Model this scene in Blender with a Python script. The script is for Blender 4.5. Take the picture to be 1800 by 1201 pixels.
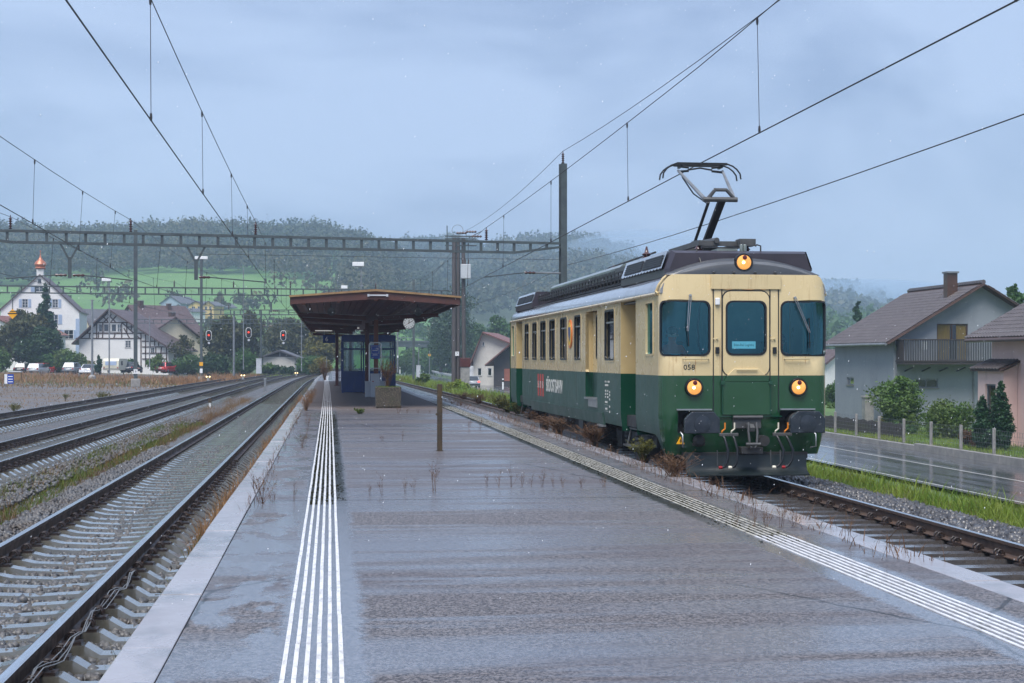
import bpy, bmesh, math, random
import numpy as np
from mathutils import Vector, Matrix
from mathutils.geometry import delaunay_2d_cdt

for o in list(bpy.data.objects):
 bpy.data.objects.remove(o)
SC = bpy.context.scene
COL = SC.collection
R = math.radians
random.seed(7)
rng = np.random.default_rng(11)

# ------------------------------------------------------------------ camera
FPX, HORIZON, VPX, CAMZ = 2750.0, 630.5, 580.0, 2.05      # measured in the 1800 px photograph
TH = math.atan((900 - VPX) / FPX)
CT, ST = math.cos(TH), math.sin(TH)
cam_data = bpy.data.cameras.new('camera')
cam = bpy.data.objects.new('camera', cam_data)
COL.objects.link(cam)
cam.location = (0, 0, CAMZ)
cam.rotation_euler = (R(90), 0, -TH)
cam_data.sensor_width = 36
cam_data.lens = FPX / 1800 * 36
cam_data.shift_y = (HORIZON - 600.5) / 1800
cam_data.clip_start = 0.1
cam_data.clip_end = 12000
SC.camera = cam

# ------------------------------------------------------------------ world: overcast rainy sky
world = bpy.data.worlds.new('World')
SC.world = world
world.use_nodes = True
wn, wl = world.node_tree.nodes, world.node_tree.links
wn.clear()
w_out = wn.new('ShaderNodeOutputWorld')
w_bg = wn.new('ShaderNodeBackground')
w_sky = wn.new('ShaderNodeTexSky')
w_sky.sky_type = 'NISHITA'
w_sky.sun_disc = False
SUN_EL, SUN_AZ = R(61), R(205)          # soft brightness behind the clouds, from behind the camera
w_sky.sun_elevation = SUN_EL
w_sky.sun_rotation = SUN_AZ
w_tc = wn.new('ShaderNodeTexCoord')
w_map = wn.new('ShaderNodeMapping')
w_map.inputs['Scale'].default_value = (1.0, 1.0, 2.6)
w_n1 = wn.new('ShaderNodeTexNoise')
w_n1.inputs['Scale'].default_value = 3.6
w_n1.inputs['Detail'].default_value = 8
w_n1.inputs['Roughness'].default_value = 0.52
w_n1.inputs['Distortion'].default_value = 0.5
w_rmp = wn.new('ShaderNodeValToRGB')
w_rmp.color_ramp.elements[0].position = 0.41
w_rmp.color_ramp.elements[0].color = (0.80, 1.05, 1.68, 1)     # cloud colours, scaled by the background strength below
w_rmp.color_ramp.elements[1].position = 0.60
w_rmp.color_ramp.elements[1].color = (1.38, 1.70, 2.40, 1)
w_mix = wn.new('ShaderNodeMixRGB')
w_mix.inputs['Fac'].default_value = 0.93                        # thick cloud over the clear sky
wl.new(w_tc.outputs['Generated'], w_map.inputs['Vector'])
wl.new(w_map.outputs['Vector'], w_n1.inputs['Vector'])
wl.new(w_n1.outputs['Fac'], w_rmp.inputs['Fac'])
wl.new(w_sky.outputs['Color'], w_mix.inputs['Color1'])
wl.new(w_rmp.outputs['Color'], w_mix.inputs['Color2'])
wl.new(w_mix.outputs['Color'], w_bg.inputs['Color'])
w_bg.inputs['Strength'].default_value = 0.1
wl.new(w_bg.outputs['Background'], w_out.inputs['Surface'])

# ------------------------------------------------------------------ one soft sun through the cloud
sun_data = bpy.data.lights.new('sun', 'SUN')
sun_data.energy = 1.5
sun_data.angle = R(40)
sun_data.color = (1.0, 0.965, 0.92)
sun = bpy.data.objects.new('sun', sun_data)
COL.objects.link(sun)
_d = Vector((math.sin(SUN_AZ) * math.cos(SUN_EL), math.cos(SUN_AZ) * math.cos(SUN_EL), math.sin(SUN_EL)))
sun.rotation_euler = _d.to_track_quat('Z', 'Y').to_euler()
sun.location = (0, -20, 60)

SC.view_settings.view_transform = 'Standard'
SC.view_settings.look = 'None'
SC.view_settings.exposure = 1.84
SC.view_settings.gamma = 1.0
SC.view_settings.use_curve_mapping = False
SC.render.engine = 'CYCLES'
SC.cycles.max_bounces = 6
SC.cycles.transparent_max_bounces = 12
SC.cycles.volume_bounces = 2
SC.cycles.use_denoising = True
SC.cycles.sample_clamp_indirect = 6.0


# ------------------------------------------------------------------ measuring helpers
def at(px, d):
 """ground position of a thing seen in column px of the photograph, d metres deep"""
 xc = (px - 900) / FPX * d
 return (xc * CT + d * ST, d * CT - xc * ST)

def hz(py, d):
 return CAMZ + (HORIZON - py) * d / FPX

def sstep(x, a, b):
 t = min(1.0, max(0.0, (x - a) / (b - a)))
 return t * t * (3 - 2 * t)

BEND = 1.95e-4
def bend_l(y):                       # how the left tracks swing right far ahead
 return BEND * (y - 120) ** 2 if y > 120 else 0.0

def bend_r(y):                       # the right track closes in on the platform, then swings right
 if y < 25: return 0.0
 if y < 120: return -1.1e-4 * (y - 25) ** 2
 return -0.993 - 0.0209 * (y - 120) + BEND * (y - 120) ** 2

PLAT_Z = 0.42
def ground_z(x, y):
 z = -0.46
 z -= 1.26 * sstep(x, 10.3, 15.6)
 z += 0.62 * sstep(-x, 13, 40) * sstep(y, 90, 210)
 if x > 26: z += 0.006 * (x - 26)
 return z

# ------------------------------------------------------------------ materials
def lin(h):
 h = h.lstrip('#')
 r = [int(h[i:i + 2], 16) / 255 for i in (0, 2, 4)]
 return tuple((c / 12.92 if c <= 0.04045 else ((c + 0.055) / 1.055) ** 2.4) for c in r) + (1,)

def cc(c):
 if isinstance(c, str): return lin(c)
 return tuple(c) + (1,) if len(c) == 3 else tuple(c)

MATS = {}
def pmat(name, c1, c2=None, ns=6.0, rough=0.6, rough2=None, metal=0.0, bump=0.0, bs=40.0, coat=0.0, spec=0.5,
         stain=None, stretch=(1, 1, 1), rnd=0.0, emit=None, estr=0.0, world=False, detail=5, ramp=(0.35, 0.65), bdist=0.02):
 """principled material: two colours mixed by noise, uneven roughness, fine relief, optional stain (colour, scale, low, high, stretch)"""
 m = bpy.data.materials.new(name)
 m.use_nodes = True
 nt = m.node_tree
 N, L = nt.nodes, nt.links
 N.clear()
 out = N.new('ShaderNodeOutputMaterial')
 b = N.new('ShaderNodeBsdfPrincipled')
 L.new(b.outputs[0], out.inputs[0])
 b.inputs['Metallic'].default_value = metal
 b.inputs['Specular IOR Level'].default_value = spec
 b.inputs['Coat Weight'].default_value = coat
 b.inputs['Coat Roughness'].default_value = 0.08
 b.inputs['Roughness'].default_value = rough
 b.inputs['Base Color'].default_value = cc(c1)
 src = None
 def coord(st):
  nonlocal src
  if src is None:
   if world:
    g = N.new('ShaderNodeNewGeometry'); src = g.outputs['Position']
   else:
    t = N.new('ShaderNodeTexCoord'); src = t.outputs['Object']
  mp = N.new('ShaderNodeMapping')
  mp.inputs['Scale'].default_value = st
  L.new(src, mp.inputs['Vector'])
  return mp.outputs['Vector']
 colsock = None
 if c2 is not None or rough2 is not None:
  n = N.new('ShaderNodeTexNoise')
  n.inputs['Scale'].default_value = ns
  n.inputs['Detail'].default_value = detail
  n.inputs['Roughness'].default_value = 0.6
  L.new(coord(stretch), n.inputs['Vector'])
  rp = N.new('ShaderNodeValToRGB')
  rp.color_ramp.elements[0].position = ramp[0]
  rp.color_ramp.elements[1].position = ramp[1]
  L.new(n.outputs['Fac'], rp.inputs['Fac'])
  if c2 is not None:
   mx = N.new('ShaderNodeMixRGB')
   mx.inputs['Color1'].default_value = cc(c1)
   mx.inputs['Color2'].default_value = cc(c2)
   L.new(rp.outputs['Color'], mx.inputs['Fac'])
   colsock = mx.outputs['Color']
  if rough2 is not None:
   mr = N.new('ShaderNodeMapRange')
   mr.inputs['To Min'].default_value = rough
   mr.inputs['To Max'].default_value = rough2
   L.new(rp.outputs['Color'], mr.inputs['Value'])
   L.new(mr.outputs['Result'], b.inputs['Roughness'])
 if stain is not None:
  sc, sscale, lo, hi, sst = stain
  n = N.new('ShaderNodeTexNoise')
  n.inputs['Scale'].default_value = sscale
  n.inputs['Detail'].default_value = 7
  n.inputs['Roughness'].default_value = 0.65
  L.new(coord(sst), n.inputs['Vector'])
  rp = N.new('ShaderNodeValToRGB')
  rp.color_ramp.elements[0].position = lo
  rp.color_ramp.elements[1].position = hi
  L.new(n.outputs['Fac'], rp.inputs['Fac'])
  mx = N.new('ShaderNodeMixRGB')
  mx.inputs['Color1'].default_value = cc(c1)
  mx.inputs['Color2'].default_value = cc(sc)
  if colsock is not None: L.new(colsock, mx.inputs['Color1'])
  L.new(rp.outputs['Color'], mx.inputs['Fac'])
  colsock = mx.outputs['Color']
 if rnd:
  oi = N.new('ShaderNodeObjectInfo')
  mr = N.new('ShaderNodeMapRange')
  mr.inputs['To Min'].default_value = 1 - rnd
  mr.inputs['To Max'].default_value = 1 + rnd
  L.new(oi.outputs['Random'], mr.inputs['Value'])
  hs = N.new('ShaderNodeHueSaturation')
  hs.inputs['Color'].default_value = cc(c1)
  if colsock is not None: L.new(colsock, hs.inputs['Color'])
  L.new(mr.outputs['Result'], hs.inputs['Value'])
  colsock = hs.outputs['Color']
 if colsock is not None: L.new(colsock, b.inputs['Base Color'])
 if bump:
  n = N.new('ShaderNodeTexNoise')
  n.inputs['Scale'].default_value = bs
  n.inputs['Detail'].default_value = 4
  L.new(coord((1, 1, 1)), n.inputs['Vector'])
  bp = N.new('ShaderNodeBump')
  bp.inputs['Strength'].default_value = bump
  bp.inputs['Distance'].default_value = bdist
  L.new(n.outputs['Fac'], bp.inputs['Height'])
  L.new(bp.outputs['Normal'], b.inputs['Normal'])
 if emit is not None:
  b.inputs['Emission Color'].default_value = cc(emit)
  b.inputs['Emission Strength'].default_value = estr
 MATS[name] = m
 return m

def leafmat(name, c1, c2, c3, ns=0.35, rough=0.55, trans=0.25):
 """foliage: three greens mixed by position, slightly translucent"""
 m = bpy.data.materials.new(name)
 m.use_nodes = True
 N, L = m.node_tree.nodes, m.node_tree.links
 N.clear()
 out = N.new('ShaderNodeOutputMaterial')
 b = N.new('ShaderNodeBsdfPrincipled')
 b.inputs['Roughness'].default_value = rough
 b.inputs['Specular IOR Level'].default_value = 0.3
 tr = N.new('ShaderNodeBsdfTranslucent')
 ms = N.new('ShaderNodeMixShader')
 ms.inputs[0].default_value = trans
 g = N.new('ShaderNodeNewGeometry')
 n1 = N.new('ShaderNodeTexNoise'); n1.inputs['Scale'].default_value = ns; n1.inputs['Detail'].default_value = 2
 n2 = N.new('ShaderNodeTexNoise'); n2.inputs['Scale'].default_value = ns * 14; n2.inputs['Detail'].default_value = 1
 L.new(g.outputs['Position'], n1.inputs['Vector'])
 L.new(g.outputs['Position'], n2.inputs['Vector'])
 r1 = N.new('ShaderNodeValToRGB'); r1.color_ramp.elements[0].position = 0.38; r1.color_ramp.elements[1].position = 0.60
 r2 = N.new('ShaderNodeValToRGB'); r2.color_ramp.elements[0].position = 0.35; r2.color_ramp.elements[1].position = 0.68
 L.new(n1.outputs['Fac'], r1.inputs['Fac']); L.new(n2.outputs['Fac'], r2.inputs['Fac'])
 m1 = N.new('ShaderNodeMixRGB'); m1.inputs[1].default_value = cc(c1); m1.inputs[2].default_value = cc(c3)
 m2 = N.new('ShaderNodeMixRGB'); m2.inputs[2].default_value = cc(c2)
 L.new(r1.outputs['Color'], m1.inputs[0])
 L.new(m1.outputs['Color'], m2.inputs[1])
 mf = N.new('ShaderNodeMath'); mf.operation = 'MULTIPLY'; mf.inputs[1].default_value = 0.75
 L.new(r2.outputs['Color'], mf.inputs[0]); L.new(mf.outputs[0], m2.inputs[0])
 L.new(m2.outputs['Color'], b.inputs['Base Color'])
 L.new(m2.outputs['Color'], tr.inputs['Color'])
 L.new(b.outputs[0], ms.inputs[1]); L.new(tr.outputs[0], ms.inputs[2])
 L.new(ms.outputs[0], out.inputs[0])
 MATS[name] = m
 return m

def glassmat(name, tint, refl=(0.9, 0.95, 1.0), rough=0.02, ior=1.5):
 """thin tinted pane: fresnel mirror over a tinted see-through"""
 m = bpy.data.materials.new(name)
 m.use_nodes = True
 N, L = m.node_tree.nodes, m.node_tree.links
 N.clear()
 out = N.new('ShaderNodeOutputMaterial')
 t = N.new('ShaderNodeBsdfTransparent'); t.inputs[0].default_value = cc(tint)
 g = N.new('ShaderNodeBsdfGlossy'); g.inputs['Color'].default_value = cc(refl); g.inputs['Roughness'].default_value = rough
 f = N.new('ShaderNodeFresnel'); f.inputs['IOR'].default_value = ior
 ms = N.new('ShaderNodeMixShader')
 L.new(f.outputs[0], ms.inputs[0]); L.new(t.outputs[0], ms.inputs[1]); L.new(g.outputs[0], ms.inputs[2])
 L.new(ms.outputs[0], out.inputs[0])
 MATS[name] = m
 return m

# ------------------------------------------------------------------ mesh builder
class MB:
 def __init__(self):
  self.v, self.f, self.m = [], [], []
 def add(self, vs, fs, mi=0):
  n = len(self.v)
  self.v.extend([tuple(p) for p in vs])
  for f in fs:
   self.f.append(tuple(i + n for i in f)); self.m.append(mi)
  return self
 def box(self, x0, x1, y0, y1, z0, z1, mi=0):
  vs = [(x0, y0, z0), (x1, y0, z0), (x1, y1, z0), (x0, y1, z0), (x0, y0, z1), (x1, y0, z1), (x1, y1, z1), (x0, y1, z1)]
  return self.add(vs, [(0, 3, 2, 1), (4, 5, 6, 7), (0, 1, 5, 4), (1, 2, 6, 5), (2, 3, 7, 6), (3, 0, 4, 7)], mi)
 def cbox(self, c, s, rz=0.0, mi=0, rx=0.0, ry=0.0):
  M = Matrix.Rotation(rz, 3, 'Z') @ Matrix.Rotation(ry, 3, 'Y') @ Matrix.Rotation(rx, 3, 'X')
  vs = []
  for z in (-.5, .5):
   for x, y in ((-.5, -.5), (.5, -.5), (.5, .5), (-.5, .5)):
    vs.append(Vector(c) + M @ Vector((x * s[0], y * s[1], z * s[2])))
  return self.add(vs, [(0, 3, 2, 1), (4, 5, 6, 7), (0, 1, 5, 4), (1, 2, 6, 5), (2, 3, 7, 6), (3, 0, 4, 7)], mi)
 def bar(self, a, b, w, h=None, mi=0, up=(0, 0, 1)):
  """square bar from a to b, w wide and h high"""
  a, b = Vector(a), Vector(b)
  h = w if h is None else h
  d = (b - a).normalized()
  u = Vector(up)
  if abs(d.dot(u)) > 0.98: u = Vector((0, 1, 0)) if abs(d.y) < 0.9 else Vector((1, 0, 0))
  s = d.cross(u).normalized(); t = s.cross(d)
  vs = []
  for p in (a, b):
   for i, j in ((-1, -1), (1, -1), (1, 1), (-1, 1)):
    vs.append(p + s * (i * w / 2) + t * (j * h / 2))
  return self.add(vs, [(3, 2, 1, 0), (4, 5, 6, 7), (0, 1, 5, 4), (1, 2, 6, 5), (2, 3, 7, 6), (3, 0, 4, 7)], mi)
 def tube(self, pts, r, n=6, mi=0, caps=True):
  pts = [Vector(p) for p in pts]
  rs = r if isinstance(r, (list, tuple)) else [r] * len(pts)
  base = len(self.v)
  u = None
  for i, p in enumerate(pts):
   d = (pts[min(i + 1, len(pts) - 1)] - pts[max(i - 1, 0)]).normalized()
   if u is None:
    u = Vector((0, 0, 1)) if abs(d.z) < 0.9 else Vector((1, 0, 0))
   u = (u - d * u.dot(d)).normalized()
   w = d.cross(u)
   for k in range(n):
    a = 2 * math.pi * k / n
    self.v.append(tuple(p + (u * math.cos(a) + w * math.sin(a)) * rs[i]))
  for i in range(len(pts) - 1):
   for k in range(n):
    a0 = base + i * n + k; a1 = base + i * n + (k + 1) % n
    self.f.append((a0, a1, a1 + n, a0 + n)); self.m.append(mi)
  if caps:
   self.f.append(tuple(base + k for k in reversed(range(n)))); self.m.append(mi)
   e = base + (len(pts) - 1) * n
   self.f.append(tuple(e + k for k in range(n))); self.m.append(mi)
  return self
 def lathe(self, prof, c=(0, 0, 0), axis='Z', n=12, mi=0, mis=None):
  """prof: list of (radius, height) revolved about an axis through c"""
  base = len(self.v)
  c = Vector(c)
  for r, h in prof:
   for k in range(n):
    a = 2 * math.pi * k / n
    x, y = r * math.cos(a), r * math.sin(a)
    p = {'Z': (x, y, h), 'Y': (x, h, y), 'X': (h, x, y)}[axis]
    self.v.append(tuple(c + Vector(p)))
  for i in range(len(prof) - 1):
   for k in range(n):
    a0 = base + i * n + k; a1 = base + i * n + (k + 1) % n
    self.f.append((a0, a1, a1 + n, a0 + n)); self.m.append(mis[i] if mis else mi)
  self.f.append(tuple(base + k for k in range(n))); self.m.append(mis[0] if mis else mi)
  e = base + (len(prof) - 1) * n
  self.f.append(tuple(e + k for k in range(n))); self.m.append(mis[-1] if mis else mi)
  return self
 def prism(self, poly, a, b, axis='Y', mi=0):
  """polygon of (u, v) extruded from a to b along an axis: Y -> (u, a, v), X -> (a, u, v), Z -> (u, v, a)"""
  base = len(self.v); n = len(poly)
  for t in (a, b):
   for u, v in poly:
    self.v.append({'Y': (u, t, v), 'X': (t, u, v), 'Z': (u, v, t)}[axis])
  self.f.append(tuple(base + k for k in range(n))); self.m.append(mi)
  self.f.append(tuple(base + n + k for k in reversed(range(n)))); self.m.append(mi)
  for k in range(n):
   k2 = (k + 1) % n
   self.f.append((base + k, base + n + k, base + n + k2, base + k2)); self.m.append(mi)
  return self
 def mesh(self, name, mats, smooth=False):
  me = bpy.data.meshes.new(name)
  me.from_pydata(self.v, [], self.f)
  mats = mats if isinstance(mats, (list, tuple)) else [mats]
  for mm in mats: me.materials.append(MATS[mm] if isinstance(mm, str) else mm)
  if len(mats) > 1: me.polygons.foreach_set('material_index', self.m)
  bm = bmesh.new(); bm.from_mesh(me)
  bmesh.ops.recalc_face_normals(bm, faces=bm.faces)
  bm.to_mesh(me); bm.free()
  if smooth: smooth_by_angle(me, R(smooth if not isinstance(smooth, bool) else 40))
  me.update()
  return me
 def build(self, name, mats, parent=None, smooth=False, bevel=0.0, loc=None):
  return link(name, self.mesh(name, mats, smooth), parent, bevel, loc)

def smooth_by_angle(me, ang):
 bm = bmesh.new(); bm.from_mesh(me)
 for f in bm.faces: f.smooth = True
 for e in bm.edges:
  e.smooth = len(e.link_faces) == 2 and e.calc_face_angle(0) < ang
 bm.to_mesh(me); bm.free()

def link(name, me, parent=None, bevel=0.0, loc=None):
 o = bpy.data.objects.new(name, me)
 COL.objects.link(o)
 if parent is not None: o.parent = parent
 if loc is not None: o.location = loc
 if bevel:
  md = o.modifiers.new('bevel', 'BEVEL'); md.width = bevel; md.segments = 2; md.limit_method = 'ANGLE'; md.angle_limit = R(35)
  md.harden_normals = False
 return o

def npmesh(name, v, f, mat_, smooth=False):
 """mesh from numpy arrays: v (n,3), f (m,k) all faces with k corners"""
 me = bpy.data.meshes.new(name)
 v = np.asarray(v, dtype=np.float32); f = np.asarray(f, dtype=np.int32)
 k = f.shape[1]
 me.vertices.add(len(v)); me.vertices.foreach_set('co', v.ravel())
 me.loops.add(f.size); me.loops.foreach_set('vertex_index', f.ravel())
 me.polygons.add(len(f))
 me.polygons.foreach_set('loop_start', np.arange(0, f.size, k, dtype=np.int32))
 me.polygons.foreach_set('loop_total', np.full(len(f), k, dtype=np.int32))
 if smooth: me.polygons.foreach_set('use_smooth', np.ones(len(f), dtype=bool))
 me.materials.append(MATS[mat_] if isinstance(mat_, str) else mat_)
 me.update(calc_edges=True)
 me.validate()
 return me

def tag(o, label=None, cat=None, group=None, kind=None):
 if label: o['label'] = label
 if cat: o['category'] = cat
 if group: o['group'] = group
 if kind: o['kind'] = kind
 return o

def thing(name, label, cat, loc=(0, 0, 0), rz=0.0, group=None):
 o = bpy.data.objects.new(name, None)
 COL.objects.link(o)
 o.empty_display_size = 0.3
 o.location = loc; o.rotation_euler = (0, 0, rz)
 return tag(o, label, cat, group)

def copy_tree(o, parent=None):
 c = o.copy(); COL.objects.link(c); c.parent = parent
 for ch in list(o.children): copy_tree(ch, c)
 return c

# ------------------------------------------------------------------ panels with openings
def rrect(x0, x1, y0, y1, r=0.0, n=4):
 if r <= 0: return [(x0, y0), (x1, y0), (x1, y1), (x0, y1)]
 r = min(r, (x1 - x0) / 2 - 1e-4, (y1 - y0) / 2 - 1e-4)
 pts = []
 for cx, cy, a0 in ((x1 - r, y0 + r, -90), (x1 - r, y1 - r, 0), (x0 + r, y1 - r, 90), (x0 + r, y0 + r, 180)):
  for i in range(n + 1):
   a = R(a0 + 90 * i / n)
   pts.append((cx + r * math.cos(a), cy + r * math.sin(a)))
 return pts

def inpoly(p, poly):
 x, y = p; c = False; n = len(poly); j = n - 1
 for i in range(n):
  xi, yi = poly[i]; xj, yj = poly[j]
  if (yi > y) != (yj > y) and x < (xj - xi) * (y - yi) / (yj - yi) + xi: c = not c
  j = i
 return c

def flat2d(outer, holes=(), step=None):
 """triangulate an outline with openings, optionally with extra points so that it can be bent"""
 verts, edges = [], []
 if step:
  o2 = []
  for a, b in zip(outer, outer[1:] + outer[:1]):
   k = max(1, int(max(abs(b[0] - a[0]) / step[0], abs(b[1] - a[1]) / step[1])))
   o2 += [(a[0] + (b[0] - a[0]) * i / k, a[1] + (b[1] - a[1]) * i / k) for i in range(k)]
  outer = o2
 for lp in [outer] + list(holes):
  n0 = len(verts); verts += [Vector(p) for p in lp]
  edges += [(n0 + i, n0 + (i + 1) % len(lp)) for i in range(len(lp))]
 if step:
  sx, sy = step
  xs = [p[0] for p in outer]; ys = [p[1] for p in outer]
  nx = max(1, int((max(xs) - min(xs)) / sx)); ny = max(1, int((max(ys) - min(ys)) / sy))
  for i in range(1, nx):
   for j in range(1, ny):
    p = (min(xs) + (max(xs) - min(xs)) * i / nx, min(ys) + (max(ys) - min(ys)) * j / ny)
    if inpoly(p, outer) and not any(inpoly(p, h) for h in holes): verts.append(Vector(p))
 vo, eo, fo, _, _, _ = delaunay_2d_cdt(verts, edges, [], 0, 1e-6)
 fs = []
 for f in fo:
  c = sum((vo[i] for i in f), Vector((0, 0))) / len(f)
  if inpoly(c, outer) and not any(inpoly(c, h) for h in holes): fs.append(tuple(f))
 return [tuple(p) for p in vo], fs

def panel(mb, outer, holes, fn, depth=0.0, step=None, mi=0, rmi=None, rim=False):
 """bent sheet with openings; fn(u, v, w) -> xyz where w is the distance inwards; reveals of the openings go in by depth"""
 vo, fs = flat2d(outer, holes, step)
 mb.add([fn(u, v, 0) for u, v in vo], fs, mi)
 if depth:
  for lp in list(holes) + ([outer] if rim else []):
   n = len(lp)
   mb.add([fn(u, v, 0) for u, v in lp] + [fn(u, v, depth) for u, v in lp],
                   [(i, (i + 1) % n, n + (i + 1) % n, n + i) for i in range(n)], mi if rmi is None else rmi)
 return mb

def ring(mb, o, i, fn, w0, w1, mi=0):
 """flat moulding between two outlines with the same number of points, w0 outside face, w1 inner end"""
 n = len(o)
 mb.add([fn(u, v, w0) for u, v in o] + [fn(u, v, w0) for u, v in i] + [fn(u, v, w1) for u, v in o] + [fn(u, v, w1) for u, v in i],
           [(k, (k + 1) % n, n + (k + 1) % n, n + k) for k in range(n)] +
           [(k, (k + 1) % n, 2 * n + (k + 1) % n, 2 * n + k) for k in range(n)] +
           [(n + k, n + (k + 1) % n, 3 * n + (k + 1) % n, 3 * n + k) for k in range(n)], mi)

FONT = None
def lettering(text, size, mat_, name, parent, M, extrude=0.002, align='CENTER', xs=1.0, bold=0.0):
 """writing as thin raised letters turned into a mesh; M places its xy plane"""
 cu = bpy.data.curves.new(name, 'FONT')
 cu.body = text; cu.size = size; cu.align_x = align; cu.align_y = 'CENTER'; cu.extrude = extrude; cu.offset = bold; cu.resolution_u = 3
 tmp = bpy.data.objects.new('tmp_text', cu); COL.objects.link(tmp)
 dg = bpy.context.evaluated_depsgraph_get()
 me = bpy.data.meshes.new_from_object(tmp.evaluated_get(dg))
 bpy.data.objects.remove(tmp)
 me.transform(Matrix.Diagonal((xs, 1, 1, 1)))
 me.transform(M)
 me.materials.clear(); me.materials.append(MATS[mat_])
 me.name = name
 return link(name, me, parent)
# ------------------------------------------------------------------ the materials of the place
pmat('rail_head', (0.82, 0.82, 0.84), (0.66, 0.65, 0.66), ns=3, rough=0.14, rough2=0.26, metal=1.0, stretch=(8, 0.4, 8))
pmat('rail_side', (0.105, 0.066, 0.048), (0.055, 0.038, 0.032), ns=5, rough=0.42, rough2=0.7, bump=0.15, bs=60)
pmat('clip_iron', (0.040, 0.026, 0.022), (0.022, 0.018, 0.018), ns=20, rough=0.35)
pmat('sleeper', (0.125, 0.12, 0.103), (0.08, 0.076, 0.063), ns=7, rough=0.05, rough2=0.18, spec=1.0, bump=0.08, bs=70, rnd=0.15, coat=1.0)
pmat('sleeper_wood', (0.10, 0.09, 0.085), (0.055, 0.05, 0.05), ns=7, rough=0.15, rough2=0.45, spec=0.9, bump=0.3, bs=30, coat=0.6)
pmat('stone', (0.045, 0.048, 0.054), (0.135, 0.133, 0.135), ns=9, rough=0.35, rough2=0.65, rnd=0.1, stain=((0.062, 0.050, 0.042), 1.1, 0.50, 0.68, (1, 1, 1)), world=True, spec=0.6)
pmat('stone_dark', (0.06, 0.06, 0.066), (0.125, 0.12, 0.12), ns=11, rough=0.22, rough2=0.5, stain=((0.032, 0.032, 0.036), 5.0, 0.45, 0.6, (1, 1, 1)), world=True, spec=0.8)
pmat('edge_stone', (0.36, 0.345, 0.37), (0.27, 0.26, 0.285), ns=1.3, rough=0.16, rough2=0.42, spec=0.7, bump=0.12, bs=90, rnd=0.06,
     stain=((0.17, 0.175, 0.19), 1.3, 0.50, 0.66, (1.2, .7, 1)), world=True, coat=0.35)
pmat('guide_white', (0.74, 0.74, 0.76), (0.60, 0.60, 0.62), ns=2, rough=0.25, rough2=0.5, world=True, stain=((0.36, 0.35, 0.33), 34, 0.46, 0.70, (1, .22, 1)))
pmat('guide_worn', (0.50, 0.48, 0.42), (0.36, 0.34, 0.30), ns=3, rough=0.35, rough2=0.6, world=True, stain=((0.12, 0.11, 0.085), 9, 0.46, 0.64, (1, 1, 1)))
pmat('concrete', (0.30, 0.285, 0.27), (0.20, 0.195, 0.19), ns=3, rough=0.5, bump=0.15, bs=60)
pmat('galv', (0.26, 0.275, 0.29), (0.17, 0.18, 0.195), ns=3, rough=0.45, metal=0.35, bump=0.05)
pmat('mast_steel', (0.085, 0.105, 0.11), (0.055, 0.068, 0.075), ns=2, rough=0.45, rough2=0.6, metal=0.2, stain=((0.10, 0.06, 0.045), 3, 0.62, 0.8, (1, 1, 1)))
pmat('wood_pole', (0.095, 0.085, 0.085), (0.055, 0.048, 0.05), ns=5, rough=0.6, stretch=(6, 6, 0.4), bump=0.3, bs=20)
pmat('wire', (0.028, 0.026, 0.030), rough=0.5)
pmat('insulator', (0.075, 0.030, 0.024), (0.05, 0.02, 0.02), ns=8, rough=0.2, coat=0.6)
pmat('viaduct', (0.07, 0.075, 0.08), (0.05, 0.055, 0.06), ns=1, rough=.7)
pmat('black', (0.012, 0.012, 0.014), rough=0.45)
pmat('black_gloss', (0.012, 0.012, 0.014), rough=0.15)
pmat('white_paint', (0.76, 0.77, 0.78), (0.68, 0.69, 0.70), ns=3, rough=0.4)
pmat('red_lit', (0.5, 0.02, 0.01), rough=0.3, emit=(1.0, 0.06, 0.015), estr=.5)
pmat('tail_red', (0.5, 0.02, 0.02), rough=0.3, emit=(1.0, 0.05, 0.03), estr=1.6)
pmat('tail_dark', (0.30, 0.02, 0.02), rough=0.25)
pmat('lamp_white', (0.6, 0.6, 0.6), rough=0.3, emit=(1.0, 0.97, 0.92), estr=.10)
pmat('lamp_warm', (0.8, 0.5, 0.2), rough=0.3, emit=(1.0, 0.72, 0.35), estr=.9)
pmat('sign_blue', (0.010, 0.028, 0.16), (0.008, 0.022, 0.12), ns=2, rough=0.25)
pmat('sign_blue_bright', (0.012, 0.055, 0.34), rough=0.25)
pmat('cabin_blue', (0.010, 0.035, 0.16), (0.007, 0.024, 0.11), ns=1.5, rough=0.3, stain=((0.05, 0.07, 0.13), 3, 0.6, 0.8, (1, 1, 0.3)))
pmat('sign_yellow', (0.75, 0.36, 0.01), rough=0.35)
pmat('brown_steel', (0.085, 0.014, 0.011), (0.055, 0.011, 0.009), ns=3, rough=0.4, rough2=0.6)
pmat('brown_orange', (0.19, 0.055, 0.022), (0.12, 0.032, 0.016), ns=3, rough=0.45, stretch=(4, 4, 0.5))
pmat('brown_board', (0.11, 0.018, 0.014), (0.06, 0.012, 0.010), ns=3, rough=0.55, rnd=0.25, stretch=(1, 6, 1))
pmat('fascia', (0.10, 0.034, 0.024), (0.065, 0.025, 0.02), ns=3, rough=0.5)
pmat('roof_edge', (0.32, 0.20, 0.09), (0.22, 0.13, 0.06), ns=4, rough=0.35)
pmat('roof_sheet', (0.13, 0.125, 0.125), (0.09, 0.09, 0.09), ns=1, rough=0.2)
pmat('post_rust', (0.060, 0.040, 0.020), (0.035, 0.026, 0.018), ns=9, rough=0.55, stain=((0.085, 0.055, 0.02), 12, 0.5, 0.7, (1, 1, 0.4)), bump=0.2)
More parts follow.
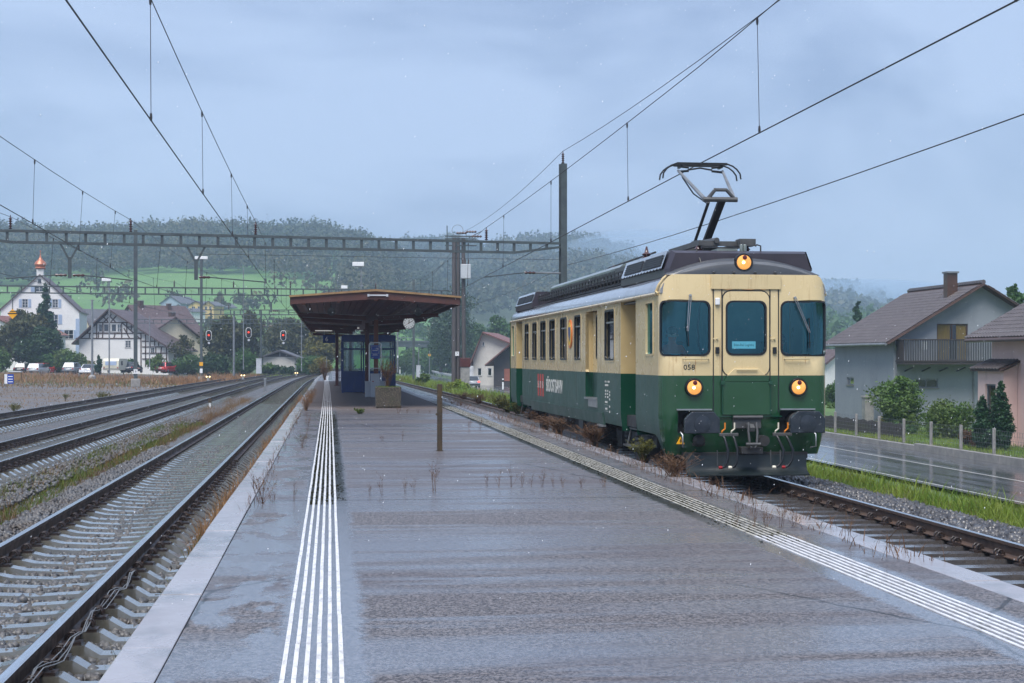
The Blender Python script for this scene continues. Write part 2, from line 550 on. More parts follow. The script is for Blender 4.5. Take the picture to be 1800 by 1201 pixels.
pmat('planter', (0.11, 0.088, 0.06), (0.022, 0.019, 0.014), ns=34, rough=0.6, bump=0.8, bs=45, stain=((0.035, 0.042, 0.016), 3, 0.56, 0.72, (1, 1, 1)), ramp=(.42, .55))
pmat('soil', (0.035, 0.028, 0.02), (0.05, 0.04, 0.028), ns=20, rough=0.8)
pmat('cabinet', (0.48, 0.50, 0.53), (0.40, 0.42, 0.45), ns=2, rough=0.4, stain=((0.30, 0.30, 0.29), 4, 0.6, 0.8, (1, 1, 0.3)))
glassmat('shelter_glass', (0.55, 0.66, 0.66))
glassmat('house_glass', (0.25, 0.28, 0.30), ior=1.9)
glassmat('car_glass', (0.12, 0.14, 0.15), ior=1.7)
pmat('clock_face', (0.75, 0.77, 0.79), rough=0.3, emit=(.9, .95, 1.0), estr=.09)
# dry and green plants
leafmat('dry_stem', (0.115, 0.058, 0.028), (0.075, 0.034, 0.022), (0.15, 0.088, 0.045), ns=2.5, trans=0.1)
leafmat('dry_orange', (0.28, 0.145, 0.065), (0.15, 0.075, 0.035), (0.36, 0.22, 0.11), ns=.8, trans=0.2)
leafmat('straw_brown', (0.22, 0.135, 0.06), (0.14, 0.085, 0.035), (0.26, 0.165, 0.08), ns=0.5, trans=0.2)
leafmat('grass', (0.115, 0.215, 0.024), (0.18, 0.26, 0.036), (0.23, 0.26, 0.05), ns=0.8, trans=0.3)
leafmat('weed_olive', (0.10, 0.105, 0.02), (0.16, 0.135, 0.03), (0.065, 0.085, 0.02), ns=2, trans=0.25)
leafmat('moss_green', (0.075, 0.13, 0.02), (0.12, 0.16, 0.025), (0.09, 0.10, 0.02), ns=1.5, trans=0.2)
leafmat('leaf_dark', (0.022, 0.058, 0.020), (0.035, 0.080, 0.022), (0.030, 0.060, 0.028), ns=0.4)
leafmat('leaf_mid', (0.038, 0.105, 0.024), (0.065, 0.14, 0.030), (0.055, 0.10, 0.032), ns=0.4)
leafmat('leaf_light', (0.065, 0.135, 0.028), (0.10, 0.17, 0.035), (0.085, 0.12, 0.035), ns=0.5)
leafmat('leaf_autumn', (0.055, 0.068, 0.024), (0.095, 0.078, 0.024), (0.035, 0.060, 0.024), ns=0.5)
leafmat('leaf_yellow', (0.14, 0.13, 0.022), (0.19, 0.15, 0.025), (0.09, 0.11, 0.025), ns=0.6)
leafmat('leaf_rust', (0.11, 0.045, 0.022), (0.16, 0.07, 0.025), (0.07, 0.055, 0.025), ns=0.8)
leafmat('conifer', (0.016, 0.058, 0.024), (0.030, 0.082, 0.028), (0.018, 0.054, 0.028), ns=0.6, trans=0.1)
leafmat('willow', (0.035, 0.075, 0.045), (0.055, 0.10, 0.05), (0.045, 0.075, 0.045), ns=0.4)
leafmat('forest', (0.013, 0.034, 0.016), (0.030, 0.050, 0.017), (0.075, 0.065, 0.020), ns=0.018, trans=0.1)
pmat('bark', (0.055, 0.048, 0.042), (0.035, 0.030, 0.026), ns=6, rough=0.8, bump=0.4, bs=15)
# ================================================================== the setting
def sheet(name, xs, ys, zf, mat_, kind='structure', parent=None, xf=None):
 v = np.array([[(x if xf is None else xf(x, y)), y, zf(x, y)] for y in ys for x in xs])
 nx = len(xs)
 f = np.array([[j * nx + i, j * nx + i + 1, (j + 1) * nx + i + 1, (j + 1) * nx + i] for j in range(len(ys) - 1) for i in range(nx - 1)])
 o = link(name, npmesh(name, v, f, mat_, True), parent)
 if kind: o['kind'] = kind
 return o

# --- ground: gravel and earth, one sheet out to the horizon
def ground_material():
 m = bpy.data.materials.new('ground'); m.use_nodes = True
 N, L = m.node_tree.nodes, m.node_tree.links
 b = N['Principled BSDF']; b.inputs['Roughness'].default_value = 0.6
 g = N.new('ShaderNodeNewGeometry')
 def noise(s, d=5):
  n = N.new('ShaderNodeTexNoise'); n.inputs['Scale'].default_value = s; n.inputs['Detail'].default_value = d
  L.new(g.outputs['Position'], n.inputs['Vector']); return n.outputs['Fac']
 def ramp(s, a, b_):
  r = N.new('ShaderNodeValToRGB'); r.color_ramp.elements[0].position = a; r.color_ramp.elements[1].position = b_
  L.new(s, r.inputs[0]); return r.outputs[0]
 def mix(f, c1, c2):
  x = N.new('ShaderNodeMixRGB'); L.new(f, x.inputs[0])
  for k, c in ((1, c1), (2, c2)):
   if isinstance(c, tuple): x.inputs[k].default_value = c + (1,)
   else: L.new(c, x.inputs[k])
  return x.outputs[0]
 grav = mix(ramp(noise(9, 8), .4, .6), (0.145, 0.142, 0.148), (0.075, 0.074, 0.08))
 earth = mix(ramp(noise(3), .4, .6), (0.105, 0.078, 0.056), (0.14, 0.11, 0.082))
 mixed = mix(ramp(noise(0.16, 6), .43, .56), grav, earth)
 green = mix(ramp(noise(2), .35, .65), (0.055, 0.095, 0.02), (0.09, 0.13, 0.03))
 sp = N.new('ShaderNodeSeparateXYZ'); L.new(g.outputs['Position'], sp.inputs[0])
 far = N.new('ShaderNodeMapRange'); far.inputs['From Min'].default_value = 215; far.inputs['From Max'].default_value = 240
 L.new(sp.outputs['Y'], far.inputs['Value'])
 right = N.new('ShaderNodeMapRange'); right.inputs['From Min'].default_value = 8.9; right.inputs['From Max'].default_value = 9.5
 L.new(sp.outputs['X'], right.inputs['Value'])
 mx = N.new('ShaderNodeMath'); mx.operation = 'MAXIMUM'; L.new(far.outputs[0], mx.inputs[0]); L.new(right.outputs[0], mx.inputs[1])
 L.new(mix(mx.outputs[0], mixed, green), b.inputs['Base Color'])
 v = N.new('ShaderNodeTexVoronoi'); v.inputs['Scale'].default_value = 14; L.new(g.outputs['Position'], v.inputs['Vector'])
 bp = N.new('ShaderNodeBump'); bp.inputs['Strength'].default_value = 0.6; bp.inputs['Distance'].default_value = 0.03
 L.new(v.outputs['Distance'], bp.inputs['Height']); L.new(bp.outputs[0], b.inputs['Normal'])
 MATS['ground'] = m
ground_material()
gx = sorted(set([-2500, -1500, -900, -500, -300, -200, -140, -100, -70] + list(np.linspace(-50, 9, 20)) + list(np.linspace(9.5, 17, 20)) +
   [18, 20, 23, 26, 30, 40, 60, 100, 160, 250, 400, 700, 1200, 2500]))
gy = sorted(set([-400, -150, -60, -20] + list(np.linspace(0, 250, 40)) + [280, 320, 360, 400, 500, 700, 1000, 1600, 2400]))
sheet('ground', gx, gy, ground_z, 'ground')

# --- ballast bed under the tracks, with its material for the stretches too far for single stones
def ballast_material(name, c1, c2, scale=22):
 m = bpy.data.materials.new(name); m.use_nodes = True
 N, L = m.node_tree.nodes, m.node_tree.links
 b = N['Principled BSDF']; b.inputs['Roughness'].default_value = 0.45
 g = N.new('ShaderNodeNewGeometry')
 v = N.new('ShaderNodeTexVoronoi'); v.inputs['Scale'].default_value = scale; L.new(g.outputs['Position'], v.inputs['Vector'])
 n = N.new('ShaderNodeTexNoise'); n.inputs['Scale'].default_value = 0.8; n.inputs['Detail'].default_value = 5; L.new(g.outputs['Position'], n.inputs['Vector'])
 sp = N.new('ShaderNodeSeparateColor'); L.new(v.outputs['Color'], sp.inputs[0])
 mx = N.new('ShaderNodeMixRGB'); mx.inputs[1].default_value = cc(c1); mx.inputs[2].default_value = cc(c2); L.new(sp.outputs[0], mx.inputs[0])
 r = N.new('ShaderNodeValToRGB'); r.color_ramp.elements[0].position = .5; r.color_ramp.elements[1].position = .72; L.new(n.outputs['Fac'], r.inputs[0])
 m2 = N.new('ShaderNodeMixRGB'); m2.inputs[2].default_value = (0.15, 0.115, 0.10, 1); L.new(mx.outputs[0], m2.inputs[1])
 mf = N.new('ShaderNodeMath'); mf.operation = 'MULTIPLY'; mf.inputs[1].default_value = .6; L.new(r.outputs[0], mf.inputs[0]); L.new(mf.outputs[0], m2.inputs[0])
 L.new(m2.outputs[0], b.inputs['Base Color'])
 bp = N.new('ShaderNodeBump'); bp.inputs['Strength'].default_value = 1.0; bp.inputs['Distance'].default_value = 0.05
 L.new(v.outputs['Distance'], bp.inputs['Height']); L.new(bp.outputs[0], b.inputs['Normal'])
 MATS[name] = m
ballast_material('ballast_bed', (0.04, 0.042, 0.046), (0.16, 0.157, 0.157))
pmat('moss_dark', (0.010, 0.012, 0.008), (0.028, 0.028, 0.015), ns=30, rough=1.0, spec=0.0)
ballast_material('ballast_dark', (0.035, 0.035, 0.04), (0.12, 0.115, 0.115))

def cx1(y): return -2.84 + bend_l(y)
def cx2(y): return -7.30 + 0.005 * max(0, y - 30) + bend_l(y)
def cx3(y): return -11.65 + 0.012 * max(0, y - 48) + bend_l(y)
def cx4(y): return 6.80 + bend_r(y)
TY = list(np.arange(-6, 120, 6.0)) + list(np.arange(120, 341, 8.0))
BED_Z = -0.345
def bed(name, fn, wl, wr, mat_, y1=340, slope_l=0.5, slope_r=0.5):
 xs = [-wl - slope_l, -wl, -wl * .4, 0, wr * .4, wr, wr + slope_r]
 zs = {xs[0]: -0.5, xs[1]: BED_Z, xs[2]: BED_Z + .01, xs[3]: BED_Z + .015, xs[4]: BED_Z + .01, xs[5]: BED_Z, xs[6]: -0.5}
 return sheet(name, xs, [y for y in TY if y <= y1], lambda x, y: zs[x], mat_, xf=lambda x, y: fn(y) + x)
bed('ballast_bed', cx1, 1.75, 1.6, 'ballast_bed', slope_r=0.2)
bed('ballast_bed', cx2, 1.7, 1.7, 'ballast_bed')
bed('ballast_bed', cx3, 1.7, 1.7, 'ballast_bed')
bed('ballast_bed', cx4, 1.7, 2.1, 'ballast_dark', slope_l=0.2, slope_r=0.7)

# --- platform
def asphalt_material():
 m = bpy.data.materials.new('asphalt_wet'); m.use_nodes = True
 N, L = m.node_tree.nodes, m.node_tree.links
 b = N['Principled BSDF']
 g = N.new('ShaderNodeNewGeometry')
 def mapped(sc, off=(0, 0, 0)):
  mp = N.new('ShaderNodeMapping'); mp.inputs['Scale'].default_value = sc; mp.inputs['Location'].default_value = off
  L.new(g.outputs['Position'], mp.inputs['Vector']); return mp.outputs[0]
 def noise(sc, s, d=4, off=(0, 0, 0), rough=.55):
  n = N.new('ShaderNodeTexNoise'); n.inputs['Scale'].default_value = s; n.inputs['Detail'].default_value = d; n.inputs['Roughness'].default_value = rough
  L.new(mapped(sc, off), n.inputs['Vector']); return n.outputs['Fac']
 def ramp(s, a, b_):
  r = N.new('ShaderNodeMapRange'); r.interpolation_type = 'SMOOTHSTEP'; r.inputs['From Min'].default_value = a; r.inputs['From Max'].default_value = b_
  L.new(s, r.inputs['Value']); return r.outputs[0]
 def math_(op, a, c):
  x = N.new('ShaderNodeMath'); x.operation = op
  for k, q in enumerate((a, c)):
   if isinstance(q, (int, float)): x.inputs[k].default_value = q
   else: L.new(q, x.inputs[k])
  return x.outputs[0]
 def mix(f, c1, c2):
  x = N.new('ShaderNodeMixRGB'); L.new(f, x.inputs[0])
  for k, c in ((1, c1), (2, c2)):
   if isinstance(c, tuple): x.inputs[k].default_value = c + (1,)
   else: L.new(c, x.inputs[k])
  return x.outputs[0]
 sp = N.new('ShaderNodeSeparateXYZ'); L.new(g.outputs['Position'], sp.inputs[0])
 X, Y = sp.outputs['X'], sp.outputs['Y']
 # films of water: long streaks across the platform, broad patches, and the gutters along the guide strips
 s1 = ramp(noise((0.28, 2.1, 1), 1.0, 5), 0.50, 0.66)
 s2 = ramp(noise((0.10, 0.75, 1), 1.0, 3, (7, 3, 0)), 0.46, 0.62)
 s3 = ramp(noise((2.3, 1.1, 1), 1.0, 4, (2, 9, 0)), 0.47, 0.545)
 wob = math_('MULTIPLY', math_('SUBTRACT', noise((1.5, 3.0, 1), 3.0, 5, (1, 5, 0), .7), 0.5), 0.22)
 xw = math_('ADD', X, wob)
 strip_l = math_('SUBTRACT', 1.0, ramp(math_('ABSOLUTE', math_('ADD', xw, 0.045), 0), 0.21, 0.30))
 strip_r = math_('SUBTRACT', 1.0, ramp(math_('ABSOLUTE', math_('SUBTRACT', xw, 3.98), 0), 0.26, 0.36))
 leftside = ramp(xw, -0.30, -0.36)                      # left of the left strip
 leftwet = math_('MULTIPLY', math_('SUBTRACT', 1.0, leftside), 0)
 lw = N.new('ShaderNodeMath'); lw.operation = 'LESS_THAN'; L.new(X, lw.inputs[0]); lw.inputs[1].default_value = -0.27
 wet = math_('MAXIMUM', math_('MULTIPLY', s1, 0.75), math_('MULTIPLY', s2, 0.8))
 wet = math_('MAXIMUM', wet, math_('MULTIPLY', lw.outputs[0], s3))
 wet = math_('MAXIMUM', wet, math_('MAXIMUM', strip_l, strip_r))
 grain = noise((1, 1, 1), 58.0, 2, (0, 0, 0), .75)
 grain2 = noise((1, 1, 1), 24.0, 2, (3, 0, 0), .7)
 gr = ramp(math_('ADD', math_('MULTIPLY', grain, .65), math_('MULTIPLY', grain2, .35)), 0.41, 0.59)
 base = mix(gr, (0.026, 0.0235, 0.025), (0.185, 0.168, 0.170))
 broad = ramp(noise((0.5, 0.5, 1), 1.0, 4, (4, 4, 0)), .35, .7)
 base = mix(math_('MULTIPLY', broad, 0.42), base, (0.070, 0.058, 0.066))
 film_sheen = mix(gr, (0.095, 0.108, 0.14), (0.175, 0.19, 0.23))  # pale blue sky reflection of the water film, put into the base colour
 base = mix(math_('MULTIPLY', wet, 0.6), base, film_sheen)
 # moss and dirt in the grooves of the guide strips and beside them
 my = math_('MULTIPLY', ramp(Y, 15.5, 20), math_('SUBTRACT', 1.0, ramp(Y, 41, 48)))
 mn = ramp(noise((5, 2.2, 1), 2.2, 5, (0, 2, 0), .7), .30, .44)
 band = math_('SUBTRACT', 1.0, ramp(math_('ABSOLUTE', math_('ADD', xw, 0.03), 0), 0.19, 0.26))
 moss_l = math_('MULTIPLY', math_('MULTIPLY', my, mn), band)
 my2 = math_('MULTIPLY', ramp(Y, 13.0, 17), math_('SUBTRACT', 1.0, ramp(Y, 60, 75)))
 band2 = math_('SUBTRACT', 1.0, ramp(math_('ABSOLUTE', math_('SUBTRACT', xw, 3.95), 0), 0.22, 0.30))
 moss_r = math_('MULTIPLY', math_('MULTIPLY', my2, ramp(noise((3, 1.4, 1), 2.2, 4, (6, 2, 0)), .24, .38)), band2)
 moss = math_('MAXIMUM', moss_l, moss_r)
 base = mix(math_('MULTIPLY', moss, .95), base, (0.010, 0.012, 0.008))
 # dry, brown asphalt under the canopy roof
 dry = math_('MULTIPLY', ramp(Y, 47, 53), math_('SUBTRACT', 1.0, ramp(Y, 112, 118)))
 dry = math_('MULTIPLY', dry, math_('MULTIPLY', ramp(X, -1.2, -0.7), math_('SUBTRACT', 1.0, ramp(X, 3.5, 4.1))))
 base = mix(math_('MULTIPLY', dry, .8), base, mix(gr, (0.085, 0.066, 0.058), (0.135, 0.105, 0.095)))
 # hairline cracks
 vr = N.new('ShaderNodeTexVoronoi'); vr.feature = 'DISTANCE_TO_EDGE'; vr.inputs['Scale'].default_value = .33
 wv = N.new('ShaderNodeMixRGB'); wv.inputs[0].default_value = .12; L.new(mapped((1, .5, 1)), wv.inputs[1])
 nz = N.new('ShaderNodeTexNoise'); nz.inputs['Scale'].default_value = 2.5; nz.inputs['Detail'].default_value = 6; L.new(g.outputs['Position'], nz.inputs['Vector']); L.new(nz.outputs['Color'], wv.inputs[2])
 L.new(wv.outputs[0], vr.inputs['Vector'])
 crack = math_('MULTIPLY', math_('SUBTRACT', 1.0, ramp(vr.outputs['Distance'], .0015, .006)), ramp(noise((.3, .3, 1), 1.0, 3, (8, 1, 0)), .45, .6))
 base = mix(math_('MULTIPLY', crack, .85), base, (0.012, 0.012, 0.012))
 L.new(base, b.inputs['Base Color'])
 notdry = math_('SUBTRACT', 1.0, dry)
 wet2 = math_('MULTIPLY', math_('MULTIPLY', wet, math_('SUBTRACT', 1.0, math_('MULTIPLY', moss, .8))), notdry)
 rr = N.new('ShaderNodeMapRange'); rr.inputs['To Min'].default_value = 0.44; rr.inputs['To Max'].default_value = 0.17
 L.new(wet2, rr.inputs['Value'])
 L.new(math_('ADD', rr.outputs[0], math_('MULTIPLY', dry, .3)), b.inputs['Roughness'])
 L.new(math_('MULTIPLY', math_('SUBTRACT', 1.0, math_('MULTIPLY', moss, .85)), math_('ADD', .30, math_('MULTIPLY', wet2, .75))), b.inputs['Specular IOR Level'])
 bp = N.new('ShaderNodeBump'); bp.inputs['Distance'].default_value = 0.006
 bs = N.new('ShaderNodeMapRange'); bs.inputs['To Min'].default_value = 0.55; bs.inputs['To Max'].default_value = 0.06; L.new(wet2, bs.inputs['Value'])
 L.new(bs.outputs[0], bp.inputs['Strength'])
 L.new(math_('ADD', math_('MULTIPLY', grain, .6), math_('MULTIPLY', grain2, .6)), bp.inputs['Height'])
 L.new(bp.outputs[0], b.inputs['Normal'])
 MATS['asphalt_wet'] = m
asphalt_material()
pmat('platform_wall', (0.15, 0.14, 0.13), (0.085, 0.08, 0.075), ns=2, rough=0.6, stain=((0.11, 0.06, 0.035), 3, .5, .7, (1, 1, 1)), world=True)

PE_L, PE_R, ST_L, ST_R = -1.165, 4.90, -0.88, 4.61
PLAT_END = 205
platform = bpy.data.objects.new('platform', None); COL.objects.link(platform); platform['kind'] = 'structure'
def px_l(y): return bend_l(y)
def pcol(x, y):                         # lateral position on the platform: left edge follows the left track, right edge the right one
 t = (x - PE_L) / (PE_R - PE_L)
 return x + (1 - t) * bend_l(y) + t * bend_r(y)
JOINTS = [-5, 5.2, 18.1, 30.6, 45.2, 58, 71, 84, 97, 110, 124, 138, 152, 166, 180, PLAT_END]
for k in range(len(JOINTS) - 1):
 y0, y1 = JOINTS[k] + 0.02, JOINTS[k + 1] - 0.02
 ys = np.linspace(y0, y1, 5); xs = np.linspace(ST_L + .008, ST_R - .008, 4)
 mb = MB()
 top = [[(pcol(x, y), y, PLAT_Z) for x in xs] for y in ys]
 low = [[(pcol(x, y), y, PLAT_Z - .12) for x in xs] for y in ys]
 for rows, flip in ((top, False), (low, True)):
  n0 = len(mb.v)
  vs = [p for r_ in rows for p in r_]
  mb.add(vs, [(j * 4 + i, j * 4 + i + 1, (j + 1) * 4 + i + 1, (j + 1) * 4 + i) for j in range(4) for i in range(3)])
 for j, r0 in ((0, top[0]), (4, top[4])):
  for i in range(3):
   a, b_ = r0[i], r0[i + 1]
   mb.add([a, b_, (b_[0], b_[1], b_[2] - .12), (a[0], a[1], a[2] - .12)], [(0, 1, 2, 3)])
 mb.build('asphalt_slab', 'asphalt_wet', platform)
mb = MB()
for xl, w in ((PE_L + .06, 1), (PE_R - .06, -1)):
 ys = [y for y in TY if y <= PLAT_END]
 vs = []
 for y in ys:
  x = pcol(xl, y)
  vs += [(x, y, -0.5), (x, y, PLAT_Z - .13), (x + w * .5, y, PLAT_Z - .13)]
 mb.add(vs, [(j * 3 + i, j * 3 + i + 1, j * 3 + i + 4, j * 3 + i + 3) for j in range(len(ys) - 1) for i in range(2)])
mb.build('platform_wall', 'platform_wall', platform)
mb = MB(); mb.box(-0.6, 4.4, -5, 60, 0.1, PLAT_Z - 0.125); mb.build('platform_core', 'soil', platform)
# edge stones
for side, (xa, xb) in (('l', (PE_L, ST_L)), ('r', (ST_R, PE_R))):
 y = -5.0
 while y < PLAT_END - 1:
  ln = 2.0 if y < 70 else (4.0 if y < 110 else 8.0)
  y2 = min(y + ln, PLAT_END)
  dz = random.uniform(-.004, .004); dx = random.uniform(-.004, .004)
  pa = [(pcol(xa, q) + dx, q) for q in (y + .006, y2 - .006)]; pb = [(pcol(xb, q) + dx * .4, q) for q in (y + .006, y2 - .006)]
  c = [pa[0], pb[0], pb[1], pa[1]]
  mb = MB()
  mb.add([(u, v, PLAT_Z - .16) for u, v in c] + [(u, v, PLAT_Z + dz + .002) for u, v in c],
               [(0, 3, 2, 1), (4, 5, 6, 7), (0, 1, 5, 4), (1, 2, 6, 5), (2, 3, 7, 6), (3, 0, 4, 7)])
  mb.build('edge_stone', 'edge_stone', platform, bevel=.008 if y < 40 else 0)
  y = y2
# white guide bars, six abreast along both edges
bar_me = MB().box(-.0125, .0125, .006, .994, 0, .006).mesh('guide_bar', 'guide_white')
bar_worn = MB().box(-.0125, .0125, .006, .994, 0, .006).mesh('guide_bar', 'guide_worn')
LX = [-0.2415 + .0602 * k for k in range(6)]
RX = [3.875 + .0602 * k for k in range(6)]
far_bars = MB()
for yk in range(-3, 150):
 for xs in (LX, RX):
  for x in xs:
   xx = pcol(x, yk + .5)
   ang = math.atan2(pcol(x, yk + 1) - pcol(x, yk), 1.0)
   if 7 <= yk < 32:
    o = link('guide_bar', bar_worn if xs is RX and yk > 13 else bar_me, platform, loc=(pcol(x, yk) + random.uniform(-.0015, .0015), yk + random.uniform(-.002, .002), PLAT_Z + .0005))
    o.rotation_euler = (0, 0, -ang)
   else:
    far_bars.cbox((xx, yk + .5, PLAT_Z + .0025), (.025, .988, .0045), -ang, 1 if xs is RX and yk < 60 else 0)
fb = far_bars.build('guide_bars', ['guide_white', 'guide_worn'], platform); fb['kind'] = 'stuff'

# --- road down on the right, wet, with its painted lines
RP = [(20.4, -60), (20.4, 0), (20.4, 60), (20.3, 110), (19.4, 170), (18.2, 230), (17.6, 290), (18.4, 350), (21.5, 410), (28, 460), (40, 505), (60, 540)]
def catmull(P, n=8):
 out = []
 for i in range(len(P) - 1):
  p0, p1, p2, p3 = P[max(i - 1, 0)], P[i], P[i + 1], P[min(i + 2, len(P) - 1)]
  for k in range(n):
   t = k / n
   out.append(tuple(0.5 * (2 * p1[a] + (p2[a] - p0[a]) * t + (2 * p0[a] - 5 * p1[a] + 4 * p2[a] - p3[a]) * t * t + (3 * p1[a] - p0[a] - 3 * p2[a] + p3[a]) * t ** 3) for a in (0, 1)))
 out.append(P[-1]); return out
RC = catmull(RP)
ROAD_Z = -1.60
def road_z(y): return ROAD_Z + 0.8 * sstep(y, 260, 480)
def ribbon(name, pts, o0, o1, z, mat_, kind=None, parent=None, thick=0.0):
 v = []
 for i, p in enumerate(pts):
  a = Vector(pts[min(i + 1, len(pts) - 1)]) - Vector(pts[max(i - 1, 0)])
  n = Vector((a.y, -a.x)).normalized()
  for o in (o0, o1):
   q = Vector(p) + n * o
   v.append((q.x, q.y, z(p[1]) if callable(z) else z))
 f = [[2 * i, 2 * i + 1, 2 * i + 3, 2 * i + 2] for i in range(len(pts) - 1)]
 o = link(name, npmesh(name, v, f, mat_), parent)
 if kind: o['kind'] = kind
 return o
pmat('road_wet', (0.050, 0.052, 0.058), (0.085, 0.085, 0.09), ns=1.2, rough=0.12, rough2=0.30, spec=0.9, stretch=(1.6, 0.10, 1), world=True, coat=0.4, bump=0.05, bs=120, bdist=.004)
pmat('road_paint', (0.62, 0.62, 0.60), (0.45, 0.45, 0.44), ns=3, rough=0.3, world=True, coat=.5)
road = ribbon('road', RC, -3.25, 3.25, road_z, 'road_wet', 'structure')
ribbon('edge_line', RC, -3.05, -2.93, lambda y: road_z(y) + .006, 'road_paint', None, road)
ribbon('edge_line', RC, 2.90, 3.02, lambda y: road_z(y) + .006, 'road_paint', None, road)
ribbon('centre_line', RC[:36], -.06, .06, lambda y: road_z(y) + .006, 'road_paint', None, road)
# paved forecourt by the barn
yard = sheet('forecourt', [20.5, 24, 28, 34], [150, 175, 200, 225, 250], lambda x, y: ROAD_Z - .012, 'road_wet')
# kerb of the pavement on the far side
pmat('kerb', (0.24, 0.235, 0.23), (0.17, 0.165, 0.16), ns=3, rough=0.3, world=True, coat=.3)
pv = ribbon('pavement', RC[:30], 3.27, 4.6, lambda y: ROAD_Z + .11, 'road_wet', 'structure')
kb = ribbon('kerb_face', RC[:30], 3.255, 3.27, lambda y: ROAD_Z + .112, 'kerb', None, pv)

# ================================================================== tracks
RAIL_PROF = [(-.036, 0.0), (.036, 0.0), (.036, -.035), (.012, -.055), (.010, -.135), (.03, -.15), (.075, -.16), (.075, -.172), (-.075, -.172), (-.075, -.16), (-.03, -.15), (-.010, -.135), (-.012, -.055), (-.036, -.035)]
def rail_mesh(fn, off, y1=340):
 mb = MB(); n = len(RAIL_PROF)
 ys = [y for y in TY if y <= y1]
 for y in ys:
  mb.v += [(fn(y) + off + u, y, w) for u, w in RAIL_PROF]
 for j in range(len(ys) - 1):
  for k in range(n):
   k2 = (k + 1) % n
   mb.f.append((j * n + k, j * n + k2, (j + 1) * n + k2, (j + 1) * n + k)); mb.m.append(1 if k == 0 else 0)
 return mb.mesh('rail', ['rail_side', 'rail_head'], smooth=25)
def sleeper_mesh(mat_, prof, w0=.20, w1=.27, zb=-.42):
 mb = MB(); n = len(prof)
 for x, z in prof:
  mb.v += [(x, -w1 / 2, zb), (x, -w0 / 2, z), (x, w0 / 2, z), (x, w1 / 2, zb)]
 for i in range(n - 1):
  a = i * 4
  for k in range(3): mb.f.append((a + k, a + k + 1, a + k + 5, a + k + 4)); mb.m.append(0)
 mb.f.append((0, 1, 2, 3)); mb.m.append(0); e = (n - 1) * 4; mb.f.append((e, e + 1, e + 2, e + 3)); mb.m.append(0)
 return mb.mesh('sleeper', mat_)
SP = [(-1.30, -.285), (-1.27, -.262), (-1.08, -.262), (-.96, -.188), (-.58, -.188), (-.42, -.225), (0, -.245)]
SP = SP + [(-x, z) for x, z in reversed(SP[:-1])]
sl_con = sleeper_mesh('sleeper', SP)
sl_wood = sleeper_mesh('sleeper_wood', [(-1.3, -.19), (1.3, -.19)], .24, .25)
cm = MB()
cm.box(-.07, .07, -.075, .075, -.19, -.165)
for s in (-1, 1):
 arc = [(0.055 * s * 0 + .045 * math.cos(a) - .01, s * .045, -.150 + .058 * max(0, math.sin(a))) for a in np.linspace(-.2, math.pi + .2, 6)]
 cm.tube(arc, .0135, 5)
cm.bar((-.02, -.06, -.125), (-.02, .06, -.125), .03)
clip_me = cm.mesh('rail_clip', 'clip_iron', smooth=60)
def track(label, fn, group, y_ind, wood=False, y_clip=0, y0=-5.4, bright=True):
 t = thing('railway_track', label, 'track', (0, 0, 0), 0, group)
 for s in (-1, 1):
  link('rail', rail_mesh(fn, s * .755), t)
 me = sl_wood if wood else sl_con
 y = y0; rest = MB()
 while y < 335:
  a = math.atan2(fn(y + 1) - fn(y), 1)
  if y < y_ind:
   o = link('sleeper', me, t, loc=(fn(y) + random.uniform(-.02, .02), y, random.uniform(-.004, .004)))
   o.rotation_euler = (0, random.uniform(-.003, .003), -a + random.uniform(-.008, .008))
   if y < y_clip:
    for s in (-1, 1):
     for q in (-1, 1):
      c = link('rail_clip', clip_me, o, loc=(s * .755 + q * .105, 0, 0.0))
      c.rotation_euler = (0, 0, 0 if q > 0 else math.pi)
   y += .6
  else:
   rest.cbox((fn(y), y, -.30), (2.5, .22, .18), -a); y += .6 if y < 150 else 1.2
 r_ = rest.build('far_sleepers', 'sleeper_wood' if wood else 'sleeper', t); r_['kind'] = 'stuff'
 return t
track('railway track on concrete sleepers directly beside the platform, nearest track on the left', cx1, 'tracks of the station', 80, y_clip=34)
track('railway track on concrete sleepers beyond the green weed strip, middle of the left three', cx2, 'tracks of the station', 95, y_clip=44, y0=17)
track('railway track at the edge of the gravel yard, farthest of the left three', cx3, 'tracks of the station', 105, y_clip=0, y0=30)
track('railway track on dark wooden sleepers that the green railcar stands on', cx4, 'tracks of the station', 70, wood=True, y_clip=30)
# bond cables lying along the foot of the near rail
for k, off in enumerate((.11, .125, .14)):
 pts = []
 for y in np.arange(5, 16.5, .3):
  ph = (y % 1.2) / 1.2
  pts.append((cx1(y) + .755 + off + .035 * math.sin(y * 2.1 + k), y, -.10 + .035 * math.sin(2 * math.pi * ph + .3 * k)))
 o = MB().tube(pts, .005, 5).build('signal_cable', 'galv', smooth=True)
 tag(o, ['inner grey signal cable along the foot of the near rail', 'middle grey signal cable clipped beside the near rail', 'outer grey signal cable draped over the rail clips'][k], 'cable', 'cables along the near rail')

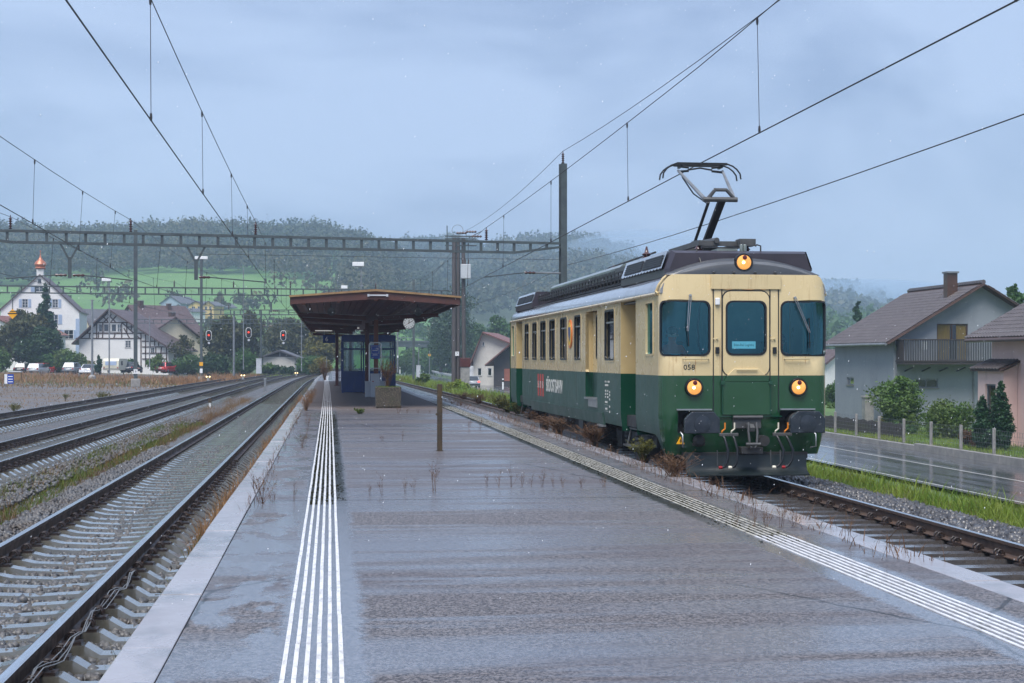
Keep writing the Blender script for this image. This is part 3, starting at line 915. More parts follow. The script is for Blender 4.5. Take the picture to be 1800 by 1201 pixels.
# --- single ballast stones near the camera
def stones(name, n, xf, y0, y1, zf, s0, s1, mat_, ypow=1.0):
 u = rng.random(n)
 ys = y0 + (y1 - y0) * u ** ypow
 c = np.zeros((n, 3)); c[:, 1] = ys
 xr = np.array([xf(y, r_) for y, r_ in zip(ys, rng.random(n))])
 c[:, 0] = xr
 sz = rng.uniform(s0, s1, (n, 1)) * rng.uniform(.55, 1.0, (n, 3))
 c[:, 2] = np.array([zf(x, y) for x, y in zip(c[:, 0], ys)]) + sz[:, 2] * .3
 cube = np.array([[x, y, z] for z in (-1, 1) for y in (-1, 1) for x in (-1, 1)], float) * .5
 v = cube[None] * sz[:, None, :] * rng.uniform(.55, 1.25, (n, 8, 1)) + rng.normal(0, .06, (n, 8, 3)) * sz[:, None, :]
 a, b_, g = rng.uniform(0, 6.283, n), rng.uniform(-.8, .8, n), rng.uniform(-.8, .8, n)
 ca, sa, cb, sb, cg, sg = np.cos(a), np.sin(a), np.cos(b_), np.sin(b_), np.cos(g), np.sin(g)
 Rm = np.stack([np.stack([ca * cb, ca * sb * sg - sa * cg, ca * sb * cg + sa * sg], -1),
                   np.stack([sa * cb, sa * sb * sg + ca * cg, sa * sb * cg - ca * sg], -1),
                   np.stack([-sb, cb * sg, cb * cg], -1)], -2)
 v = np.einsum('nij,nkj->nki', Rm, v) + c[:, None, :]
 fq = np.array([[0, 2, 3, 1], [4, 5, 7, 6], [0, 1, 5, 4], [2, 6, 7, 3], [1, 3, 7, 5], [0, 4, 6, 2]])
 f = (fq[None] + (np.arange(n) * 8)[:, None, None]).reshape(-1, 4)
 o = link(name, npmesh(name, v.reshape(-1, 3), f, mat_)); o['kind'] = 'stuff'
 return o
def z_left(x, y):
 e = abs(x - cx1(y))
 if e < .7: return BED_Z + .052
 if x > cx1(y): return BED_Z + .025
 return BED_Z + .06 if e < 1.7 else BED_Z - .02 - .12 * (e - 1.7)
tag(stones('ballast', 36000, lambda y, r_: cx1(y) - 2.35 + 3.95 * r_, 5, 42, z_left, .04, .08, 'stone', 1.7), 'grey ballast stones between the concrete sleepers left of the platform', 'ballast')
tag(stones('ballast', 13000, lambda y, r_: cx2(y) - 1.9 + 4.1 * r_, 18, 62, lambda x, y: BED_Z + .02, .045, .085, 'stone', 1.4), 'grey ballast stones of the middle left track', 'ballast')
def z_right(x, y):
 e = x - cx4(y)
 if abs(e) < .8: return BED_Z + .02
 if e < 0: return BED_Z + .0
 return -.13 - .19 * max(0, e - 1.5) if e > .95 else -.19
tag(stones('ballast', 21000, lambda y, r_: cx4(y) + .86 + 1.9 * r_, 10, 62, z_right, .05, .10, 'stone_dark', 1.3), 'dark wet ballast shoulder between the railcar track and the grass', 'ballast')
tag(stones('ballast', 5000, lambda y, r_: cx4(y) - 1.7 + 2.4 * r_, 8, 34, z_right, .04, .075, 'stone_dark', 1.0), 'dark wet ballast between the wooden sleepers in front of the railcar', 'ballast')

# moss and grit caught in the grooves between the guide bars
def moss(n, xs, y0, y1, lab, fr):
 def gx_(y, r_):
  k = rng.integers(0, 5 + fr)
  x = xs[0] + .0301 + .0602 * k + rng.normal(0, .010) if k < 5 else (xs[5] + .02 + abs(rng.normal(0, .05)) if xs is LX else xs[0] - .02 - abs(rng.normal(0, .06)))
  q = math.sin(y * 1.7) + math.sin(y * 4.3 + k * 2.1) + .8 * math.sin(y * .6 + 1)
  return pcol(x, y) if rng.random() < .55 + .4 * q else pcol(xs[0] + .0301 + .0602 * (k % 5), y)
 tag(stones('moss', n, gx_, y0, y1, lambda x, y: PLAT_Z - .0105, .011, .026, 'moss_dark', 1.0), lab, 'moss')
moss(9500, LX, 17.6, 46, 'dark moss in the grooves of the left guide strip from the near joint on', 1)
moss(9500, RX, 13.5, 56, 'dark moss and dirt in the grooves of the right guide strip', 2)
# ================================================================== plants
def blades(name, pts, h, w, mat_, lean=.35, parent=None, hvar=.5, lump=None):
 """grass: one bent blade of two triangles at each point (n,3)"""
 pts = np.asarray(pts, float); n = len(pts)
 hh = h * rng.uniform(1 - hvar, 1 + hvar * .6, n)
 if lump is not None: hh = hh * lump
 a = rng.uniform(0, 6.283, n); lx = rng.normal(0, lean, (n, 2)) * hh[:, None]
 dx = np.stack([np.cos(a), np.sin(a), np.zeros(n)], -1) * (w * rng.uniform(.6, 1.3, n))[:, None]
 up = np.zeros((n, 3)); up[:, 2] = hh
 ln = np.concatenate([lx, np.zeros((n, 1))], 1)
 v = np.stack([pts - dx, pts + dx, pts + up * .6 + ln * .4 + dx * .7, pts + up * .6 + ln * .4 - dx * .7, pts + up * .97 + ln], 1)
 q = np.arange(n)[:, None] * 5
 f = np.concatenate([q + [0, 1, 2], q + [0, 2, 3], q + [3, 2, 4]], 0)
 return link(name, npmesh(name, v.reshape(-1, 3), f, mat_), parent)

def weed_mesh(name, h, nst, spread, mat_, leaf=.02, nleaf=26, seed=0, r=.0035, up=.9):
 """dried, branching weed: thin stems with side twigs and small seed heads"""
 rd = random.Random(seed)
 mb = MB()
 for s in range(nst):
  a = rd.uniform(0, 6.283); t = rd.uniform(.1, 1) * spread
  top = Vector((math.cos(a) * t, math.sin(a) * t, h * rd.uniform(.55, 1)))
  b0 = Vector((rd.gauss(0, .02), rd.gauss(0, .02), 0))
  mid = b0.lerp(top, .5) + Vector((rd.gauss(0, .02), rd.gauss(0, .02), h * .05))
  mb.tube([b0, mid, top], [r, r * .8, r * .4], 3, caps=False)
  for k in range(rd.randint(3, 6)):
   q = rd.uniform(.3, .95); p = b0.lerp(mid, q * 2) if q < .5 else mid.lerp(top, q * 2 - 1)
   a2 = rd.uniform(0, 6.283); l2 = h * rd.uniform(.12, .3)
   e = p + Vector((math.cos(a2) * l2 * .6, math.sin(a2) * l2 * .6, l2 * up))
   mb.tube([p, e], [r * .6, r * .3], 3, caps=False)
   for j in range(max(1, nleaf // 8)):
    c = p.lerp(e, rd.uniform(.3, 1)) ; sz = leaf * rd.uniform(.5, 1.3)
    d1 = Vector((rd.gauss(0, 1), rd.gauss(0, 1), rd.gauss(0, 1))).normalized() * sz
    d2 = d1.cross(Vector((rd.gauss(0, 1), rd.gauss(0, 1), rd.gauss(0, 1)))).normalized() * sz * .7
    mb.add([c - d1, c + d2 * .6, c + d1, c - d2 * .6], [(0, 1, 2, 3)])
 me = bpy.data.meshes.new(name); me.from_pydata(mb.v, [], mb.f); me.materials.append(MATS[mat_]); me.update()
 return me

def leaf_cloud(centres, radii, n, size, seed=0, shell=.55, flat=.8):
 """leaf-sized quads spread through clumps; centres (k,3), radii (k,3) or (k,)"""
 r_ = np.random.default_rng(seed)
 centres = np.asarray(centres, float); radii = np.asarray(radii, float)
 if radii.ndim == 1: radii = np.repeat(radii[:, None], 3, 1)
 wgt = radii.prod(1) ** .67; wgt /= wgt.sum()
 k = r_.choice(len(centres), n, p=wgt)
 d = r_.normal(size=(n, 3)); d /= np.linalg.norm(d, axis=1)[:, None]
 rad = shell + (1 - shell) * r_.random(n) ** .5
 rad *= r_.uniform(.80, 1.10, n) + .55 * r_.random(n) ** 7
 p = centres[k] + d * radii[k] * rad[:, None]
 a = r_.normal(size=(n, 3)) + d * .35; a /= np.linalg.norm(a, axis=1)[:, None]
 t = np.cross(a, r_.normal(size=(n, 3))); t /= np.linalg.norm(t, axis=1)[:, None] + 1e-9
 b_ = np.cross(a, t)
 s = size * r_.uniform(.55, 1.35, n)[:, None]
 v = np.stack([p - t * s, p + b_ * s * flat * .6, p + t * s, p - b_ * s * flat * .6], 1)
 f = np.arange(n * 4).reshape(-1, 4)
 return v.reshape(-1, 3), f

def trunk_mesh(h, r0, limbs, seed=0, top=(0, 0)):
 rd = random.Random(seed)
 mb = MB()
 pts = [(top[0] * t + rd.gauss(0, .02) * h * .3 * t, top[1] * t, h * t) for t in (0, .12, .35, .6, .85, 1)]
 mb.tube(pts, [r0 * 1.35, r0, r0 * .85, r0 * .6, r0 * .35, r0 * .15], 8)
 for c in limbs:
  t = rd.uniform(.3, .75); p = Vector(pts[2]).lerp(Vector(pts[4]), t)
  c = Vector(c); m_ = p.lerp(c, .5) + Vector((0, 0, h * .03))
  mb.tube([p, m_, c], [r0 * .35, r0 * .22, r0 * .08], 5, caps=False)
 return mb

def tree(name, label, px, d, y_base, y_top, width_px, leaf, n, size, seed=1, clumps=26, crown_low=.22, shape='round', group=None, cat='tree', z0=None, trunk_r=None, squash=1.0):
 """a tree seen at column px, d metres away; heights and width measured in the photograph"""
 x, y = at(px, d)
 zb = hz(y_base, d) if z0 is None else z0
 h = hz(y_top, d) - zb
 w = width_px * d / FPX / 2
 rd = random.Random(seed)
 cs, rs = [], []
 for i in range(clumps):
  t = (i + rd.random()) / clumps
  zc = h * (crown_low + (1 - crown_low) * t)
  if shape == 'round': prof = math.sin(math.pi * min(1, .10 + .90 * t)) ** .7
  elif shape == 'cone': prof = max(.04, 1 - t) ** .85
  elif shape == 'column': prof = (math.sin(math.pi * (.16 + .82 * t))) ** .6
  elif shape == 'flame': prof = (1 - t) ** .55 * (.55 + .45 * min(1, t * 5))
  else: prof = 1 - t * .3
  a = rd.uniform(0, 6.283); rr = w * prof * rd.uniform(.15, .80)
  cr = w * prof * rd.uniform(.28, .50) + w * .05
  cs.append((math.cos(a) * rr, math.sin(a) * rr, zc)); rs.append((cr, cr, cr * .8 * squash))
 for i in range(len(cs)):                    # keep the crown inside its height
  c = list(cs[i]); c[2] = min(c[2], h - rs[i][2] * .85); cs[i] = tuple(c)
 t_ = thing(name, label, cat, (x, y, zb), rd.uniform(0, 6), group)
 v, f = leaf_cloud(cs, rs, n, size, seed)
 link('crown', npmesh('crown', v, f, leaf), t_)
 tr = trunk_r or max(.05, h * .022)
 trunk_mesh(h * .82, tr, [c for c in cs[2::3]][:9], seed).build('trunk', 'bark', t_, smooth=60)
 return t_

def bush(name, label, px, d, y_base, y_top, width_px, leaf, n, size, seed=1, clumps=12, group=None, cat='bush', z0=None, depth=1.0):
 x, y = at(px, d)
 zb = hz(y_base, d) if z0 is None else z0
 h = hz(y_top, d) - zb; w = width_px * d / FPX / 2
 rd = random.Random(seed); cs, rs = [], []
 for i in range(clumps):
  a = rd.uniform(0, 6.283); q = rd.random() ** .5
  zc = h * rd.uniform(.22, .78) * (1 - .35 * q)
  cr = min(w, h) * rd.uniform(.28, .5)
  cs.append((math.cos(a) * q * (w - cr * .7), math.sin(a) * q * (w - cr * .7) * depth, zc)); rs.append((cr, cr, min(cr, h * .4)))
 t_ = thing(name, label, cat, (x, y, zb), 0, group)
 v, f = leaf_cloud(cs, rs, n, size, seed, shell=.4)
 link('foliage', npmesh('foliage', v, f, leaf), t_)
 st = MB()
 for c in cs[:6]:
  st.tube([(c[0] * .15, c[1] * .15, -.1), (c[0] * .6, c[1] * .6, c[2] * .6), c], [.03, .02, .008], 4, caps=False)
 st.build('stem', 'bark', t_)
 return t_

# --- weeds on the platform: single dried plants one can point to
wm = [weed_mesh('dried_weed', .42, 13, .26, 'dry_stem', .013, 20, 3, r=.0028),
      weed_mesh('dried_weed', .40, 5, .12, 'dry_stem', .012, 16, 5, r=.0028),
      weed_mesh('dried_weed', .50, 4, .09, 'dry_stem', .011, 16, 8, r=.0028),
      weed_mesh('dried_weed', .34, 7, .16, 'dry_stem', .012, 14, 12, r=.0026)]
def weed(px, py, k, s, label, mat_=None, grp='dried weeds in the platform joints'):
 d = (CAMZ - PLAT_Z) * FPX / (py - HORIZON)
 x, y = at(px, d)
 o = link('dried_weed', wm[k] if mat_ is None else mat_, None, loc=(x, y, PLAT_Z - .01))
 o.scale = (s,) * 3; o.rotation_euler = (0, 0, random.uniform(0, 6))
 return tag(o, label, 'weed', grp)
weed(460, 885, 0, .95, 'bushy reddish dried weed at the left platform edge, biggest in the near joint')
weed(480, 884, 3, .62, 'small dried weed touching the right side of the biggest edge weed')
weed(518, 882, 2, .62, 'thin dried weed between the edge weed and the left guide strip')
weed(532, 787, 0, .82, 'tall dried weed beside the left guide strip, third joint away')
weed(540, 755, 1, 1.0, 'feathery dried weed behind the tall one beside the left guide strip')
weed(521, 745, 3, 1.0, 'small brown weed on the left edge stones below the orange clump')
weed(650, 872, 1, .42, 'smallest dried weed, just right of the left guide strip in the near joint')
weed(670, 871, 2, .62, 'two-stemmed dried weed in the near joint left of centre')
weed(712, 868, 1, .5, 'low thin weed in the middle of the near joint')
weed(728, 867, 2, .48, 'single upright weed stalk in the middle of the near joint')
weed(762, 866, 1, .98, 'tall spreading dried weed alone in the near joint below the wooden post')
for k, (px, s, j) in enumerate(((856, .55, 1), (878, .6, 2), (898, .7, 2), (917, .55, 1), (935, .45, 2), (952, .6, 1), (972, .5, 2), (990, .45, 1), (1022, .5, 3), (1062, .6, 3))):
 weed(px, 857, j, s, ['short forked weed, first of the row right of the post', 'second weed of the row along the near joint', 'tallest upright weed of the row along the near joint',
                         'fourth weed of the row along the near joint', 'fifth weed of the row, thin and bare', 'sixth weed of the row along the near joint', 'seventh weed of the row along the near joint',
                         'eighth weed of the row along the near joint', 'ninth weed of the row, bushy, before the guide strip', 'last weed of the row touching the right guide strip'][k])
weed(1295, 925, 2, .66, 'upright dried weed on the right guide strip before the railcar')
for k, (px, py, s, j) in enumerate(((1325, 927, .6, 3), (1345, 928, .7, 3), (1372, 929, .75, 1), (1397, 928, .7, 3), (1488, 955, .78, 1))):
 weed(px, py, j, s, ['first of four grey weeds between the right strip and edge stones', 'second of four grey weeds between the right strip and edge stones', 'third of four grey weeds between the right strip and edge stones',
      'fourth and greenest of the weeds by the right edge stones', 'lone weed standing on the right edge stone nearest the camera'][k])
weed(672, 775, 3, .5, 'faint weed in the second joint right of the left guide strip')
weed(708, 774, 2, .55, 'thin stalk in the second joint below the planter')
weed(824, 760, 1, .8, 'dark dried weed by the right guide strip beyond the post, left one')
weed(843, 757, 1, .9, 'dark dried weed by the right guide strip beyond the post, right one')
for k, (px, s) in enumerate(((700, .9), (716, .6), (735, .5), (755, .4))):
 weed(px, 727, 3, s, ['brown weed at the right foot of the planter', 'second weed right of the planter', 'third weed right of the planter', 'fourth weed right of the planter, smallest'][k])
gm = weed_mesh('green_weed', .16, 26, .22, 'moss_green', .035, 30, 21, r=.003)
weed(632, 728, 0, 1.0, 'low bright green weed on the platform left of the planter', gm, None)
# bigger clumps
cl1 = weed_mesh('dried_clump', .62, 46, .34, 'dry_orange', .016, 26, 31, r=.004)
def clump(px, py, me, s, label, z=None, sc=None, grp='weed clumps along the platform edges', dd=None):
 d = dd or (CAMZ - PLAT_Z) * FPX / (py - HORIZON)
 x, y = at(px, d)
 o = link('weed_clump', me, None, loc=(x, y, PLAT_Z - .02 if z is None else z))
 o.scale = sc or (s, s, s); o.rotation_euler = (0, 0, random.uniform(0, 6))
 return tag(o, label, 'weed', grp)
clump(538, 722, cl1, 1.1, 'orange dried weed clump on the left platform edge, near end', sc=(1.0, 2.6, .9))
clump(546, 708, cl1, 1.1, 'orange dried weed clump on the left platform edge, far end', sc=(1.0, 2.6, .9))
oc = weed_mesh('olive_clump', .55, 40, .26, 'weed_olive', .030, 30, 33, r=.005)
bc = weed_mesh('brown_clump', .60, 44, .34, 'dry_stem', .015, 28, 35, r=.004)
clump(1185, 868, bc, 1.0, 'brown dried clump at the railcar front corner on the platform edge', dd=21.6, sc=(1.0, 1.3, .60))
clump(1130, 826, oc, 1.0, 'yellow-green mossy clump below the railcar cab step', dd=25.5, sc=(1.1, 1.9, .62))
clump(1045, 795, bc, 1.0, 'reddish brown clump below the railcar entrance bay', dd=31, sc=(1.2, 2.6, .62))
clump(985, 772, bc, 1.0, 'brown clump under the long side flap of the railcar', dd=36, sc=(1.2, 3.4, .58))
clump(950, 757, bc, 1.0, 'brown clump under the rear half of the railcar', dd=41, sc=(1.2, 3.4, .58))
clump(915, 742, oc, 1.0, 'olive clump below the rear cab of the railcar', dd=45, sc=(1.2, 2.4, .7))
clump(893, 735, oc, 1.0, 'olive yellow weed row on the platform edge behind the railcar', dd=48, sc=(1.2, 3.8, .8))
clump(878, 728, oc, 1.0, 'second olive weed row on the platform edge behind the railcar', dd=52, sc=(1.2, 3.4, .8))
clump(842, 716, bc, .9, 'rusty weed patch on the platform edge right of the wooden post', dd=57, sc=(1.2, 2.6, .6))
clump(815, 706, bc, .9, 'rusty weed patch farther along the platform edge behind the post', dd=63, sc=(1.2, 2.6, .5))
clump(571, 665, bc, 1.0, 'tall dark weed bush at the far end of the left platform edge', dd=118, sc=(2.4, 2.4, 2.6))
# seedlings hanging over the left edge stones, and the rusty fringe along the left platform foot
def fringe(name, x0, x1, y0, y1, n, h, mat_, label, z=BED_Z, lean=.3, w=.004, cat='weeds', fn=None, ypow=1.0, kind='stuff', zf=None):
 ys = y0 + (y1 - y0) * rng.random(n) ** ypow
 xs = x0 + (x1 - x0) * rng.random(n)
 if fn: xs = xs + np.array([fn(y) for y in ys])
 cl = np.array([.35 + .65 * sstep(math.sin(x * 1.7 + y * .9) + math.sin(y * 2.3 + x) + math.sin(y * .37), -1.2, 1.2) for x, y in zip(xs, ys)])
 keep = rng.random(n) < cl
 xs, ys = xs[keep], ys[keep]
 zz = np.full(len(xs), z) if zf is None else np.array([zf(x, y) for x, y in zip(xs, ys)])
 q = 1.1 / max(h, .2)
 lump = np.clip(.75 + .5 * np.sin(xs * q + 2 * np.sin(ys * q * .7)) * np.sin(ys * q * .8 + xs * .3 * q) + .25 * np.sin(xs * q * 3.1 + ys * q * 2.3), .25, 1.5)
 o = blades(name, np.stack([xs, ys, zz], 1), h, w, mat_, lean, lump=lump)
 return tag(o, label, cat, None, kind)
fringe('dry_weeds', 1.16, 1.66, 19, 95, 26000, .34, 'dry_orange', 'rusty brown weeds growing at the foot of the left platform wall', z=BED_Z - .05, fn=cx1, w=.006, ypow=1.2)
fringe('dry_weeds', 1.2, 1.62, 9, 20, 700, .3, 'weed_olive', 'sparse dark weeds between sleepers and platform edge close by', z=BED_Z, fn=cx1, w=.004)
ps = [weed_mesh('edge_weed', .45, 7, .22, 'dry_stem', .012, 20, 41, r=.003), weed_mesh('edge_weed', .5, 9, .25, 'weed_olive', .014, 22, 43, r=.003)]
for k, (px, d, m_, s, lab) in enumerate(((165, 8.6, 1, .9, 'pink-flowered wiry weed below the left platform edge nearest the camera'), (262, 10.0, 0, .95, 'wiry dark weed leaning over the left edge between the sleepers'), (215, 8.3, 0, .7, 'low tangled weed at the platform foot in the lower left'))):
 x = cx1(0) + 1.50; y = d
 o = link('edge_weed', ps[m_], None, loc=(x, y, BED_Z)); o.scale = (s,) * 3; tag(o, lab, 'weed', 'wiry weeds below the left platform edge')
fringe('dry_weeds', 4.42, 4.92, 12, 62, 2600, .17, 'dry_stem', 'sparse dry stalks along the right platform edge stones', z=PLAT_Z, w=.004, fn=bend_r, lean=.5)
fringe('dry_weeds', -.95, -.80, 16, 50, 380, .12, 'dry_stem', 'thin weeds in the seam of the left edge stones', z=PLAT_Z, w=.004, lean=.5)
# green and brown strip between the left tracks
def mid_strip(y): return (cx1(y) - 2.05 + cx2(y) + 1.9) / 2
fringe('weeds', -.80, .58, 11, 58, 62000, .19, 'moss_green', 'bright green weeds between the two nearest left tracks', fn=mid_strip, z=-.45, w=.007)
fringe('dry_weeds', -.85, .70, 12, 95, 26000, .25, 'straw_brown', 'brown dry stalks in the weed strip between the left tracks', fn=mid_strip, z=-.45, w=.004)
fringe('dry_weeds', .30, .66, 15, 70, 9000, .24, 'dry_stem', 'dark rusty stalks on the near rim of the weed strip', fn=mid_strip, z=-.45, w=.005)
# green bank with grass between the ballast and the road
fringe('grass', 9.15, 11.0, 16, 75, 50000, .30, 'grass', 'fresh green grass bank between the ballast and the road', zf=ground_z, w=.008, lean=.4)
fringe('dry_weeds', 9.1, 10.2, 16, 75, 5000, .34, 'weed_olive', 'yellowish stalks in the grass bank beside the ballast', zf=ground_z, w=.005)
fringe('grass', 8.6, 12.0, 75, 200, 30000, .42, 'grass', 'grass verge along the track beyond the railcar', zf=ground_z, w=.02, lean=.4, fn=bend_r)
fringe('weeds', 8.6, 9.8, 70, 190, 4000, .5, 'weed_olive', 'olive weeds along the ballast beyond the railcar', zf=ground_z, w=.02, fn=bend_r)
# yard on the left: orange dried weeds in front of the car park
fringe('dry_weeds', -46, -14, 152, 196, 9000, .52, 'dry_orange', 'belt of orange dried weeds in front of the parked cars', zf=ground_z, w=.03, lean=.45)
fringe('dry_weeds', -44, -14, 132, 190, 8000, .34, 'straw_brown', 'straw brown weeds mixed into the belt before the cars', zf=ground_z, w=.03, lean=.5)
fringe('dry_weeds', -34, -13, 78, 132, 4500, .13, 'straw_brown', 'low brown weeds on the gravel yard', zf=ground_z, w=.02, lean=.5)
fringe('dry_weeds', -16, -9.5, 150, 200, 9000, .7, 'dry_orange', 'orange dried weeds under the red signals', zf=ground_z, w=.03, lean=.35, fn=bend_l)
fringe('grass', -14, -6.5, 196, 230, 6000, .4, 'grass', 'green grass patch beyond the far track curve', zf=ground_z, w=.04, fn=bend_l)
fringe('weeds', -40, -14, 140, 190, 4000, .3, 'moss_green', 'green weeds mixed into the gravel before the cars', zf=ground_z, w=.03, lean=.5)
yw = weed_mesh('yard_weed', .9, 30, .8, 'weed_olive', .05, 26, 51, r=.01)
for k, (px, d, s, lab) in enumerate(((25, 72, .75, 'low green weed tuft on the gravel at the left margin'), (180, 88, 1.1, 'spreading olive weed tuft on the gravel beside the far track'), (115, 96, .6, 'small brown weed tuft on the gravel yard'))):
 x, y = at(px, d)
 o = link('yard_weed', yw, None, loc=(x, y, ground_z(x, y))); o.scale = (s, s, s * .7); tag(o, lab, 'weed', 'weed tufts on the gravel yard')
# ================================================================== the railcar
pmat('cream', (0.59, 0.465, 0.255), (0.54, 0.425, 0.23), ns=2.0, rough=0.22, rough2=0.36, coat=0.35, stain=((0.45, 0.345, 0.185), 1.0, .45, .85, (1, .9, .8)), bump=.03, bs=9, bdist=.01)
pmat('cream_front', (0.63, 0.50, 0.275), (0.585, 0.46, 0.25), ns=1.6, rough=0.2, rough2=0.32, coat=0.4, stain=((0.33, 0.20, 0.09), 2.6, .57, .80, (5, 1, .30)), bump=.02, bs=8, bdist=.01)
pmat('green_front', (0.009, 0.052, 0.020), (0.013, 0.062, 0.026), ns=2, rough=0.12, rough2=0.26, coat=0.7, stain=((0.022, 0.058, 0.040), 3.0, .58, .8, (1, 1, .6)))
pmat('green_side', (0.020, 0.060, 0.046), (0.030, 0.074, 0.058), ns=1.3, rough=0.38, rough2=0.55, coat=0.0, stain=((0.055, 0.088, 0.074), 1.4, .50, .82, (1.5, .6, .8)), bump=.03, bs=9, bdist=.01)
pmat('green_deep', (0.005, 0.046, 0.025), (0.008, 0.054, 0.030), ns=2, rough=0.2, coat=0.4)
pmat('cream_shade', (0.53, 0.40, 0.195), (0.48, 0.36, 0.175), ns=2, rough=0.28)  # darker copy of the cream: shade of the door recesses put into the colour
pmat('roof_silver', (0.22, 0.222, 0.235), (0.15, 0.152, 0.165), ns=1.6, rough=0.10, rough2=0.28, spec=.9, coat=1.0, stain=((0.13, 0.12, 0.13), 2.2, .55, .75, (1, 2.5, 1)))
pmat('roof_dark', (0.045, 0.05, 0.058), (0.06, 0.063, 0.07), ns=2, rough=0.3, coat=0.2)
pmat('hood_brown', (0.046, 0.038, 0.050), (0.032, 0.027, 0.037), ns=2, rough=0.35, stain=((0.16, 0.16, 0.18), 3, .66, .8, (1, 1, 1)))
pmat('louvre', (0.018, 0.020, 0.026), (0.03, 0.032, 0.038), ns=30, rough=0.5)
pmat('grid_grey', (0.17, 0.20, 0.19), (0.12, 0.145, 0.14), ns=2, rough=0.3, coat=.4)
pmat('under', (0.018, 0.018, 0.020), (0.035, 0.033, 0.033), ns=6, rough=0.5, rough2=.75)
pmat('under_grey', (0.085, 0.088, 0.09), (0.05, 0.05, 0.052), ns=5, rough=0.5)
pmat('wheel_steel', (0.05, 0.045, 0.042), (0.03, 0.027, 0.026), ns=4, rough=0.45, metal=.5)
pmat('plough', (0.010, 0.018, 0.020), (0.018, 0.026, 0.028), ns=3, rough=0.3, rough2=.5, coat=.1)
pmat('buffer_blue', (0.017, 0.023, 0.034), (0.028, 0.034, 0.046), ns=8, rough=0.25, stain=((0.10, 0.105, 0.115), 7, .60, .75, (1, 1, 1)))
pmat('rubber', (0.010, 0.012, 0.016), rough=0.4)
pmat('chrome', (0.55, 0.56, 0.58), rough=0.18, metal=1)
pmat('alu', (0.45, 0.46, 0.48), (0.36, 0.37, 0.39), ns=5, rough=0.3, metal=.7)
pmat('beige_metal', (0.50, 0.42, 0.25), rough=.3)
pmat('lamp_glow', (0.75, 0.38, 0.10), (0.55, 0.24, 0.06), ns=9, rough=.15, emit=(1.0, 0.40, 0.09), estr=.17)
pmat('lamp_core', (1, .8, .4), rough=.2, emit=(1.0, 0.80, 0.42), estr=2.0)
pmat('lamp_clear', (0.7, 0.68, 0.62), rough=.08, metal=.8)
pmat('dark_red', (0.10, 0.004, 0.008), rough=.15, coat=.6)
pmat('hose_orange', (0.70, 0.22, 0.02), rough=.4)
pmat('hose_white', (0.70, 0.66, 0.55), rough=.4)
pmat('hose_red', (0.32, 0.012, 0.018), rough=.35)
pmat('print_white', (0.70, 0.68, 0.62), (0.48, 0.48, 0.45), ns=14, rough=.4)
pmat('print_red', (0.50, 0.035, 0.03), (0.40, 0.04, 0.035), ns=8, rough=.4)
pmat('print_black', (0.012, 0.012, 0.014), rough=.4)
pmat('sign_lightblue', (0.20, 0.55, 0.72), rough=.4, emit=(.30, .75, .95), estr=.12)
pmat('cab_dark', (0.13, 0.36, 0.40), (0.09, 0.28, 0.32), ns=2, rough=.6)
pmat('cab_floor', (0.05, 0.05, 0.05), rough=.7)
pmat('interior_wall', (0.16, 0.16, 0.15), (0.11, 0.11, 0.105), ns=2, rough=.6)
pmat('seat_green', (0.03, 0.07, 0.05), rough=.8)
pmat('crest_orange', (0.62, 0.16, 0.03), rough=.35)
pmat('crest_blue', (0.03, 0.06, 0.22), rough=.35)
pmat('crest_yellow', (0.75, 0.48, 0.05), rough=.35)
pmat('sash_brown', (0.085, 0.045, 0.030), (0.06, 0.03, 0.02), ns=4, rough=.3)
glassmat('cab_glass', (0.66, 0.93, 0.95), refl=(.34, .84, 1.0), rough=.05, ior=2.1)
glassmat('side_glass', (0.25, 0.30, 0.30), ior=3.0)

HW, RC_, LEN = 1.42, 0.22, 20.8
A_, Q_ = HW - RC_, RC_ * math.pi / 2
train = thing('railcar', 'cream and dark green electric railcar with raised pantograph standing at the platform', 'railcar', (6.82, 25.23, 0), R(.3))

def per(u):
 """plan outline of the nose: u along the perimeter from the middle of the front -> x, y, inward normal"""
 s = 1 if u >= 0 else -1
 t = abs(u)
 if t <= A_: return s * t, 0.0, 0.0, 1.0
 if t <= A_ + Q_:
  a = (t - A_) / RC_
  return s * (A_ + RC_ * math.sin(a)), RC_ - RC_ * math.cos(a), -s * math.sin(a), math.cos(a)
 return s * HW, RC_ + t - A_ - Q_, -s * 1.0, 0.0
def inset(z):
 r = 0.0
 if z < 1.05: r += .13 * ((1.05 - z) / .60) ** 1.6
 return r
def front_fn(u, v, w):
 x, y, nx, ny = per(u)
 k = inset(v) + w
 return (x + nx * k, y + ny * k + (.10 * ((v - 3.0) / .8) ** 1.4 if v > 3.0 else 0), v)
def side_fn(s):
 return lambda u, v, w: (s * (HW - inset(v) - w), u, v)

# --- front
U = A_ + Q_
front_out = [(-U, 1.77), (U, 1.77), (U, 3.12), (U - .10, 3.27), (U - .25, 3.40), (U - .32, 3.44), (-U + .32, 3.44), (-U + .25, 3.40), (-U + .10, 3.27), (-U, 3.12)]
win_l, win_r, win_d = (-1.47, -.60, 2.10, 3.0), (.60, 1.47, 2.10, 3.0), (-.335, .345, 2.11, 3.0)
holes = [rrect(*w, r=.11) for w in (win_l, win_r, win_d)]
def solid(mb_name, mats, mb, parent=train, th=.03, **k):
 o = mb.build(mb_name, mats, parent, **k)
 return o
f_up = solid('front_upper', 'cream_front', panel(MB(), front_out, holes, front_fn, .05, (.12, .2)), smooth=35)
f_lo = solid('front_lower', 'green_front', panel(MB(), [(-U, .46), (U, .46), (U, 1.77), (-U, 1.77)], [rrect(-1.14, -.54, .82, 1.185, .02), rrect(.58, 1.18, .82, 1.185, .02)], front_fn, .18, (.1, .1)), smooth=35)
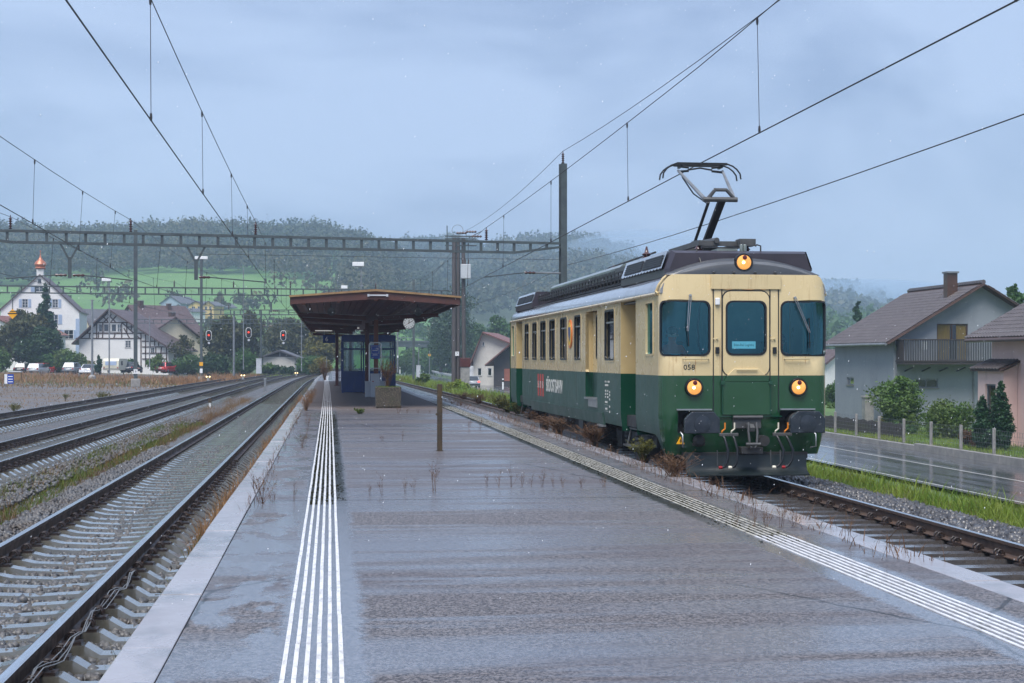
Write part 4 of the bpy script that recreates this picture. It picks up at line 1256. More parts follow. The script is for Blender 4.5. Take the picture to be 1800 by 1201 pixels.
bp_ = MB(); bp_.box(-1.2, 1.2, .19, .22, .75, 1.25); bp_.build('buffer_beam', 'under', train)
# apron returns along the sides in front of the wheels
for s in (-1, 1):
 mb = MB()
 out = [(RC_, .46), (.30, .46), (.38, .52), (.42, .62), (.50, .73), (.66, .775), (2.1, .78), (2.1, 1.77), (RC_, 1.77)]
 panel(mb, out, [], side_fn(s), 0, (.2, .12))
 mb.build('cab_side_lower', 'green_side', train, smooth=35)
def window(fn, rect, name, parent, glass, r=.11, w=.022, g=.022, gasket='rubber', inw=.0):
 """black rubber gasket and the pane inside it"""
 x0, x1, y0, y1 = rect
 mb = MB(); ring(mb, rrect(x0 - .008, x1 + .008, y0 - .008, y1 + .008, r + .008), rrect(x0 + w, x1 - w, y0 + w, y1 - w, max(.01, r - w * .5)), fn, -.010 + inw, .03 + inw)
 gk = mb.build(name, gasket, parent, smooth=40)
 mp = MB(); panel(mp, rrect(x0 + w * .5, x1 - w * .5, y0 + w * .5, y1 - w * .5, r * .7), [], lambda u, v, ww: fn(u, v, g + inw), 0, (.12, .4))
 mp.build('pane', glass, gk, smooth=30)
 return gk
window(front_fn, win_l, 'cab_window', train, 'cab_glass')
window(front_fn, win_r, 'cab_window', train, 'cab_glass')
# gangway door with its frame
for x in (-.545, -.40, .415, .56):
 mb = MB(); mb.box(x - .008, x + .008, -.006, .02, 1.16, 3.2); mb.build('door_seam', 'rubber', train)
dr = MB(); panel(dr, rrect(-.385, .395, 1.77, 3.16, .13), [rrect(*win_d, r=.11)], lambda u, v, w: front_fn(u, v, w - .022), .06, None, rim=False)
n_ = rrect(-.385, .395, 1.77, 3.16, .13)
dr.add([front_fn(u, v, -.022) for u, v in n_] + [front_fn(u, v, .01) for u, v in n_], [(i, (i + 1) % len(n_), len(n_) + (i + 1) % len(n_), len(n_) + i) for i in range(len(n_))])
door = dr.build('gangway_door', 'cream_front', train)
ri = MB(); ring(ri, rrect(-.405, .415, 1.76, 3.18, .15), rrect(-.383, .393, 1.772, 3.158, .13), front_fn, -.008, .01); ri.build('door_gasket', 'rubber', door)
window(lambda u, v, w: front_fn(u, v, w - .022), win_d, 'door_window', door, 'cab_glass')
MB().box(-.585, .60, -.015, .02, 3.195, 3.435).build('lintel_panel', 'cream_front', train, bevel=.006)
# folding gangway plate, cream tip above the green
gp = MB()
poly = [(-.41, 1.12), (.42, 1.12), (.42, 1.62), (.40, 1.66), (-.39, 1.66), (-.41, 1.62)]
gp.prism(poly, -.052, -.02); gp.build('gangway_plate', 'green_front', train, bevel=.008)
MB().prism([(-.375, 1.668), (.385, 1.668), (.33, 1.766), (-.32, 1.766)], -.05, -.022).build('gangway_plate_tip', 'green_front', train, bevel=.005)
MB().prism([(-.32, 1.770), (.33, 1.770), (.21, 1.885), (-.20, 1.885)], -.05, -.022).build('gangway_plate_tip', 'cream_front', train, bevel=.005)
MB().tube([(-.17, -.075, 1.865), (.18, -.075, 1.865)], .011, 6).build('grab_bar', 'beige_metal', train)
mb = MB(); mb.box(-.60, .61, -.035, .01, 1.085, 1.105); mb.build('door_sill', 'green_deep', train)
for x in (-.40, .41):
 MB().tube([(x, -.06, 1.13), (x, -.06, 1.70)], .012, 6).build('plate_hinge', 'green_deep', train)
 MB().box(x - .035, x + .035, -.085, -.03, 1.615, 1.675).build('hinge_block', 'green_deep', train, bevel=.006)
for x in (-.48, .49):
 MB().box(x - .032, x + .032, -.035, .0, 2.13, 2.24).build('latch_box', 'rubber', train, bevel=.006)
 hb = MB(); hb.tube([(x - .075, -.02, 2.375), (x + .0, -.03, 2.378)], .008, 5); hb.lathe([(.016, -.03), (.016, 0)], (x, 0, 2.375), 'Y', 8); hb.build('door_handle', 'beige_metal', train)
MB().box(-.52, -.44, -.05, .0, 2.93, 3.05).build('camera_box', 'white_paint', train, bevel=.015)
for x0, x1 in ((-1.06, -.63), (.66, 1.08)):
 g = MB(); g.tube([(x0, -.01, 2.045), (x0, -.05, 2.045), (x1, -.05, 2.045), (x1, -.01, 2.045)], .012, 6); g.build('grab_bar', 'beige_metal', train, smooth=50)
# wipers
for piv, mid, tip, bl0, bl1 in (((-.94, 3.09), (-.985, 2.50), None, (-.985, 2.62), (-.965, 2.25)), ((.83, 3.06), (1.08, 2.48), None, (1.075, 2.72), (1.085, 2.22))):
 wb = MB()
 for o in (-.018, .018):
  wb.tube([(piv[0] + o, -.045, piv[1]), (mid[0] + o * .6, -.045, mid[1])], .007, 5)
 wb.lathe([(.02, -.06), (.02, 0)], (piv[0], 0, piv[1]), 'Y', 8)
 wo = wb.build('wiper_arm', 'alu', train)
 MB().bar((bl0[0], -.03, bl0[1]), (bl1[0], -.03, bl1[1]), .014, .02).build('wiper_blade', 'rubber', wo)
# number
lettering('058', .118, 'print_black', 'number', train, Matrix.Translation((-.95, -.004, 1.905)) @ Matrix.Rotation(R(90), 4, 'X'), xs=1.12)
# sign behind the door pane
sg = MB(); sg.box(-.20, .20, .10, .106, 2.215, 2.335); so = sg.build('destination_card', 'sign_lightblue', train)
lettering('Bräm-Rail Logistics', .058, 'print_black', 'lettering', so, Matrix.Translation((0, .098, 2.275)) @ Matrix.Rotation(R(90), 4, 'X'), extrude=.001, xs=.78)
# rust runs under the window corners and the lintel
pmat('rust', (0.36, 0.17, 0.065), (0.46, 0.30, 0.14), ns=20, rough=.6)
for x, z0, z1, w in ((-.845, 2.03, 1.80, .012), (-1.01, 2.085, 2.0, .016), (-.74, 2.085, 2.01, .009), (-1.17, 2.085, 1.97, .011), (.80, 2.085, 2.0, .010), (1.02, 2.085, 1.95, .009), (-.30, 3.195, 3.186, .16), (.05, 3.195, 3.184, .22), (.30, 3.195, 3.187, .10)):
 MB().prism([(x - w / 2, z0), (x + w / 2, z0), (x + w * .2, z1), (x - w * .1, z1)], -.0165 if z0 > 3 else -.0015, -.0005).build('rust_run', 'rust', train)
# headlamps
def headlamp(x, z, r, y=-.005):
 h = MB(); h.lathe([(r * 1.18, .02), (r * 1.18, -.03), (r * 1.1, -.055), (r * .93, -.055), (r * .90, -.02)], (x, y, z), 'Y', 24)
 # open tube: drop the inner cap so that the lens shows
 ho = h.build('headlamp', 'black_gloss', train, smooth=50)
 ln = MB(); ln.lathe([(r * .90, -.040), (r * .88, -.058), (r * .6, -.072), (r * .2, -.078)], (x, y, z), 'Y', 24); ln.build('lens', 'lamp_glow', ho, smooth=60)
 MB().lathe([(r * .18, -.070), (r * .18, -.084), (r * .09, -.088)], (x - r * .12, y, z - r * .02), 'Y', 12).build('bulb', 'lamp_core', ho, smooth=60)
 MB().lathe([(r * .30, -.050), (r * .28, -.078), (r * .15, -.083)], (x + r * .05, y, z + r * .58), 'Y', 14).build('red_lamp', 'dark_red', ho, smooth=60)
 return ho
headlamp(-.875, 1.575, .132); headlamp(.89, 1.575, .132)
# --- buffers
for x in (-.875, .875):
 bo = MB(); bo.lathe([(.155, .15), (.155, -.02), (.125, -.03), (.125, -.40), (.105, -.41), (.105, -.52)], (x, 0, 1.01), 'Y', 18)
 b_o = bo.build('buffer', 'under', train, smooth=40)
 pl = MB(); pl.prism([(x - .29, .845), (x + .29, .845), (x + .29, 1.08), (x + .19, 1.195), (x - .17, 1.195), (x - .29, 1.08)], -.60, -.53)
 po = pl.build('buffer_plate', 'buffer_blue', b_o, bevel=.012)
 MB().lathe([(.135, -.60), (.135, -.612), (.05, -.622)], (x, 0, 1.0), 'Y', 20).build('wear_pad', 'buffer_blue', b_o, smooth=60)
 MB().box(x - .29, x + .30, -.045, .0, 1.20, 1.222).build('buffer_ledge', 'alu', train)
# --- coupling
cp = MB()
cp.box(-.22, .24, -.10, .06, .90, 1.10); cp.lathe([(.03, -.24), (.03, .26)], (0, -.12, 1.085), 'X', 8)
c_o = cp.build('coupler', 'under_grey', train, bevel=.01)
hk = MB(); hk.prism([(-.10, .98), (-.32, .98), (-.40, .93), (-.38, .86), (-.33, .86), (-.34, .92), (-.27, .92), (-.10, .90)], -.03, .05, 'X'); hk.build('hook', 'under_grey', c_o, bevel=.008)
sh = MB()
for s in (-1, 1): sh.tube([(.02 + s * .065, -.34, 1.01), (.02 + s * .075, -.38, .86), (.02 + s * .06, -.40, .66), (.02 + s * .03, -.40, .60)], .020, 7)
sh.tube([(-.10, -.40, .655), (.14, -.40, .655)], .028, 7); sh.build('shackle', 'under_grey', c_o, smooth=60)
sb = MB(); sb.box(-.16, .20, -.34, -.02, .50, .60); sb.lathe([(.09, -.22), (.09, .02)], (.26, 0, .70), 'Y', 12); sb.build('coupler_bracket', 'under', c_o)
# --- brake hoses with coloured cocks
for x, colr, end in ((-.43, 'hose_orange', 'hose_red'), (-.27, 'hose_white', 'hose_white'), (.47, 'hose_white', 'hose_white'), (.63, 'hose_orange', 'hose_red')):
 h = MB(); dx = .07 if x < 0 else .10
 h.tube([(x, -.03, .80), (x, -.16, .80), (x + .02, -.22, .74), (x + dx, -.25, .55), (x + dx * .8, -.26, .38), (x + .02, -.25, .29), (x - .03, -.24, .27)], .022, 7)
 ho = h.build('brake_hose', 'rubber', train, smooth=60)
 c = MB(); c.tube([(x - .02, -.17, .80), (x - .02, -.20, .86), (x + .03, -.20, .90), (x + .03, -.20, 1.0)], .013, 5); c.build('cock_handle', colr, ho)
 c = MB(); c.box(x - .06, x + .10, -.20, -.14, .775, .83); c.build('hose_valve', 'under_grey', ho, bevel=.01)
 c = MB(); c.lathe([(.024, -.035), (.028, 0), (.02, .035)], (x - .05, -.24, .27), 'X', 8); c.build('hose_end', end, ho, smooth=60)
 c = MB(); c.tube([(x - .10, -.20, .55), (x - .10, -.21, .30)], .008, 5); c.build('hose_chain', 'under_grey', ho)
mb = MB(); mb.tube([(-1.10, -.02, .84), (-1.08, -.09, .80), (-1.08, -.10, .62), (-1.06, -.03, .60)], .013, 6); mb.build('grab_bar', 'alu', train, smooth=60)
mb = MB(); mb.tube([(1.14, -.02, .84), (1.17, -.09, .80), (1.17, -.10, .60), (1.10, -.03, .58)], .013, 6); mb.build('grab_bar', 'alu', train, smooth=60)
mb = MB(); mb.lathe([(.10, 0), (.10, -.08), (.06, -.14)], (-.80, -.01, .70), 'Y', 10); mb.box(-.9, -.7, -.07, 0, .62, .66); mb.build('socket', 'under', train)
# warning triangle
MB().prism([(-1.16, .645), (-1.03, .645), (-1.095, .765)], -.012, .03).build('warning_sign', 'sign_yellow', train)
MB().prism([(-1.09, .735), (-1.115, .695), (-1.097, .695), (-1.105, .66), (-1.078, .705), (-1.095, .705), (-1.083, .735)], -.018, -.013).build('bolt_mark', 'print_black', train)
# --- snow plough
pm = MB()
prof = [(-.05, .46), (-.06, .28), (-.10, .20), (-.24, .145)]
xs = np.linspace(-1.02, 1.02, 13)
vs = [(x, y - .0 * abs(x), z) for x in xs for y, z in prof]
pm.add(vs, [(i * 4 + j, (i + 1) * 4 + j, (i + 1) * 4 + j + 1, i * 4 + j + 1) for i in range(12) for j in range(3)])
po = pm.build('snow_plough', 'plough', train, smooth=60)
md = po.modifiers.new('thickness', 'SOLIDIFY'); md.thickness = .02
MB().box(-1.05, 1.05, -.02, .6, .40, .50).build('plough_carrier', 'under', train)

# --- sides: cream above, dulled green below, openings for windows and door bays
WZ = (2.02, 2.99)
SIDE_WINS = [(4.15, 5.15), (8.02, 8.86), (9.92, 10.92), (11.74, 12.66), (13.28, 14.26), (14.92, 15.78), (16.50, 17.35)]
DOOR = (6.0, 7.42)
BAYS = [(2.1, 3.5), (17.9, 19.25)]
for s in (-1, 1):
 fn = side_fn(s)
 # cab ends
 for y0, y1, wy0, wy1 in ((RC_, 2.1, .62, 1.24), (19.25, LEN - RC_, 19.72, 20.34)):
  mb = panel(MB(), [(y0, 1.77), (y1, 1.77), (y1, 3.14), (y0, 3.14)], [rrect(wy0, wy1, 2.10, 3.02, .05)], fn, .06, (.4, .4))
  mb.build('cab_side_upper', 'cream', train)
  window(fn, (wy0, wy1, 2.10, 3.02), 'cab_side_window', train, 'cab_glass', .05, .03, .03, 'cream')
 mb = panel(MB(), [(19.25, .78), (LEN - RC_, .78), (LEN - RC_, 1.77), (19.25, 1.77)], [], fn, 0, (.3, .15)); mb.build('cab_side_lower', 'green_side', train, smooth=35)
 holes = [rrect(a, b, WZ[0], WZ[1], .07) for a, b in SIDE_WINS]
 dh = rrect(DOOR[0], DOOR[1], 1.775, 3.03, .05)
 mb = panel(MB(), [(3.5, 1.77), (17.9, 1.77), (17.9, 3.14), (3.5, 3.14)], holes + [dh], fn, .07, (.6, .5))
 mb.build('side_upper', 'cream', train)
 mb = panel(MB(), [(3.5, .78), (DOOR[0], .78), (DOOR[0], 1.77), (3.5, 1.77)], [], fn, 0, (.4, .12)); mb.build('side_lower', 'green_side', train, smooth=35)
 mb = panel(MB(), [(DOOR[1], .78), (17.9, .78), (17.9, 1.77), (DOOR[1], 1.77)], [], fn, 0, (.5, .12)); mb.build('side_lower', 'green_side', train, smooth=35)
 mb = panel(MB(), [(DOOR[0], .78), (DOOR[1], .78), (DOOR[1], 1.24), (DOOR[0], 1.24)], [], fn, 0, (.5, .12)); mb.build('side_lower', 'green_side', train, smooth=35)
 # windows with rounded frames
 for k, (a, b) in enumerate(SIDE_WINS):
  w_o = window(fn, (a, b, WZ[0], WZ[1]), 'side_window', train, 'side_glass', .07, .03, .045, 'rubber')
  fr = MB(); ring(fr, rrect(a - .035, b + .035, WZ[0] - .035, WZ[1] + .035, .10), rrect(a - .006, b + .006, WZ[0] - .006, WZ[1] + .006, .075), fn, -.008, .01); fr.build('window_frame', 'cream', w_o, smooth=40)
  tb = MB(); p0 = fn(a + .05, WZ[1] - .24, .03); p1 = fn(b - .05, WZ[1] - .24, .03); tb.bar(p0, p1, .03, .03); tb.build('transom', 'alu', w_o)
  if k == 2:
   sh_ = MB(); p = [fn(u, v, .02) for u, v in ((a + .03, WZ[0] + .03), (a + .52, WZ[0] + .03), (a + .52, WZ[1] - .03), (a + .03, WZ[1] - .03))]; sh_.add(p, [(0, 1, 2, 3)])
   so_ = sh_.build('brown_sash', 'sash_brown', w_o); mdd = so_.modifiers.new('t', 'SOLIDIFY'); mdd.thickness = .02
 # luggage door set back in its bay
 mb = MB()
 x_in = s * (HW - .16)
 for ya in (DOOR[0], DOOR[1]):
  q = [(s * HW, ya, 1.24), (s * (HW - .2), ya, 1.24), (s * (HW - .2), ya, 3.03), (s * HW, ya, 3.03)]
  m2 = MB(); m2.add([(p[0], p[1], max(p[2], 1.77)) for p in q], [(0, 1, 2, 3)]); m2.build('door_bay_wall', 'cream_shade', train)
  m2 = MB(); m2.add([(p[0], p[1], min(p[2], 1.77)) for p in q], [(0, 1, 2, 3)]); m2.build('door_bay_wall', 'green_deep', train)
 wr = rrect(6.38, 7.02, 2.05, 2.95, .06)
 f2 = lambda u, v, w: (s * (HW - .16 - w), u, v)
 ld = panel(MB(), [(DOOR[0], 1.77), (DOOR[1], 1.77), (DOOR[1], 3.03), (DOOR[0], 3.03)], [wr], f2, .05); ldo = ld.build('luggage_door', 'cream', train)
 panel(MB(), [(DOOR[0], 1.24), (DOOR[1], 1.24), (DOOR[1], 1.77), (DOOR[0], 1.77)], [], f2).build('door_lower', 'green_side', ldo)
 window(f2, (6.38, 7.02, 2.05, 2.95), 'door_window', ldo, 'side_glass', .06, .03, .02, 'rubber')
 MB().box(*sorted((s * (HW - .15), s * (HW + .03))), DOOR[0], DOOR[1], 1.205, 1.245).build('door_step', 'alu', train)
 MB().box(*sorted((s * (HW + .0), s * (HW + .02))), DOOR[0] - .02, DOOR[1] - .45, 1.06, 1.2).build('step_plate', 'alu', train)
 # entrance bays near both ends
 for y0, y1 in BAYS:
  xi = s * (HW - .42)
  for ya in (y0, y1):
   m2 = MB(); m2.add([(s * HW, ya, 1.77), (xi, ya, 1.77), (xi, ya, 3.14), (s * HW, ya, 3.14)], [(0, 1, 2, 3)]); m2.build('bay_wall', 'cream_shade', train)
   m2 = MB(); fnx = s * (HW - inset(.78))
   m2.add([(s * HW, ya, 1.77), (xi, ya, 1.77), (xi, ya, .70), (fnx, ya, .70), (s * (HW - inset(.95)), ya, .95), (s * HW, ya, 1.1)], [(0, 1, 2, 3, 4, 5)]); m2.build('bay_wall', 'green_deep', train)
  m2 = MB(); m2.add([(xi, y0, 1.77), (xi, y1, 1.77), (xi, y1, 3.14), (xi, y0, 3.14)], [(0, 1, 2, 3)]); d_o = m2.build('entrance_door', 'cream', train)
  m2 = MB(); m2.add([(xi, y0, .95), (xi, y1, .95), (xi, y1, 1.77), (xi, y0, 1.77)], [(0, 1, 2, 3)]); m2.build('door_lower', 'green_deep', d_o)
  m2 = MB(); m2.add([(xi + s * .01, y0 + .35, 2.0), (xi + s * .01, y1 - .35, 2.0), (xi + s * .01, y1 - .35, 2.95), (xi + s * .01, y0 + .35, 2.95)], [(0, 1, 2, 3)]); m2.build('pane', 'side_glass', d_o)
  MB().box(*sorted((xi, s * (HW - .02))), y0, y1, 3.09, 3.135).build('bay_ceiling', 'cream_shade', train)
  # steps
  st = MB()
  for zz, dd in ((.78, .30), (.47, .18)):
   st.box(*sorted((xi - s * .02, s * (HW - dd + .16))), y0 + .12, y1 - .12, zz - .03, zz)
  for ya in (y0 + .14, y1 - .14):
   st.bar((s * (HW - .22), ya, .98), (s * (HW - .10), ya, .45), .05, .02)
  st.build('entrance_step', 'under_grey', train)
 # long hinged flap
 fl = MB(); fs = side_fn(s)
 pts = [(5.30, .74), (5.92, .74), (16.1, .70), (16.1, .95), (5.30, .985)]
 panel(fl, pts, [], lambda u, v, w: fs(u, v, w - .035), .035, (.8, .3), rim=True); fl.build('side_flap', 'green_side', train)
 MB().box(*sorted((s * (HW - .05), s * (HW + .02))), 5.28, 5.95, .70, .735).build('flap_step', 'alu', train)
for s in (-1, 1):
 for y in (3.62, 5.6, 7.72, 9.05, 11.35, 13.0, 14.6, 16.15, 17.7):
  MB().box(*sorted((s * (HW - .003), s * (HW + .0015))), y - .004, y + .004, 1.78, 3.12).build('panel_seam', 'sash_brown', train)
 for y in (8.6, 11.2, 13.8, 16.4): MB().box(*sorted((s * (HW - .003), s * (HW + .0015))), y - .004, y + .004, 1.06, 1.76).build('panel_seam', 'under', train)
# data panel marks, emblem and name on the platform side
xs_ = -HW - .004
Mtxt = lambda y, z: Matrix(((0, 0, -1, xs_), (-1, 0, 0, y), (0, 1, 0, z), (0, 0, 0, 1)))
lettering('SÜDOSTBAHN', .43, 'print_white', 'name_lettering', train, Mtxt(11.92, 1.375), xs=.93, bold=.008)
for k in range(3):
 yy = 14.80 - k * .42
 mb = MB()
 prof = [(yy - .16, 1.62), (yy - .0, 1.66), (yy - .26, 1.12), (yy - .10, 1.08)]
 mb.prism([(yy - .02, 1.66), (yy - .22, 1.66), (yy - .28, 1.10), (yy - .08, 1.10)], xs_ - .002, xs_ + .004, 'X'); mb.build('emblem', 'print_red', train)
 lettering('SOB'[k], .26, 'print_white', 'emblem_letter', train, Mtxt(yy - .15, 1.38) @ Matrix.Translation((0, 0, .003)))
mk = MB()
for z, segs in ((1.60, ((5.12, .12), (4.92, .05), (4.80, .22))), (1.53, ((5.12, .40),)), (1.42, ((5.10, .14), (4.86, .12))), (1.36, ((5.10, .14), (4.88, .10))), (1.30, ((5.1, .10), (4.88, .14))), (1.20, ((5.1, .28),)), (1.07, ((5.08, .26),))):
 for y0, w in segs:
  n = max(1, int(w / .045))
  for q in range(n): mk.box(xs_ - .001, xs_ + .003, y0 - q * .045 - .03, y0 - q * .045, z - .018, z + .018)
for z in (1.05, 1.115): mk.box(xs_ - .001, xs_ + .003, 4.78, 5.13, z + (.028 if z > 1.1 else -.03), z + (.032 if z > 1.1 else -.026))
for z in (1.40, 1.34, 1.26, 1.12, 1.02): mk.box(xs_ - .001, xs_ + .003, 4.58, 4.66, z - .02, z + .02)
mk.build('data_marks', 'print_white', train)
# oval crest
cr = MB(); cr.prism([(9.415 + .25 * math.cos(a), 2.60 + .32 * math.sin(a)) for a in np.linspace(0, 6.283, 28)[:-1]], xs_ - .02, xs_ + .01, 'X'); co = cr.build('crest', 'crest_orange', train)
MB().prism([(9.415 + .205 * math.cos(a), 2.60 + .265 * math.sin(a)) for a in np.linspace(0, 6.283, 28)[:-1]], xs_ - .024, xs_ - .019, 'X').build('crest_field', 'crest_yellow', co)
MB().prism([(9.28, 2.75), (9.55, 2.75), (9.55, 2.58), (9.415, 2.42), (9.28, 2.58)], xs_ - .028, xs_ - .023, 'X').build('crest_shield', 'crest_blue', co)
# rear end
rear = panel(MB(), [(-HW, .5), (HW, .5), (HW, 3.12), (1.2, 3.44), (-1.2, 3.44), (-HW, 3.12)], [], lambda u, v, w: (u, LEN, v)); rear.build('rear_wall', 'green_front', train)
for s in (-1, 1):
 m2 = MB(); n = 5
 for i in range(n + 1):
  a = math.pi / 2 * i / n
  m2.v += [(s * (A_ + RC_ * math.cos(a)), LEN - RC_ + RC_ * math.sin(a), z) for z in (.78, 1.77, 3.12)]
 for i in range(n):
  for j in range(2): m2.f.append((i * 3 + j, i * 3 + j + 1, (i + 1) * 3 + j + 1, (i + 1) * 3 + j)); m2.m.append(j)
 m2.build('rear_corner', ['green_side', 'cream'], train, smooth=60)
 bo = MB(); bo.lathe([(.12, 0), (.12, .5), (.26, .52), (.26, .56)], (s * .875, LEN, 1.02), 'Y', 16); bo.build('rear_buffer', 'under', train, smooth=40)

# --- roof
RP_ = [(1.425, 3.13), (1.42, 3.20), (1.385, 3.29), (1.31, 3.38), (1.19, 3.46), (1.0, 3.545), (.75, 3.62), (.4, 3.675), (0, 3.69)]
RP_ = RP_ + [(-x, z) for x, z in reversed(RP_[:-1])]
rm = MB(); n = len(RP_)
ysr = [.10, .35, 2.0, 6, 10, 14, 18, LEN - .3, LEN - .02]
for j, y in enumerate(ysr):
 k = .93 if j == 0 else (.93 if j == len(ysr) - 1 else 1.0)
 for x, z in RP_:
  rm.v.append((x * (k if k == 1 else .985), y, z if k == 1 else min(z, 3.13 + (z - 3.13) * .96)))
for j in range(len(ysr) - 1):
 for i in range(n - 1): rm.f.append((j * n + i, j * n + i + 1, (j + 1) * n + i + 1, (j + 1) * n + i)); rm.m.append(0)
rm.f.append(tuple(range(n))); rm.m.append(0); rm.f.append(tuple((len(ysr) - 1) * n + i for i in range(n))); rm.m.append(0)
rm.build('roof', 'roof_silver', train, smooth=35)
for s in (-1, 1):
 g = MB(); g.tube([(s * 1.435, .30, 3.125), (s * 1.435, LEN - .3, 3.125)], .028, 6); g.build('gutter', 'cream', train, smooth=60)
 g = MB(); g.tube([(s * 1.25, .9, 3.43), (s * 1.25, LEN - .9, 3.43)], .014, 5); g.build('drip_rail', 'roof_dark', train)
 # cream cheek closing the roof ends over the corner windows
 ch = MB(); q = [(s * 1.42, .20, 3.12), (s * 1.44, .30, 3.16), (s * 1.40, .26, 3.27), (s * 1.33, .22, 3.38), (s * 1.24, .20, 3.45)]
 ch.tube(q, .030, 6); ch.build('corner_moulding', 'cream', train, smooth=60)
# dark front dome with the third headlamp
dm = MB(); NX, NZ = 25, 6
tops = lambda x: 3.455 + .295 * (1 - (abs(x) / 1.30) ** 2.2)
for i in range(NX):
 x = -1.30 + 2.6 * i / (NX - 1)
 for j in range(NZ):
  t = j / (NZ - 1); z = 3.435 + (max(tops(x), 3.437) - 3.435) * t
  dm.v.append((x, -.005 + .05 * (abs(x) / 1.3) ** 3 + .07 + .10 * t ** 2 + (.2 * max(0, t - .8) / .2), z))
for i in range(NX - 1):
 for j in range(NZ - 1): dm.f.append((i * NZ + j, (i + 1) * NZ + j, (i + 1) * NZ + j + 1, i * NZ + j + 1)); dm.m.append(0)
dm.build('front_dome', 'roof_dark', train, smooth=60)
headlamp(-.005, 3.645, .135, .12)
for x in (-.52, -.18, .18, .52):
 MB().lathe([(.022, .12), (.022, .03), (.012, .02)], (x, 0, 3.475), 'Y', 8).build('dome_bolt', 'roof_dark', train)
# hoods with louvred cheeks at both ends
for y0, y1 in ((.42, 4.1), (LEN - 4.1, LEN - .42)):
 fr_, bk_ = (y0 == .42), (y0 != .42)
 h = MB()
 sec = [(-1.30, 3.42), (-1.30, 3.55), (-1.19, 3.86), (1.19, 3.86), (1.30, 3.55), (1.30, 3.42)]
 for y, sx, dz in ((y0 + (.0 if bk_ else -.12), .93 if fr_ else 1, -.05 if fr_ else 0), (y0 + .05, .97 if fr_ else 1, 0), (y1, 1, 0), (y1 + (.10 if bk_ else 0), .95 if bk_ else 1, -.05 if bk_ else 0)):
  for x, z in sec: h.v.append((x * sx, y, z + (dz if z > 3.6 else 0)))
 for j in range(3):
  for i in range(5): h.f.append((j * 6 + i, j * 6 + i + 1, j * 6 + 6 + i + 1, j * 6 + 6 + i)); h.m.append(0)
 h.f.append(tuple(range(6))); h.m.append(0); h.f.append(tuple(18 + i for i in range(6))); h.m.append(0)
 ho = h.build('roof_hood', 'hood_brown', train)
 for s in (-1, 1):
  ed = MB(); ed.add([(s * 1.305, y0 + .1, 3.56), (s * 1.305, y1 - .02, 3.56), (s * 1.197, y1 - .02, 3.862), (s * 1.197, y0 + .1, 3.862)], [(0, 1, 2, 3)])
  ck = ed.build('hood_cheek', 'roof_silver', ho)
  for k in range(2):
   a = y0 + .25 + k * (y1 - y0 - .4) / 2; b = a + (y1 - y0 - .4) / 2 - .12
   lp = MB()
   def cheek(yy, t, o): return (s * (1.305 - .108 * t + o), yy, 3.56 + .302 * t + o * .35)
   lp.add([cheek(a, .14, .010), cheek(b, .14, .010), cheek(b, .80, .010), cheek(a, .80, .010)], [(0, 1, 2, 3)])
   lo = lp.build('louvre_panel', 'louvre', ck)
   bl = MB()
   for q in range(5):
    t = .2 + .13 * q
    bl.bar(cheek(a + .02, t, .014), cheek(b - .02, t, .014), .012, .012)
   bl.build('louvre_slat', 'black', lo)
  bl = MB()
  for q in range(14):
   yy = y0 + .2 + q * (y1 - y0 - .3) / 13
   bl.bar((s * 1.325, yy, 3.54), (s * 1.265, yy, 3.60), .02, .02)
  bl.build('cheek_clips', 'black', ck)['kind'] = 'stuff'
# resistor housing and its trays between the hoods
g = MB(); sec = [(-.86, 3.74), (-.86, 3.93), (-.78, 4.0), (.78, 4.0), (.86, 3.93), (.86, 3.74)]
for y in (6.5, 16.4):
 g.v += [(x, y, z) for x, z in sec]
for i in range(6): g.f.append((i, (i + 1) % 6, 6 + (i + 1) % 6, 6 + i)); g.m.append(0)
g.f.append(tuple(range(6))); g.m.append(0); g.f.append(tuple(range(6, 12))); g.m.append(0)
go = g.build('resistor_housing', 'grid_grey', train)
for s in (-1, 1):
 for k in range(22):
  y = 6.62 + k * .44
  MB().box(*sorted((s * .858, s * .868)), y, y + .36, 3.765, 3.885).build('grille_opening', 'black', go)
 for k in range(1, 5):
  y = 6.5 + k * 1.98
  MB().bar((s * .87, y, 3.75), (s * .79, y, 3.99), .02, .025).build('housing_seam', 'roof_silver', go)
 tr = MB(); tr.box(*sorted((s * .92, s * 1.16)), 4.2, 16.6, 3.60, 3.64)
 for k in range(32): tr.bar((s * 1.16, 4.3 + k * .39, 3.52), (s * 1.16, 4.3 + k * .39, 3.74), .02)
 for z in (3.66, 3.74): tr.bar((s * 1.16, 4.2, z), (s * 1.16, 16.6, z), .022)
 tr.build('roof_walkway', 'under', train)
tb = MB(); tb.box(-.8, .8, 6.35, 16.5, 3.6, 3.745); tb.box(-1.0, 1.0, 4.15, 6.3, 3.66, 3.88); tb.build('roof_equipment', 'hood_brown', train)
tb = MB(); tb.tube([(-.5, 4.7, 4.12), (-.5, 9.5, 4.10), (-.4, 12, 4.05)], .02, 6); tb.build('roof_busbar', 'under', train)
for x, y in ((-.75, 4.35), (-.5, 9.0), (-.3, 12.2)):
 iz = MB(); b0 = 3.88 if y < 6 else 4.0; hh = .26 if y < 6 else .10
 iz.lathe([(.04, b0), (.11, b0 + hh * .12), (.05, b0 + hh * .25), (.11, b0 + hh * .4), (.05, b0 + hh * .52), (.10, b0 + hh * .68), (.045, b0 + hh * .8), (.03, b0 + hh), (.015, b0 + hh * 1.25)], (x, y, 0), 'Z', 12); iz.build('roof_insulator', 'insulator', train, smooth=50)
